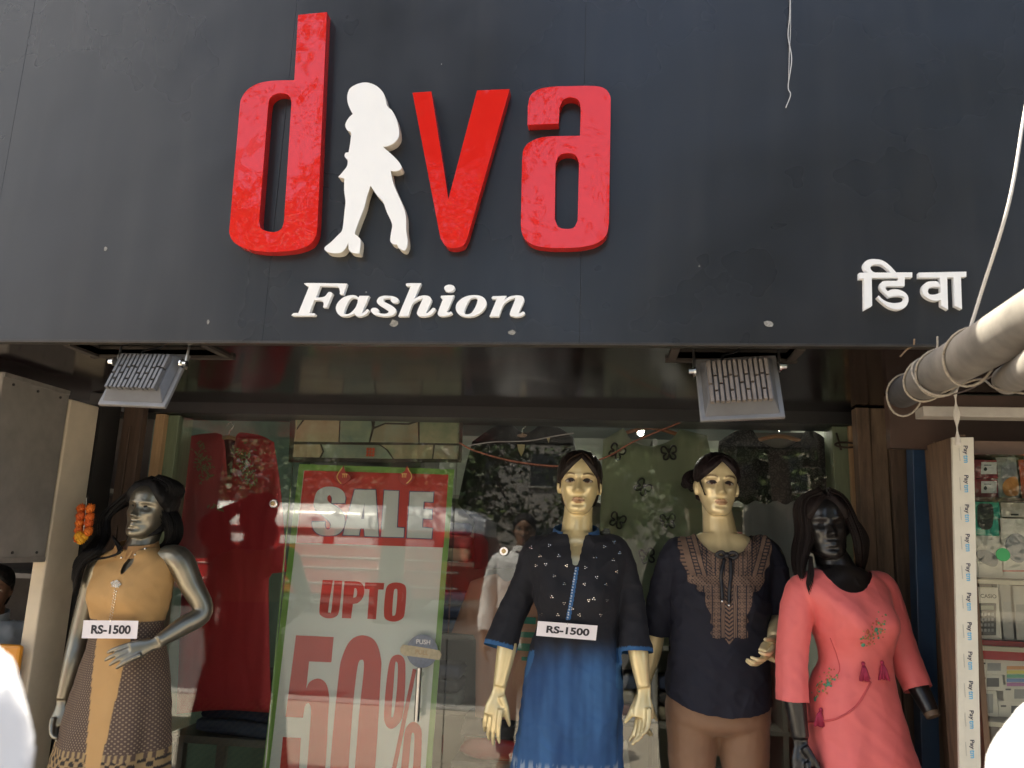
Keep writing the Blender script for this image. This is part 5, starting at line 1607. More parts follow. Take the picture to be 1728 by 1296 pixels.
    planes = [(cl, (-.05, .1, -1), 0.10, lambda c: c.x < XL_), (cr, (0.05, 0, -1), 0.10, lambda c: c.x > XR_)]
    XL_, XR_ = at(1131, 1075, Y).x, at(1300, 1040, Y).x
    zf = at(1220, 937, Y - 0.1).z
    zl, zm = at(1128, 1180, Y - 0.1).z, at(1225, 1212, Y - 0.11).z
    def kill(p):
        x, y, z = p.x - nb.x, p.y - nb.y, p.z
        if y < 0.03:
            a = abs(x) / 0.094
            if a < 1 and z > zf + 0.072 * a ** 2.6: return True
        elif abs(x) < 0.09 and z > nb.z - 0.0: return True
        if z < zl and abs(x) < 0.30:
            a = (x + 0.005) / 0.19
            if z < zm + (zl - zm) * min(1, abs(a)) ** 2.5: return True
        return False
    def colf(p): return (0.0075, 0.0085, 0.020)
    o, bv = finish_cloth(root, 'top', K, 0.0048, kill, planes, colf, M_cloth, 0.0042, seed=5.0)
    z3 = (1120, 880, 1296 / 220)
    yoke = zoomed([(145, 130, 1), (135, 250), (165, 310), (165, 390), (205, 460), (235, 520), (240, 600), (285, 625), (325, 640), (335, 700), (405, 710, 1), (415, 830), (445, 890), (470, 935), (460, 1000), (490, 1045), (462, 1105), (500, 1160), (600, 1160, 1), (655, 1235, 1), (710, 1160, 1), (825, 1160), (840, 1105), (815, 1045), (842, 990), (828, 935), (855, 890), (875, 830), (885, 710, 1), (940, 695), (975, 640), (1000, 590), (1000, 500), (1050, 430), (1050, 370), (1075, 260), (1040, 150, 1), (950, 118, 1), (845, 108, 1), (822, 200), (745, 268), (640, 300), (600, 303), (520, 288), (430, 240), (365, 165), (335, 108, 1), (240, 112, 1)], *z3)
    yb = [(q[0], q[1]) for q in outline(yoke, 4)]
    def lace(px, py):
        x = (px - z3[0]) * z3[2]; y = (py - z3[1]) * z3[2]
        ax = abs(x - 650)
        br = (0.175, 0.112, 0.082); dk = (0.014, 0.013, 0.022)
        def stripe(v, p, d): return (v / p) % 1 < d
        if y < 540:
            u = ax - 330 + (y - 130) * 0.28
            if 0 < u < 150:
                if stripe(u, 50, 0.22): return dk
                if 55 < u < 105 and stripe(y, 34, 0.35): return dk
                return br
            if u <= 0:
                if stripe(y + ax * 0.8, 30, 0.34) and u > -70: return dk
                if stripe(ax, 44, 0.2): return dk
                if math.sin(x * 0.19) * math.sin(y * 0.19) > 0.55: return dk
                return br
            return br if not (stripe(y, 40, 0.3) and u > 170) else dk
        if y < 640 and ax < 360:
            return dk if (math.sin(ax * 0.19) * math.sin(y * 0.17) > 0.45) else br
        if ax < 40:
            return dk if stripe(y + ax * 0.8, 42, 0.42) else br
        if ax < 78:
            return dk if stripe(ax - 40, 19, 0.30) else br
        if stripe(ax - 78, 85, 0.13): return dk
        r = math.hypot(((ax - 78) % 52) - 26, (y % 56) - 28)
        if 9 < r < 15: return dk
        return dk if (math.sin(ax * 0.23) * math.sin(y * 0.21) > 0.62) else br
    patch_on(bv, yoke, 'embroidered_yoke', M_cloth, root, 1.0, 0.003, lace, sub=5)
    M_rib = mat('black_ribbon', (0.008, 0.008, 0.012), 0.45)
    neck = zoomed([(333, 105), (360, 165), (430, 243), (520, 292), (610, 306), (700, 290), (780, 245), (825, 180), (842, 105)], *z3)
    tube_on(bv, [(q[0], q[1] + 1) for q in neck], 0.0055, 'neck_binding', M_rib, root, 0.002)
    bow = MB(); p0, n0 = hit(bv, z3[0] + 620 / z3[2], z3[1] + 350 / z3[2])
    s = mpp(1225, 940, Y - .1)
    for sg in (-1, 1):
        bow.tube([Vector(q) for q in spline([p0 + n0 * .006, p0 + n0 * .014 + Vector((sg * 9 * s, 0, 4 * s)), p0 + n0 * .012 + Vector((sg * 17 * s, 0, 0)), p0 + n0 * .010 + Vector((sg * 10 * s, 0, -5 * s)), p0 + n0 * .006], 5)], 0.006, 8, flat=0.5)
    bow.ball(p0 + n0 * .01, 0.010, 12, 8)
    bow.build('bow', M_rib, root, smooth=True)
    for pts in ([(600, 380), (570, 520), (575, 650), (578, 780)], [(660, 380), (668, 520), (655, 680), (648, 815)]):
        tube_on(bv, zoomed(pts, *z3), 0.0062, 'ribbon_tie', M_rib, root, 0.006)
    for x, y in ((580, 790), (648, 826)):
        p, n = hit(bv, z3[0] + x / z3[2], z3[1] + y / z3[2]); b = MB(); b.ball(p + n * .007, 0.005, 10, 8); b.build('bead', M_chrome, root, smooth=True)
    # leggings
    LG = MB()
    LG.loft(torso_rings([(1120, 1213, 70, .09, .09), (1160, 1212, 80, .098, .108), (1200, 1211, 84, .102, .118), (1222, 1211, 80, .096, .112), (1236, 1211, 52, .065, .085)], Y, 0.0, 0.005))
    for p, sg in ((V3(1167, 1220, Y), -1), (V3(1255, 1220, Y), 1)):
        k = Vector((p.x, p.y - .01, zb + .48))
        arm_geo(LG, [p, (p + k) / 2, k, Vector((k.x, k.y + .012, zb + .34)), Vector((k.x - sg * .01, k.y + .025, zb + .12))], [.086, .070, .057, .056, .041], 20)
    me = voxel(LG, 0.006, 5)
    cut_cloth(me, None, [], 0.002, 2.0)
    set_col(me, np.tile((0.235, 0.13, 0.075), (len(me.vertices), 1))); me.materials.append(M_cloth_s)
    obj_from('leggings', me, root)
    base_plate(root, (nb.x, Y, zb))
mannequin_top()

# ------------------------------------------------------------------ mannequin: silver, long wig, tan and brown dress
def mannequin_silver():
    Y = 2.72
    zb = ZF - 0.09
    yaw = -0.22
    root = thing('mannequin', 'silver mannequin with long black wig in a tan sleeveless dress', 'mannequin', (at(205, 1290, Y).x, Y, zb), 'mannequins before the glass')
    H = headM(222, 906, Y - 0.055, yaw=-0.03, pitch=0.10, roll=0.06, S=0.93)
    B = MB(); head_geo(B, H)
    nb = at(232, 938, Y + 0.01)
    nt_ = H @ Vector((0, 0.028, 0.075))
    B.tube([nt_, nt_.lerp(nb, 0.35), nb.lerp(nt_, 0.25), nb + Vector((0, 0, -0.03))], [0.047, 0.049, 0.056, 0.075], 22)
    rows = [(922, 232, 30, .040, .050), (932, 231, 48, .050, .058), (944, 230, 68, .060, .066), (966, 228, 69, .082, .078), (1000, 223, 62, .094, .08), (1022, 220, 58, .090, .078), (1045, 216, 52, .080, .075), (1072, 213, 52, .078, .078), (1120, 210, 64, .088, .095), (1170, 207, 72, .092, .105), (1230, 203, 70, .088, .10), (1270, 202, 55, .07, .085)]
    zbust = at(222, 1000, Y).z
    B.loft(torso_rings(rows, Y, yaw, 0.0, bust=(zbust, 0.070, 0.028)))
    LA = [V3(190, 952, Y + .01), V3(168, 957, Y + .02), V3(152, 1005, Y + .03), V3(134, 1072, Y + .02), V3(122, 1120, Y - .01), V3(105, 1180, Y - .03)]
    RA = [V3(278, 940, Y), V3(303, 946, Y - .01), V3(322, 985, Y + .0), V3(343, 1032, Y + .01), V3(306, 1058, Y - .05), V3(266, 1083, Y - .115)]
    arm_geo(B, LA, [.038, .042, .039, .035, .032, .021]); arm_geo(B, RA, [.044, .047, .041, .034, .032, .021])
    hand_geo(B, V3(104, 1184, Y - .032), V3(96, 1235, Y - .05) - V3(104, 1184, Y - .032), (0.9, -0.2, 0.1), -1, curl=0.34, spread=0.06, S=0.95, thumb=0.35, wr=.021)
    hand_geo(B, V3(262, 1086, Y - .12), V3(222, 1099, Y - .155) - V3(262, 1086, Y - .12), (0.05, 0.9, -0.45), -1, curl=0.16, spread=0.07, S=0.92, thumb=0.35, wr=.021)
    legs_geo(B, [(V3(172, 1225, Y), -1), (V3(240, 1225, Y), 1)], Y, zb, 0.078)
    finish_body(root, B, 0.0040, (0.28, 0.255, 0.20), H, None, skinmat('silver_skin', 0.34, 0.85, 0.0))
    K = MB()
    g = [(923, 232, 32, .046, .055), (932, 231, 50, .058, .066), (945, 230, 68, .068, .074), (966, 229, 70, .094, .086), (1000, 224, 68, .106, .088), (1022, 221, 66, .102, .086), (1045, 217, 62, .092, .084), (1058, 216, 60, .092, .086), (1100, 213, 67, .102, .105), (1150, 206, 80, .115, .125), (1220, 195, 92, .13, .14), (1300, 183, 102, .15, .155), (1420, 168, 118, .17, .175), (1500, 160, 126, .18, .185)]
    def fold(t, py): return max(0, min(1, (py - 1070) / 230)) * 0.045 * (math.sin(t * 6 + 0.3) + 0.5 * math.sin(t * 11 + 2))
    K.loft(torso_rings(g, Y, yaw, 0.004, bust=(zbust, 0.070, 0.028), fold=fold))
    zc, zsl = at(228, 917, Y).z, at(209, 968, Y - .09).z
    fx = at(212, 955, Y - 0.09).x
    def kill(p):
        x, y, z = p.x - nb.x, p.y - nb.y, p.z
        if abs(x) < 0.062 and abs(y) < 0.075 and z > zc - 0.02: return True
        if y < 0 and z > zsl and abs(p.x - fx - (z - zsl) * 0.13) < 0.004 + 0.009 * math.sin(min(1, max(0, (z - zsl) / 0.065)) * 3.14): return True
        return False
    tan_ = (0.50, 0.295, 0.115); brn = (0.085, 0.052, 0.038)
    zwst = at(216, 1046, Y).z
    def panel(p):
        f = (zwst - p.z) / (zwst - at(150, 1296, Y).z)
        xl = at(155, 1080, Y - .1).x * (1 - f) + at(147, 1296, Y - .14).x * f; xr = at(220, 1080, Y - .1).x * (1 - f) + at(172, 1296, Y - .14).x * f
        return xl < p.x < xr and p.y < Y
    def bod(p): return p.z > zwst + 0.004
    zh1, zh2 = at(180, 1272, Y - .13).z, at(180, 1284, Y - .13).z
    def colf(p):
        if bod(p) or panel(p): return tan_
        if zh2 < p.z < zh1: return (0.34, 0.235, 0.11) if math.sin(p.x * 330) > -0.1 else brn
        if p.z < zh2: return (0.33, 0.22, 0.10) if math.sin(p.x * 190) * math.sin(p.z * 210) > -0.05 else (0.02, 0.014, 0.012)
        return brn
    def extra(me):
        P = coords(me)
        a = me.attributes.new('pat', 'FLOAT_VECTOR', 'POINT')
        cx = nb.x - 0.05
        th = np.arctan2(P[:, 0] - cx, -(P[:, 1] - Y))
        msk = np.array([0.0 if (bod(Vector(p)) or panel(Vector(p)) or p[2] < zh1) else 1.0 for p in P])
        a.data.foreach_set('vector', np.stack([th * 0.19, P[:, 2], msk], 1).astype(np.float32).ravel())
    m = mat('dress_weave', (1, 1, 1), 0.75, vertex=True, bump=0.3, bs=400, bdist=0.0008, var=0.08, vs=8)
    nt = m.node_tree; L = nt.links.new; bs = nt.nodes['Principled BSDF']
    at_ = N(nt, 'ShaderNodeAttribute', attribute_name='pat')
    sx = N(nt, 'ShaderNodeSeparateXYZ'); L(at_.outputs['Vector'], sx.inputs[0])
    def M1(op, a, b_):
        n = N(nt, 'ShaderNodeMath', operation=op)
        for k, v in enumerate((a, b_)):
            if v is None: continue
            if isinstance(v, (int, float)): n.inputs[k].default_value = v
            else: L(v, n.inputs[k])
        return n.outputs[0]
    su = M1('SINE', M1('MULTIPLY', sx.outputs[0], 420.0), None); sv = M1('SINE', M1('MULTIPLY', sx.outputs[1], 440.0), None)
    dot = M1('GREATER_THAN', M1('MULTIPLY', su, sv), 0.42)
    fac = M1('MULTIPLY', M1('MULTIPLY', dot, sx.outputs[2]), 0.9)
    mx = N(nt, 'ShaderNodeMix', data_type='RGBA'); old = bs.inputs['Base Color'].links[0].from_socket
    L(fac, mx.inputs['Factor']); L(old, mx.inputs['A']); mx.inputs['B'].default_value = (0.26, 0.19, 0.12, 1); L(mx.outputs['Result'], bs.inputs['Base Color'])
    o, bv = finish_cloth(root, 'dress', K, 0.0048, kill, [(at(165, 1490, Y), (0, 0, -1), 0.6)], colf, m, 0.0020, seed=9.0, extra=extra)
    cc = Vector((nb.x - 0.003, nb.y - 0.006, zc))
    col_o = collar(root, 'collar', cc, 0.072, 0.064, -0.036, 0.004, -math.pi / 2 - 0.22 + 0.30, 1.5 * math.pi - 0.22 - 0.20, mat('collar_tan', (0.40, 0.215, 0.085), 0.7, var=0.2, vs=30), tilt=0.22, flare=0.012)
    M_st = mat('stone_silver', (0.75, 0.72, 0.62), 0.15, 0.8)
    for (px, py) in ((199, 935), (205, 941), (228, 936), (245, 926)):
        b = MB(); c = at(px, py, Y - 0.082); b.ball(c, 0.0045, 8, 6); b.build('collar_pearl', M_st, col_o, smooth=True)
    br = []
    for k in range(26):
        a = k * 2.4; r = 8.5 * math.sqrt(k / 26)
        br.append((197 + r * math.cos(a) * (1.0), 986 + r * math.sin(a) * 0.75, 1.7, 0))
    discs_on(bv, br, 'brooch', M_st, root, 0.004)
    ch = [(196 - (y - 996) * 0.17 + (1.6 if k % 2 else -1.6), y, 1.3, 0) for k, y in enumerate(np.arange(996, 1047, 2.2))]
    discs_on(bv, ch, 'bead_chain', M_st, root, 0.003)
    # wig
    hb = MB()
    def off(t, v, x, y):
        fr = -math.sin(t)
        if fr > 0.15: hl_ = 0.86 - 0.36 * (abs(x) / 0.07) ** 2.0
        elif fr > -0.15: hl_ = 0.42
        else: hl_ = 0.02
        k = max(0, min(1, (v - hl_) / 0.08))
        return -0.007 + k * (0.026 + 0.004 * noise.noise(Vector((x * 110, y * 60, v * 7))))
    head_geo(hb, H, face=False, off=off, nu=110, n=8, ears=False)
    M_h = hairmat('wig_black', (0.0085, 0.0075, 0.008), 0.42)
    hair = hb.build('hair', M_h, root, smooth=True)
    rng = random.Random(11)
    hl = MB()
    def hp(x, y, v): return H @ Vector((x, y, HH * v))
    for k in range(13):                                    # full mass on the picture's right, ending at the shoulder
        u = k / 12
        lock(hl, [hp(0.012, -0.03 + 0.07 * u, 1.0), hp(0.070, -0.02 + 0.07 * u, 0.88), at(270 + 12 * math.sin(u * 3), 850 + 6 * u, Y + 0.02 + 0.11 * u), at(286 + 12 * math.sin(u * 3.1), 885, Y + 0.02 + 0.11 * u), at(284 + 14 * math.sin(u * 3.1), 912, Y + 0.03 + 0.11 * u), at(268 + 12 * math.sin(u * 3.1), 926, Y + 0.05 + 0.1 * u)], 0.024, 48, rng, 0.35, thick=0.0019)
    for k in range(9):                                    # long tresses over the picture's left shoulder
        u = k / 8
        lock(hl, [hp(-0.008, -0.02 + 0.07 * u, 1.0), hp(-0.072, -0.005 + 0.06 * u, 0.84), at(183 - 4 * u, 868, Y + 0.03 + 0.08 * u), at(178 - 8 * u, 905, Y + 0.01 + 0.08 * u), at(163 - 14 * u, 930, Y - 0.045 + 0.06 * u), at(140 - 9 * u, 948, Y - 0.05 + 0.05 * u), at(128 - 4 * u, 975, Y - 0.05 + 0.04 * u), at(125 - 2 * u, 1000 - 25 * u, Y - .04 + .04 * u)], 0.017, 40, rng, 0.2, thick=0.0019)
    for k in range(5):                                    # stray wisps crossing the shoulder
        u = k / 4
        lock(hl, [at(190, 905, Y - .05), at(206 - 6 * u, 928 + 3 * u, Y - .085), at(190 - 10 * u, 938 + 3 * u, Y - .085), at(165 - 8 * u, 943 + 3 * u, Y - .07), at(146, 955 + 6 * u, Y - .06)], 0.003, 6, rng, 0.2, core=False, thick=0.0016)
    hl.build('tresses', M_h, hair, smooth=True, fix=False)
    base_plate(root, (nb.x, Y, zb))
mannequin_silver()
price_tag((141, 1046.7), (233.6, 1047.5), (232, 1079), (137.7, 1077), 2.72 - 0.155, 0.01, 'RS-1500 price tag pinned at the waist of the tan dress')

# ------------------------------------------------------------------ mannequin: black, long wig, coral dress
def mannequin_coral():
    Y = 2.70
    zb = ZF - 0.09
    yaw = 0.34
    root = thing('mannequin', 'glossy black mannequin with long dark wig in a coral pink dress', 'mannequin', (at(1435, 1290, Y).x, Y, zb), 'mannequins before the glass')
    H = headM(1407, 942, Y - 0.06, yaw=0.02, pitch=0.06, roll=-0.05, S=0.93)
    B = MB(); head_geo(B, H)
    nb = at(1420, 978, Y + 0.01)
    nt_ = H @ Vector((0, 0.028, 0.075))
    B.tube([nt_, nt_.lerp(nb, 0.35), nb.lerp(nt_, 0.25), nb + Vector((0.005, 0, -0.03))], [0.046, 0.050, 0.058, 0.080], 22)
    rows = [(956, 1419, 32, .040, .050), (966, 1419, 52, .052, .058), (980, 1419, 74, .064, .066), (1002, 1420, 74, .085, .078), (1040, 1430, 60, .100, .08), (1062, 1435, 58, .100, .08), (1092, 1440, 52, .085, .075), (1118, 1441, 50, .080, .075), (1160, 1440, 62, .088, .095), (1210, 1440, 72, .092, .108), (1270, 1440, 70, .088, .10), (1310, 1440, 56, .07, .085)]
    zbust = at(1430, 1045, Y).z
    B.loft(torso_rings(rows, Y, yaw, 0.0, bust=(zbust, 0.072, 0.032)))
    LA = [V3(1374, 994, Y - .02), V3(1350, 998, Y - .03), V3(1341, 1050, Y - .045), V3(1336, 1110, Y - .05), V3(1340, 1170, Y - .06), V3(1350, 1245, Y - .07)]
    RA = [V3(1464, 990, Y + .03), V3(1488, 993, Y + .04), V3(1506, 1040, Y + .05), V3(1528, 1105, Y + .04), V3(1548, 1155, Y + .01), V3(1572, 1203, Y - .03)]
    arm_geo(B, LA, [.04, .044, .042, .037, .034, .026]); arm_geo(B, RA, [.04, .044, .041, .036, .032, .024])
    hand_geo(B, V3(1351, 1250, Y - .072), V3(1358, 1325, Y - .09) - V3(1351, 1250, Y - .072), (0.8, 0.3, 0), 1, curl=0.3, spread=0.06, thumb=0.3)
    legs_geo(B, [(V3(1402, 1280, Y - .01), -1), (V3(1472, 1280, Y + .01), 1)], Y, zb, 0.078)
    finish_body(root, B, 0.0040, (0.012, 0.0105, 0.0105), H, None, skinmat('black_skin', 0.28, 0.0, 0.2, 0.5))
    b = MB(); p = RA[-1]; d = (RA[-1] - RA[-2]).normalized(); b.tube([p - d * .002, p + d * .012], [.0235, .021], 18); b.build('wrist_socket', mat('socket_brown', (0.12, 0.08, 0.05), 0.6), root, auto=0.6)
    K = MB()
    g = [(958, 1419, 36, .046, .055), (967, 1419, 56, .060, .066), (981, 1419, 78, .072, .074), (1003, 1421, 80, .096, .086), (1040, 1432, 67, .112, .088), (1062, 1436, 64, .112, .088), (1092, 1441, 58, .098, .084), (1118, 1442, 57, .094, .086), (1150, 1439, 66, .102, .104), (1200, 1443, 76, .112, .125), (1296, 1456, 92, .135, .15), (1400, 1468, 110, .16, .175), (1480, 1475, 108, .16, .175)]
    def fold(t, py): return max(0, min(1, (py - 1130) / 170)) * 0.065 * (math.sin(t * 5 + 0.9) + 0.5 * math.sin(t * 9 + 2))
    K.loft(torso_rings(g, Y, yaw, 0.004, bust=(zbust, 0.072, 0.032), fold=fold))
    arm_geo(K, [V3(1374, 992, Y - .02), V3(1352, 997, Y - .03), V3(1342, 1050, Y - .045), V3(1337, 1110, Y - .05), V3(1336, 1178, Y - .06), V3(1337, 1210, Y - .065)], [.046, .050, .050, .049, .049, .050], 24)
    arm_geo(K, [V3(1464, 988, Y + .03), V3(1486, 992, Y + .04), V3(1505, 1040, Y + .05), V3(1525, 1100, Y + .04), V3(1548, 1160, Y + .005), V3(1560, 1188, Y - .015)], [.045, .049, .048, .045, .043, .043], 24)
    cl, cr = V3(1336, 1182, Y - .06), V3(1549, 1163, Y + .003)
    dl = V3(1337, 1210, Y - .065) - V3(1336, 1160, Y - .058); dr_ = V3(1560, 1188, Y - .015) - V3(1540, 1140, Y + .018)
    n0 = at(1437, 999, Y - .09)
    z_s = at(1420, 957, Y).z
    xc = at(1423, 975, Y - 0.04).x
    def kill(p):
        x, y, z = p.x - xc, p.y - nb.y, p.z
        if y < 0.02:
            a = abs(x - 0.012) / 0.092
            return a < 1 and z > n0.z + (z_s - n0.z + 0.012) * a ** 2.4
        return abs(x - 0.0) < 0.085 and z > nb.z + 0.0
    XL_, XR_ = at(1363, 1185, Y - .06).x, at(1514, 1165, Y).x
    c0 = (0.74, 0.145, 0.14)
    def colf(p): return c0
    o, bv = finish_cloth(root, 'dress', K, 0.0048, kill, [(cl, dl, 0.10, lambda c: c.x < XL_), (cr, dr_, 0.10, lambda c: c.x > XR_), (at(1475, 1470, Y), (0, 0, -1), 0.5)], colf, M_cloth_s, 0.0030, seed=13.0)
    zz = (1280, 820, 926 / 340)
    # peplum seam
    tube_on(bv, zoomed([(228, 1085), (290, 1082), (370, 1065), (450, 1010), (500, 930), (515, 900)], *zz), 0.003, 'peplum_seam', mat('coral_dark', (0.52, 0.075, 0.08), 0.7), root, 0.001)
    tube_on(bv, zoomed([(330, 700), (360, 780), (372, 850), (330, 900)], *zz), 0.0016, 'waist_seam', mat('coral_dark', (0, 0, 0)), root, 0.0005)
    rnd = random.Random(4)
    MM = [mat('emb_green', (0.12, 0.22, 0.08), 0.6), mat('emb_gold', (0.36, 0.24, 0.09), 0.5, 0.3), mat('emb_rust', (0.42, 0.09, 0.045), 0.6), mat('emb_teal', (0.06, 0.25, 0.16), 0.5)]
    it = []
    for (x0, y0, x1, y1, n) in ((480, 700, 575, 630, 70), (262, 950, 345, 870, 64)):
        for k in range(n):
            t = rnd.random()
            x = x0 + (x1 - x0) * t + rnd.gauss(0, 14); y = y0 + (y1 - y0) * t + rnd.gauss(0, 22) + 8
            it.append((zz[0] + x / zz[2], zz[1] + y / zz[2], rnd.uniform(1.2, 2.3), rnd.choice((0, 1, 1, 2, 2, 3))))
        for dx, dy in ((0, 30), (60, -40), (20, -30)):
            it.append((zz[0] + (x0 + dx) / zz[2], zz[1] + (y0 + dy) / zz[2], 4.0, 3 if dx != 20 else 2))
    discs_on(bv, it, 'embroidery', MM, root, 0.002)
    M_ts = mat('tassel_magenta', (0.36, 0.018, 0.065), 0.7, var=0.3, vs=60)
    for (x, y) in ((478, 850), (562, 845), (292, 1065)):
        p, n = hit(bv, zz[0] + x / zz[2], zz[1] + (y - 36) / zz[2])
        if p is None: continue
        s = mpp(1450, 1140, p.y)
        b = MB()
        for k in range(30):
            a = rnd.uniform(-1, 1); q = rnd.uniform(-.4, 1)
            b.tube([p + n * .006, p + n * (.010 + .004 * q) + Vector((a * 4 * s, 0, -10 * s)), p + n * (.010 + .006 * q) + Vector((a * 9 * s, 0, -(24 + 4 * rnd.random()) * s))], [.0022, .003, .0024], 5)
        b.ball(p + n * .006, 0.006, 10, 8)
        b.build('tassel', M_ts, root, smooth=True, fix=False)
    # wig
    hb = MB()
    def off(t, v, x, y):
        fr = -math.sin(t)
        if fr > 0.15: hl_ = 0.86 - 0.46 * (abs(x) / 0.07) ** 1.6
        elif fr > -0.15: hl_ = 0.30
        else: hl_ = 0.02
        k = max(0, min(1, (v - hl_) / 0.08))
        return -0.007 + k * (0.022 + 0.003 * noise.noise(Vector((x * 110, y * 60, v * 7))))
    head_geo(hb, H, face=False, off=off, nu=110, n=8, ears=False)
    M_h = hairmat('wig_brown', (0.014, 0.0085, 0.008), 0.5)
    hair = hb.build('hair', M_h, root, smooth=True)
    rng = random.Random(12); hl = MB()
    def hp(x, y, v): return H @ Vector((x, y, HH * v))
    for k in range(12):
        u = k / 11
        lock(hl, [hp(-0.008, -0.055 + 0.10 * u, 0.99), hp(-0.062, -0.045 + 0.09 * u, 0.84), at(1364 - 13 * u, 900, Y - .03 + .12 * u), at(1358 - 14 * u, 930, Y - .04 + .12 * u), at(1353 - 10 * u, 960, Y - .055 + .12 * u), at(1356 - 8 * u, 992 - 10 * u, Y - .065 + .12 * u)], 0.019, 42, rng, 0.3, thick=0.0019)
    for k in range(5):
        u = k / 4
        lock(hl, [at(1368, 940, Y - .06), at(1366 + 5 * u, 965, Y - .085), at(1362 + 8 * u, 985 - 8 * u, Y - .095), at(1366 + 6 * u, 1003 - 18 * u, Y - .10)], 0.005, 8, rng, 0.15, thick=.0018)
    for k in range(10):
        u = k / 9
        lock(hl, [hp(0.008, -0.055 + 0.10 * u, 0.99), hp(0.060, -0.045 + 0.09 * u, 0.84), at(1445 + 8 * u, 900, Y - .04 + .12 * u), at(1450 + 8 * u, 930, Y - .03 + .12 * u), at(1450 + 4 * u, 958, Y + .02 + .09 * u), at(1446, 985, Y + .07 + .06 * u)], 0.017, 24, rng, 0.4)
    hl.build('tresses', M_h, hair, smooth=True, fix=False)
    base_plate(root, (nb.x, Y, zb))
mannequin_coral()
# ================================================================== RIGHT-HAND STALL
YC = 2.42
ST = thing('sticker_strip', 'white upright strip printed with repeated payment stickers', 'strip', (X(1635, 1000, YC), YC, 0.3))
x0s, x1s = X(1611, 900, YC), X(1646, 900, YC)
zt_ = at(1625, 738, YC).z
q_ = [at(1607, 738, YC), at(1643, 738, YC), at(1660, 1500, YC), at(1624, 1500, YC)]
b = MB(); b.hexa(q_, [p + Vector((0, 0.012, 0)) for p in q_]); b.build('board', mat('strip_white', (0.62, 0.58, 0.48), 0.5, var=0.12, vs=12), ST, bevel=0.001)
M_pay, M_tm, M_sub = mat('print_navy', (0.02, 0.02, 0.05), 0.6), mat('print_cyan', (0.10, 0.38, 0.60), 0.6), mat('print_grey', (0.40, 0.38, 0.33), 0.6)
for k in range(13):
    py = 766 + k * 49.5 + 0.25 * k
    c = at(1633 + (py - 900) * 0.026, py, YC); c.y = YC - 0.0008
    s = mpp(1633, py, YC)
    if c.z + 16 * s > zt_: c.z = zt_ - 17 * s
    sx0, sx1 = at(1607 + (py - 738) * 0.0223, py, YC).x, at(1643 + (py - 738) * 0.0223, py, YC).x
    cx = sx0 + (sx1 - sx0) * 0.60
    lettering('print_dark', 'Pay', 0.03, frame((cx, c.y, c.z + 6.5 * s), (0, 0, -1), (1, 0, 0)), M_pay, ST, 0.0006, 15 * s, 9 * s)
    lettering('print_blue', 'tm', 0.03, frame((cx, c.y, c.z - 8.5 * s), (0, 0, -1), (1, 0, 0)), M_tm, ST, 0.0006, 13 * s, 7.5 * s)
    b = MB(); b.box((sx0 + (sx1 - sx0) * 0.30, c.y, c.z - 12 * s), (sx0 + (sx1 - sx0) * 0.335, c.y + 0.0004, c.z + 10 * s)); b.build('print_line', M_sub, ST)
CS = thing('display_cabinet', 'glass-fronted cabinet of computer accessories at the right edge', 'cabinet', (X(1720, 1000, 2.5), 2.5, 0.06))
xa, xb = x1s + 0.002, x1s + 0.75
M_cab = mat('cabinet_wood', (0.12, 0.07, 0.045), 0.5, var=0.3)
b = MB(); b.box((xa, 2.66, 0.06), (xb, 2.675, zt_ + 0.02)); b.build('back_panel', M_cab, CS)
b = MB(); b.box((xa - 0.016, YC + 0.014, 0.06), (xa - 0.001, 2.68, zt_ + 0.01)); b.build('side_panel', M_wood_o, CS)
b = MB(); b.box((xa, YC + 0.03, zt_ - 0.045), (xb, 2.655, zt_ - 0.005)); b.build('top_board', M_cab, CS)
M_shl = mat('shelf_cream', (0.50, 0.44, 0.33), 0.4, var=0.1)
shelf_px = [842, 978, 1088, 1212]
for py in shelf_px:
    z = at(1690, py, 2.52).z
    b = MB(); b.box((xa, YC + 0.035, z - 0.012), (xb, 2.655, z)); b.build('shelf_board', M_shl if py > 900 else M_cab, CS)
b = MB(); b.box((xa, YC + 0.004, 0.3), (xb, YC + 0.009, zt_ - 0.046)); b.build('front_glass', M_glass, CS)
YB = 2.50
def pbox(x0, y0, x1, y1, c, label, dep=0.05, Y=YB, name='product_box', cat='box', rough=0.4):
    P0, P1 = at(x0, y1, Y), at(x1, y0, Y)
    t = thing(name, label, cat, ((P0.x + P1.x) / 2, Y, P0.z), 'accessories in the cabinet')
    b = MB(); b.box((P0.x, Y, P0.z), (P1.x, Y + dep, P1.z)); b.build('carton', mat('carton_%s' % label[:14].replace(' ', '_'), c, rough, var=0.1, vs=20), t, bevel=0.0015)
    return t, P0, P1
def shape(t, pts, Y, m, name='print', th=0.0006):
    b = MB(); b.prism([[at(x, y, Y) for x, y in outline(pts, 5)]], (0, th, 0)); return b.build(name, m, t)
def rect(x0, y0, x1, y1): return [(x0, y0, 1), (x1, y0, 1), (x1, y1, 1), (x0, y1, 1)]
M_k, M_g, M_w = mat('print_black', (0.02, 0.02, 0.022), 0.3), mat('print_mid', (0.22, 0.22, 0.22), 0.4), mat('print_white', (0.66, 0.64, 0.58), 0.5)
for k in range(2):
    t, a, c = pbox(1641, 776 + k * 33, 1683, 807 + k * 33, (0.22, 0.02, 0.03), 'maroon cartridge box, %s of two, at the cabinet top' % ['upper', 'lower'][k])
    shape(t, rect(1656, 780 + k * 32, 1682, 800 + k * 32), YB - 0.001, M_w); shape(t, [(1660, 792 + k * 32), (1663, 788 + k * 32), (1666, 792 + k * 32), (1663, 795 + k * 32)], YB - 0.002, M_k)
    shape(t, rect(1661, 784 + k * 32, 1673, 786 + k * 32), YB - 0.002, M_g)
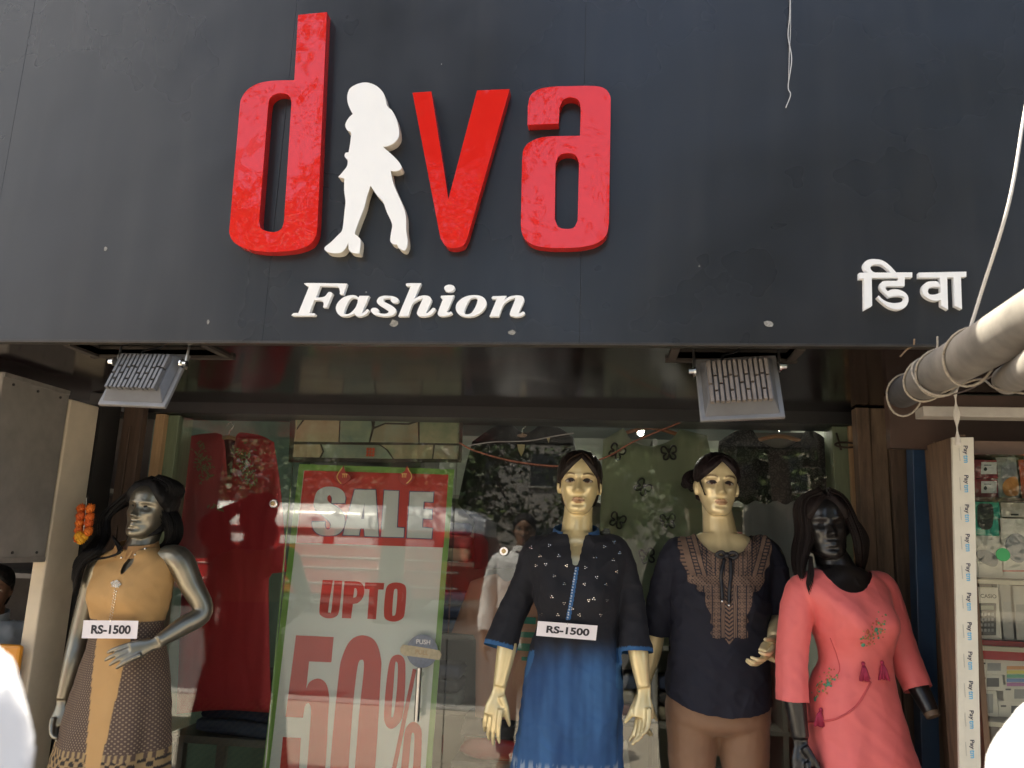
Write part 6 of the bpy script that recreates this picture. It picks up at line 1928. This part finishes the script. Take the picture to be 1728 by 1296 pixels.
t, a, c = pbox(1686, 772, 1719, 841, (0.30, 0.29, 0.25), 'grey pack showing a silver disc and orange corner', 0.02)
shape(t, [(1690, 790), (1700, 776), (1713, 782), (1714, 800), (1704, 815), (1692, 812)], YB - 0.001, M_g); shape(t, [(1700, 808), (1716, 806), (1718, 834), (1698, 836), (1692, 820)], YB - 0.002, mat('print_orange', (0.55, 0.22, 0.05), 0.4))
t, a, c = pbox(1720, 776, 1760, 841, (0.45, 0.08, 0.03), 'orange-red carton at the right edge of the cabinet top')
t, a, c = pbox(1641, 846, 1686, 903, (0.03, 0.34, 0.24), 'teal mouse box in the display cabinet', name='mouse_box')
shape(t, [(1652, 852), (1663, 850), (1674, 852), (1677, 872), (1673, 890), (1663, 894), (1653, 889), (1650, 872)], YB - 0.004, M_k, 'mouse', 0.003)
t, a, c = pbox(1690, 846, 1745, 872, (0.52, 0.48, 0.40), 'cream peg-header carton above the big white mouse box')
shape(t, rect(1706, 867, 1719, 870), YB - 0.001, M_k)
t, a, c = pbox(1643, 905, 1690, 974, (0.62, 0.58, 0.50), 'white mouse box with slanting dark mouse, beside the green dot', name='mouse_box')
shape(t, [(1648, 932), (1660, 928), (1676, 934), (1684, 946), (1680, 956), (1668, 954), (1654, 946)], YB - 0.004, M_g, 'mouse', 0.003)
t, a, c = pbox(1692, 876, 1745, 976, (0.68, 0.64, 0.55), 'large white mouse box with round silver mouse', name='mouse_box')
shape(t, [(1698, 915), (1708, 902), (1720, 901), (1732, 912), (1736, 932), (1726, 948), (1714, 948), (1702, 936)], YB - 0.004, mat('print_silver', (0.30, 0.30, 0.31), 0.25), 'mouse', 0.003)
shape(t, rect(1692, 962, 1745, 965), YB - 0.001, mat('print_red', (0.5, 0.10, 0.06), 0.4))
b = MB(); cc = at(1693, 936, YC - 0.001); s = mpp(1693, 936, YC); b.tube([cc + Vector((0, 0.004, 0)), cc], 11 * s, 24); tag(b.build('green_sticker', mat('sticker_green', (0.03, 0.24, 0.07), 0.5)), 'round green sticker on the cabinet glass', 'sticker')
t, a, c = pbox(1648, 992, 1688, 1078, (0.62, 0.58, 0.50), 'calculator blister pack with a cream header', 0.03, name='calculator_pack')
shape(t, rect(1650, 1018, 1681, 1072), YB - 0.003, M_k, 'calculator', 0.002); shape(t, rect(1655, 1022, 1677, 1029), YB - 0.0036, mat('lcd', (0.25, 0.28, 0.22), 0.3), 'screen')
for r_ in range(4):
    for q in range(4):
        shape(t, rect(1655 + q * 6, 1034 + r_ * 9, 1659 + q * 6, 1039 + r_ * 9), YB - 0.0036, M_g, 'key')
cc = at(1668, 1006, YB - 0.0012); lettering('print', 'CASIO', 0.02, frame(cc, (1, 0, 0), (0, 0, 1)), M_k, t, 0.0004, 26 * s)
for k, (x0, x1, y0) in enumerate(((1690, 1709, 986), (1711, 1745, 990))):
    t, a, c = pbox(x0, y0, x1, 1080, [(0.30, 0.29, 0.27), (0.40, 0.38, 0.34)][k], ['narrow grey clear pack beside the calculator', 'wide pale pack at the right edge, middle shelf'][k], 0.03, rough=0.2)
    shape(t, rect(x0 + 3, y0 + 30, x1 - 3, y0 + 60), YB - 0.001, M_g)
t, a, c = pbox(1652, 1085, 1760, 1112, (0.40, 0.03, 0.03), 'long glossy red carton lying across the cabinet', 0.06, Y=YB - 0.02, rough=0.15)
small = [(1651, 1114, 1695, 1137, 'white box with grey print under the red carton, upper left'), (1651, 1139, 1692, 1164, 'white box below the upper one, left column'), (1653, 1166, 1682, 1208, 'upright white box with a dark gadget, lower left'), (1697, 1116, 1745, 1156, 'rainbow-coloured box beside the white ones'), (1694, 1158, 1745, 1184, 'flat white box under the rainbow box'), (1686, 1186, 1745, 1209, 'pale box on the lowest shelf beside the upright one')]
for k, (x0, y0, x1, y1, lab) in enumerate(small):
    t, a, c = pbox(x0, y0, x1, y1, (0.62, 0.58, 0.50), lab, 0.04)
    if k == 3:
        for q, cl in enumerate(((0.35, 0.10, 0.30), (0.08, 0.20, 0.45), (0.08, 0.35, 0.20), (0.55, 0.48, 0.06), (0.55, 0.22, 0.05))):
            shape(t, rect(x0 + 2, y1 - 4 - q * 7, x1, y1 + 2 - q * 7), YB - 0.001, mat('rainbow_%d' % q, cl, 0.4))
    else:
        shape(t, rect(x0 + (x1 - x0) * .35, y0 + 5, x1 - 6, y1 - 5), YB - 0.001, [M_g, M_k][k % 2]); shape(t, rect(x0 + 3, y0 + 4, x0 + 12, y0 + 7), YB - 0.001, M_k)
pz = at(1690, 735, YC).z
b = MB(); b.box((x0s - 0.06, YC + 0.005, pz + 0.055), (xb, YC + 0.07, pz + 0.085)); tag(b.build('cross_beam', mat('beam_grey', (0.42, 0.38, 0.33), 0.6, var=0.25, vs=14), bevel=0.002), 'pale horizontal beam above the display cabinet', 'beam')
b = MB(); b.box((x0s - 0.05, YC + 0.32, pz + 0.0), (xb, YC + 0.36, ZS - 0.004)); tag(b.build('stall_fascia', mat('stall_brown', (0.10, 0.06, 0.045), 0.6, var=0.3)), 'dark brown board above the display cabinet', 'board')

# ---- rolled awning poles with ropes
M_pipe = mat('dusty_pipe', (0.26, 0.235, 0.20), 0.7, var=0.6, vs=7, detail=9, bump=0.4, bs=26)
P0, P1 = at(1522, 664, 2.20), at(1728, 545, 1.38)
d = (P1 - P0).normalized()
AW = thing('awning_pole', 'thick dusty awning roller pointing out at the right', 'pole', tuple(P0), 'awning poles')
def along(t): return P0 + d * t
Lp = (P1 - P0).length
b = MB(); b.tube([along(0.20), along(0.21), along(Lp + 0.5)], [0.044, 0.046, 0.046], 28); b.build('sleeve', M_pipe, AW, auto=0.6)
b = MB(); b.tube([along(0.0), along(0.35)], 0.040, 24); b.build('roller', mat('dark_roller', (0.05, 0.045, 0.042), 0.9, var=0.4, vs=30), AW, auto=0.6)  # far end of the roller, coloured darker than the sleeve
M_rope = mat('rope', (0.36, 0.31, 0.24), 0.85, var=0.4, vs=120)
def ring_rope(t, r, tilt, drop=0.0):
    u = d.cross(Vector((0, 0, 1))).normalized(); v = u.cross(d)
    pts = []
    for k in range(25):
        a = 2 * math.pi * k / 24
        pts.append(along(t + tilt * math.sin(a)) + (u * math.cos(a) + v * (math.sin(a) * (1 + drop * (math.sin(a) < 0)))) * r)
    bb = MB(); bb.tube(pts, 0.0028, 6); bb.build('rope_loop', M_rope, AW, smooth=True)
for t, r, tl, dr in ((0.03, 0.044, 0.03, 0.4), (0.23, 0.049, 0.03, 0), (0.31, 0.049, -0.04, 0.15), (0.34, 0.0495, 0.02, 0.1), (0.55, 0.049, 0.03, 0.25)):
    ring_rope(t, r, tl, dr)
P2, P3 = at(1700, 642, 1.75), at(1800, 588, 1.15)
A2 = thing('awning_pole', 'short sunlit pole end under the awning roller', 'pole', tuple(P2), 'awning poles')
b = MB(); b.tube([P2, P2.lerp(P3, 0.02), P3 + (P3 - P2) * 0.4], [0.028, 0.031, 0.031], 24); b.build('tube', M_pipe, A2, auto=0.6)
b = MB(); b.tube([P2 + (P2 - P3).normalized() * 0.004, P2 + (P3 - P2).normalized() * 0.002], 0.026, 20); b.build('end_cap', M_black, A2, auto=0.6)
wire('hanging_wire', [at(1334, -60, YF - 0.012), at(1333, 20, YF - 0.010), at(1330, 60, YF - 0.008), at(1336, 100, YF - 0.012), at(1330, 145, YF - 0.01), at(1334, 160, YF - 0.012), at(1326, 182, YF - 0.012)], 0.0014, mat('wire_pale', (0.5, 0.5, 0.5), 0.5), 'thin pale wire dangling on the signboard right of the letter a')
wire('hanging_wire', [at(1333, -60, YF - 0.006), at(1334, 40, YF - 0.006), at(1332, 90, YF - 0.006), at(1331, 135, YF - 0.006)], 0.0012, mat('wire_pale', (0.5, 0.5, 0.5), 0.5), 'second strand twisted beside the pale dangling wire')
tp = along(0.56) + Vector((0, 0, 0.047))
wire('stay_rope', [at(1752, 60, 1.75), at(1728, 195, 1.66), at(1703, 340, 1.57), tp + (at(1703, 340, 1.57) - tp) * 0.3, tp], 0.0034, mat('rope_pale', (0.55, 0.52, 0.47), 0.7), 'pale stay rope rising from the awning roller to the upper right', 'rope')
hp_ = along(0.46) + Vector((0, 0, -0.04))
b = MB(); YR = YC - 0.03; rb = [at(1609, 640, YR), at(1612, 668, YR), at(1614, 695, YR), at(1615, 722, YR), at(1617, 752, YR)]
b.tube([Vector(p) for p in spline([tuple(p) for p in rb], 6)], [0.006 + 0.004 * math.sin(k * 0.6) for k in range(25)], 8, flat=0.35)
tag(b.build('cloth_strip', mat('strip_cloth', (0.60, 0.55, 0.48), 0.8, var=0.15), smooth=True), 'pale cloth strip hanging from the awning roller onto the sticker strip', 'cloth strip')
lo_ = along(0.34)
wire('loose_wire', [lo_ + Vector((0, 0, -.05)), at(1650, 640, 1.75), at(1680, 655, 1.7), at(1728, 664, 1.62), at(1780, 668, 1.5)], 0.0024, M_rope, 'grey wire sagging under the awning roller to the right edge')
wire('loose_wire', [at(1600, 668, 2.0), at(1640, 655, 1.85), at(1690, 625, 1.7), at(1728, 612, 1.6), at(1790, 590, 1.45)], 0.0020, mat('wire_dark', (0.10, 0.08, 0.07), 0.7), 'dark thin wire crossing behind the short pole end')
ul = along(0.21)
wire('wire_end', [at(1582, 568, ul.y - 0.04), at(1580, 590, ul.y - 0.045), ul + Vector((-.01, -.04, 0.035)), ul + Vector((0.0, -.045, 0.0)), ul + Vector((0.03, -.04, -.03))], 0.0024, M_rope, 'stiff wire end sticking up from the awning roller')
wire('wire_end', [at(1519, 602, 2.12), at(1530, 590, 2.11), at(1541, 583, 2.10), at(1543, 572, 2.088)], 0.0022, mat('wire_brown', (0.25, 0.17, 0.11), 0.7), 'short brown wire end below the Hindi lettering')
# ================================================================== PEOPLE, STREET BEHIND THE CAMERA
def person(label, loc, yaw, height, shirt, pants, hairc, skin, kurta=False, long_hair=False, stripes=False, head_yaw=0.0):
    s = height / 1.72
    T = Matrix.Translation(loc) @ Matrix.Rotation(yaw, 4, 'Z') @ Matrix.Scale(s, 4)
    root = thing('person', label, 'person', loc)
    def TV(x, y, z): return T @ Vector((x, y, z))
    H = T @ Matrix.Translation((0, 0.02, 1.49)) @ Matrix.Rotation(head_yaw, 4, 'Z')
    B = MB(); head_geo(B, H, nu=80, n=5)
    B.tube([H @ Vector((0, 0.02, 0.07)), TV(0, 0.035, 1.49), TV(0, 0.035, 1.40)], [0.055 * s, 0.058 * s, 0.08 * s], 18)
    rows = [(1.455, .065, .045, .055), (1.435, .115, .06, .07), (1.40, .175, .08, .085), (1.32, .175, .11, .095), (1.18, .155, .108, .09), (1.04, .145, .105, .09), (.93, .165, .108, .11), (.84, .165, .10, .11), (.79, .12, .08, .09)]
    def rings(rows, off):
        out = []
        for z, w_, f, bk in spline(rows, 4):
            r = []
            for j in range(48):
                t = 2 * math.pi * j / 48; c, q = math.cos(t), math.sin(t)
                r.append(TV((w_ + off) * math.copysign(abs(c) ** .87, c), ((f if q < 0 else bk) + off) * math.copysign(abs(q) ** .87, q) + 0.02, z))
            out.append(r)
        return out
    B.loft(rings(rows, 0))
    arms = {}
    for sg in (-1, 1):
        A = [TV(sg * .11, .025, 1.395), TV(sg * .175, .025, 1.375), TV(sg * .225, .035, 1.24), TV(sg * .25, .035, 1.10), TV(sg * .255, -.01, .98), TV(sg * .25, -.05, .86)]
        arms[sg] = A
        arm_geo(B, A, [q * s for q in (.05, .054, .047, .040, .037, .026)])
        hand_geo(B, TV(sg * .25, -.053, .85), TV(sg * .245, -.075, .70) - TV(sg * .25, -.05, .85), (T.to_3x3() @ Vector((-sg, 0, 0))), sg, curl=0.3, S=s)
        arm_geo(B, [TV(sg * .09, .02, .86), TV(sg * .09, .015, .66), TV(sg * .09, .01, .47), TV(sg * .09, .03, .30), TV(sg * .09, .04, .08)], [q * s for q in (.088, .075, .055, .052, .036)])
        B.tube([TV(sg * .09, .07, .05), TV(sg * .09, 0, .045), TV(sg * .095, -.09, .03), TV(sg * .10, -.15, .025)], [.034, .040, .038, .022], 12)
    body = finish_body(root, B, 0.008, skin, H, ((0.02, 0.014, 0.012), (0.02, 0.012, 0.01), (0.25, 0.10, 0.08), (0.12, 0.06, 0.045)), mat('person_skin', (1, 1, 1), 0.5, vertex=True, var=0.1))
    hb = MB()
    def off(t, v, x, y):
        fr = -math.sin(t)
        hl_ = (0.80 - 0.25 * (abs(x) / 0.07) ** 1.5) if fr > 0.1 else (0.42 if fr > -0.2 else 0.12)
        k = max(0, min(1, (v - hl_) / 0.06))
        return -0.006 + k * (0.017 + 0.004 * noise.noise(Vector((x * 120, y * 120, v * 20))))
    head_geo(hb, H, face=False, off=off, nu=80, n=6, ears=False)
    M_h = hairmat('person_hair', hairc, 0.5)
    hair = hb.build('hair', M_h, root, smooth=True)
    if long_hair:
        hl = MB(); rng = random.Random(3)
        for k in range(14):
            u = (k / 13 - 0.5) * 2
            lock(hl, [H @ Vector((0.06 * u, 0.06, 0.19)), H @ Vector((0.08 * u, 0.085, 0.10)), TV(0.10 * u, 0.12, 1.40), TV(0.10 * u, 0.13, 1.20)], 0.02, 10, rng, .3)
        hl.build('tresses', M_h, hair, smooth=True, fix=False)
    K = MB()
    hem = 0.52 if kurta else 0.80
    g = [(1.462, .072, .055, .062), (1.44, .125, .07, .08), (1.405, .185, .09, .095), (1.32, .187, .122, .107), (1.18, .172, .122, .104), (1.04, .17, .12, .107), (.93, .185, .124, .124), (.84, .19, .124, .126)]
    g += [(.66, .20, .135, .135), (hem - .06, .21, .14, .14)] if kurta else [(hem - .06, .19, .12, .12)]
    K.loft(rings(g, 0.006))
    for sg in (-1, 1):
        A = arms[sg]
        arm_geo(K, [A[0], A[1], A[2], A[3], A[4], A[5].lerp(A[4], 0.15)], [q * s for q in (.055, .064, .061, .055, .052, .048)], 20)
    nz = TV(0, 0, 1.452).z; cx = TV(0, .02, 1.45)
    def kill(p): return p.z > nz and math.hypot(p.x - cx.x, p.y - cx.y) < 0.09
    planes = [(arms[sg][5].lerp(arms[sg][4], 0.3), arms[sg][5] - arms[sg][4], 0.12) for sg in (-1, 1)] + [(TV(0, 0, hem), (0, 0, -1), 0.35)]
    Ti = T.inverted()
    def colf(p):
        if stripes:
            q = Ti @ p
            if abs(((q.x * 14 + q.y * 6) % 1) - 0.5) < 0.06: return tuple(x * 0.9 for x in shirt)
        return shirt
    finish_cloth(root, 'kurta' if kurta else 'shirt', K, 0.007, kill, planes, colf, M_cloth, 0.0038, seed=loc[0])
    collar(root, 'collar', cx + Vector((0, 0.012 * s, 0)), 0.078 * s, 0.072 * s, -0.01, 0.03, -math.pi / 2 + .25, 1.5 * math.pi - .25, mat('collar_%.2f' % loc[0], shirt, 0.8), tilt=0.25)
    LG = MB()
    LG.loft(rings([(.98, .15, .105, .10), (.93, .17, .113, .115), (.84, .172, .108, .117), (.78, .13, .085, .10)], 0.004))
    for sg in (-1, 1):
        arm_geo(LG, [TV(sg * .09, .02, .86), TV(sg * .09, .015, .66), TV(sg * .09, .01, .47), TV(sg * .09, .03, .30), TV(sg * .09, .04, .10)], [q * s for q in (.098, .088, .074, .068, .062)], 20)
    me = voxel(LG, 0.009, 4); cut_cloth(me, None, [], 0.004, 3.0)
    set_col(me, np.tile(pants, (len(me.vertices), 1))); me.materials.append(M_cloth)
    obj_from('trousers', me, root)
    return root
WH = (0.62, 0.62, 0.63)
person('passer-by in a white striped shirt, shoulder at the lower left corner', (-0.615, 0.50, 0.06), math.pi, 1.765, WH, (0.05, 0.05, 0.06), (0.012, 0.01, 0.01), (0.20, 0.11, 0.07), stripes=True)
person('passer-by in a plain white shirt, shoulder at the lower right corner', (0.590, 0.86, 0.06), math.pi + 0.1, 1.70, WH, (0.06, 0.05, 0.04), (0.012, 0.01, 0.01), (0.20, 0.11, 0.07))
person('dark-haired stallkeeper in a pale shirt at the dim left edge', (-2.43, 2.98, 0.10), 0.5, 1.34, (0.34, 0.38, 0.42), (0.03, 0.03, 0.04), (0.010, 0.009, 0.009), (0.16, 0.085, 0.055))
person('person in dark clothes mirrored in the left glass pane', (-3.55, -1.5, 0.06), 0.5, 1.74, (0.03, 0.028, 0.03), (0.03, 0.03, 0.035), (0.010, 0.009, 0.009), (0.16, 0.085, 0.055), kurta=True, long_hair=True)
ch = thing('plastic_chair', 'orange plastic chair beside the stallkeeper at the left edge', 'chair', (-2.2, 2.35, 0.06))
M_or = mat('orange_plastic', (0.60, 0.24, 0.02), 0.4)
cb = at(33, 1085, 2.72)
b = MB(); b.box((cb.x - 0.30, 2.70, 0.95), (cb.x + 0.022, 2.725, cb.z - 0.005)); b.build('backrest', M_or, ch, bevel=0.02)
b = MB(); b.box((cb.x - 0.32, 2.43, 0.66), (cb.x + 0.022, 2.695, 0.70)); b.build('seat', M_or, ch, bevel=0.01)
for x in (cb.x - 0.23, cb.x - 0.01):
    for y in (2.44, 2.70):
        b = MB(); b.box((x, y, 0.06), (x + 0.03, y + 0.03, 0.66 if y < 2.5 else 0.95)); b.build('leg', M_or, ch)

# ---- red bus with a white roof parked across the road (seen mirrored in the glass)
def bus():
    xL, xR, yF, yB = -12.5, -2.55, -10.6, -12.8
    t = thing('parked_bus', 'red bus with white roof mirrored in the shop glass', 'bus', ((xL + xR) / 2, (yF + yB) / 2, 0.0))
    M_b = mat('bus_red', (0.45, 0.02, 0.018), 0.25, coat=0.5)
    M_r = mat('bus_white', (0.88, 0.87, 0.84), 0.22, coat=0.8)
    M_gl = mat('bus_glass', (0.02, 0.02, 0.022), 0.05)
    yc = (yF + yB) / 2; hw = (yF - yB) / 2
    def sect(x, k, z0, z1, rr):
        pts = []
        for (cy, cz, a0) in ((1, z1 - rr, 0), (-1, z1 - rr, 90), (-1, z0 + 0.08, 180), (1, z0 + 0.08, 270)):
            r = rr if cz > 1 else 0.08
            for q in range(7):
                a = R(a0 + 90 * q / 6)
                pts.append(Vector((x, yc + cy * (hw * k - r) + r * math.cos(a), cz + r * math.sin(a))))
        return pts
    b = MB(); b.loft([sect(xL, .96, .45, 1.80, .05), sect(xL + .1, 1, .38, 1.84, .05), sect(xR - .5, 1, .38, 1.84, .05), sect(xR - .12, .95, .42, 1.78, .05), sect(xR, .86, .5, 1.6, .05)]); b.build('lower_body', M_b, t, auto=0.5)
    b = MB(); b.loft([sect(xL + .02, .95, 1.76, 2.30, .44), sect(xL + .15, .995, 1.76, 2.36, .48), sect(xR - .9, .995, 1.76, 2.36, .48), sect(xR - .35, .95, 1.78, 2.28, .40), sect(xR - .1, .85, 1.8, 2.10, .2)]); b.build('roof', M_r, t, auto=0.5)
    x = xL + 0.35
    k = 0
    while x < xR - 1.2:
        b = MB(); b.box((x, yF - 0.02, 1.44), (x + 1.0, yF + 0.012, 1.63)); b.build('side_panel', M_r, t, bevel=0.02)
        b = MB(); b.box((x, yF - 0.02, 1.66), (x + 1.0, yF + 0.010, 1.80)); w_ = b.build('window', M_gl, t)
        b = MB(); b.box((x - .02, yF - 0.01, 1.645), (x + 1.02, yF + 0.02, 1.66)); b.build('sill', M_chrome, w_)
        x += 1.24; k += 1
    for z in (0.62, 0.95, 1.18):
        b = MB(); b.box((xL + .2, yF - 0.01, z), (xR - .6, yF + 0.018, z + 0.03)); b.build('chrome_strip', M_chrome, t, bevel=0.004)
    b = MB(); b.box((xR - 1.05, yF - 0.02, 0.5), (xR - .65, yF + 0.014, 1.75)); d_ = b.build('door', M_b, t, bevel=0.01)
    b = MB(); b.box((xR - .98, yF + 0.0145, 1.2), (xR - .72, yF + 0.018, 1.68)); b.build('pane', M_gl, d_)
    for x in (xL + 1.6, xR - 2.0):
        for y, sg in ((yF - 0.05, 1), (yB + 0.05, -1)):
            b = MB(); b.tube([Vector((x, y - 0.14, .42)), Vector((x, y + 0.08, .42))], .42, 28); w_ = b.build('wheel', M_black, t, auto=0.6)
            b = MB(); b.tube([Vector((x, y + 0.081 * sg, .42)), Vector((x, y + 0.10 * sg, .42))], .24, 20); b.build('rim', M_steel, w_, auto=0.6)
    for y in (yc - .7, yc + .7):
        b = MB(); b.ball((xR - .02, y, .75), (.06, .14, .10)); b.build('headlight', mat('lamp_lens', (0.7, 0.7, 0.66), 0.1), t, smooth=True)
bus()

# ---- trees across the road and far houses (unseen; several added to darken or brighten reflections in sign and glass)
M_bark = mat('bark', (0.10, 0.07, 0.05), 0.9, var=0.4, vs=8, bump=0.8, bs=14, bdist=0.02)
M_leaf = [mat('leaf_%d' % i, c, 0.55, var=0.35, vs=1.2) for i, c in enumerate([(0.040, 0.07, 0.016), (0.06, 0.085, 0.02), (0.028, 0.055, 0.014)])]
def tree(loc, h, rx, rz, n, label, seed):
    rng = random.Random(seed)
    t = thing('street_tree', label, 'tree', loc, 'trees across the road')
    x, y, z = loc
    b = MB()
    top = Vector((x + rng.uniform(-.3, .3), y, h - rz * 0.9))
    b.tube([Vector(loc), Vector((x + .1, y, h * 0.25)), top], [0.28, 0.2, 0.13], 12)
    cl = []
    c0 = Vector((x, y, h - rz))
    for k in range(26):
        a = rng.random() * 6.28; q = rng.random() ** 0.6; e = rng.uniform(-.75, .95)
        p = c0 + Vector((math.cos(a) * rx * q * math.sqrt(1 - e * e * .8), math.sin(a) * rx * q * math.sqrt(1 - e * e * .8), e * rz))
        cl.append(p)
        if k < 12: b.tube([Vector(p_) for p_ in spline([top.lerp(Vector(loc), .2), top.lerp(p, .5) + Vector((0, 0, .3)), p], 4)], [.09, .08, .07, .06, .05, .045, .035, .03, .02], 6)
    b.build('trunk', M_bark, t, smooth=True)
    m = MB()
    for k in range(n):
        p = rng.choice(cl) + Vector((rng.gauss(0, 1), rng.gauss(0, 1), rng.gauss(0, .8))) * (rx * 0.2)
        u = Vector((rng.gauss(0, 1), rng.gauss(0, 1), rng.gauss(0, .6))).normalized(); v = u.cross(Vector((rng.gauss(0, 1), rng.gauss(0, 1), rng.gauss(0, 1)))).normalized()
        l = rng.uniform(.09, .17)
        m.add([p - u * l, p - v * l * .5, p + u * l, p + v * l * .5], [(0, 1, 2, 3)], rng.randrange(3))
    m.build('crown', M_leaf, t, fix=False)
tree((3.2, -9.2, 0.0), 9.5, 3.0, 3.1, 9000, 'broad leafy tree across the road, left one of the pair facing the stall', 1)
tree((-4.3, -9.3, 0.0), 13.0, 3.0, 4.2, 9000, 'tall leafy tree standing between the shop and the bus', 9)
tree((8.5, -9.5, 0.0), 10.5, 3.4, 3.6, 9000, 'broad leafy tree across the road, right one of the pair facing the stall', 2)
tree((0.2, -20.0, 0.0), 5.5, 2.2, 1.8, 4500, 'low sunlit tree mirrored between the two cream mannequins', 3)
def house(x0, x1, y0, h, c, label):
    t = thing('house', label, 'house', ((x0 + x1) / 2, y0, 0), 'houses across the road')
    b = MB(); b.box((x0, y0 - 5, 0), (x1, y0, h)); b.build('wall', mat('house_%d' % int(x0 * 10), c, 0.85, var=0.2), t)
    b = MB(); b.box((x0 - .2, y0 - 5.2, h + .002), (x1 + .2, y0 + .2, h + .18)); b.build('roof', mat('slab', (0.3, 0.28, 0.26), 0.9), t)
    for z in np.arange(1.0, h - 1.2, 2.9):
        for x in np.arange(x0 + .8, x1 - 1.2, 2.4):
            b = MB(); b.box((x, y0 - .02, z), (x + 1.1, y0 + .03, z + 1.3)); w_ = b.build('window', mat('house_glass', (0.03, 0.035, 0.04), 0.1), t)
            b = MB(); b.box((x - .05, y0 + .0, z - .06), (x + 1.15, y0 + .08, z)); b.build('sill', M_wall, w_)
for k, (x, y, h) in enumerate(((-15.5, -16.5, 6.6), (-11.8, -17.2, 7.0), (-8.2, -16.4, 6.4), (-4.6, -17.0, 6.8), (3.6, -17.5, 6.2), (7.6, -16.6, 7.0), (12.0, -17.4, 6.6))):
    tree((x, y, 0.0), h, 2.4, 2.7, 4200, 'unseen bushy tree added behind the bus to darken reflections, %s from the left' % ['first', 'second', 'third', 'fourth', 'fifth', 'sixth', 'seventh'][k], 20 + k)  # unseen row added so the upper glass mirrors something dark
house(-46.0, -17.0, -23, 36.0, (0.62, 0.67, 0.78), 'unseen tall pale block added to brighten the sign by reflection')  # added reflector: pale bluish face mirrored in the left of the sign
house(-13.5, 2.5, -25, 8.0, (0.22, 0.21, 0.20), 'unseen dark grey block added to hide sky behind the low tree')  # added dark backdrop, keeps bright sky out of the mirrored leaves
house(3.0, 14.0, -24, 6.5, (0.45, 0.40, 0.32), 'beige two-storey house far across the road')
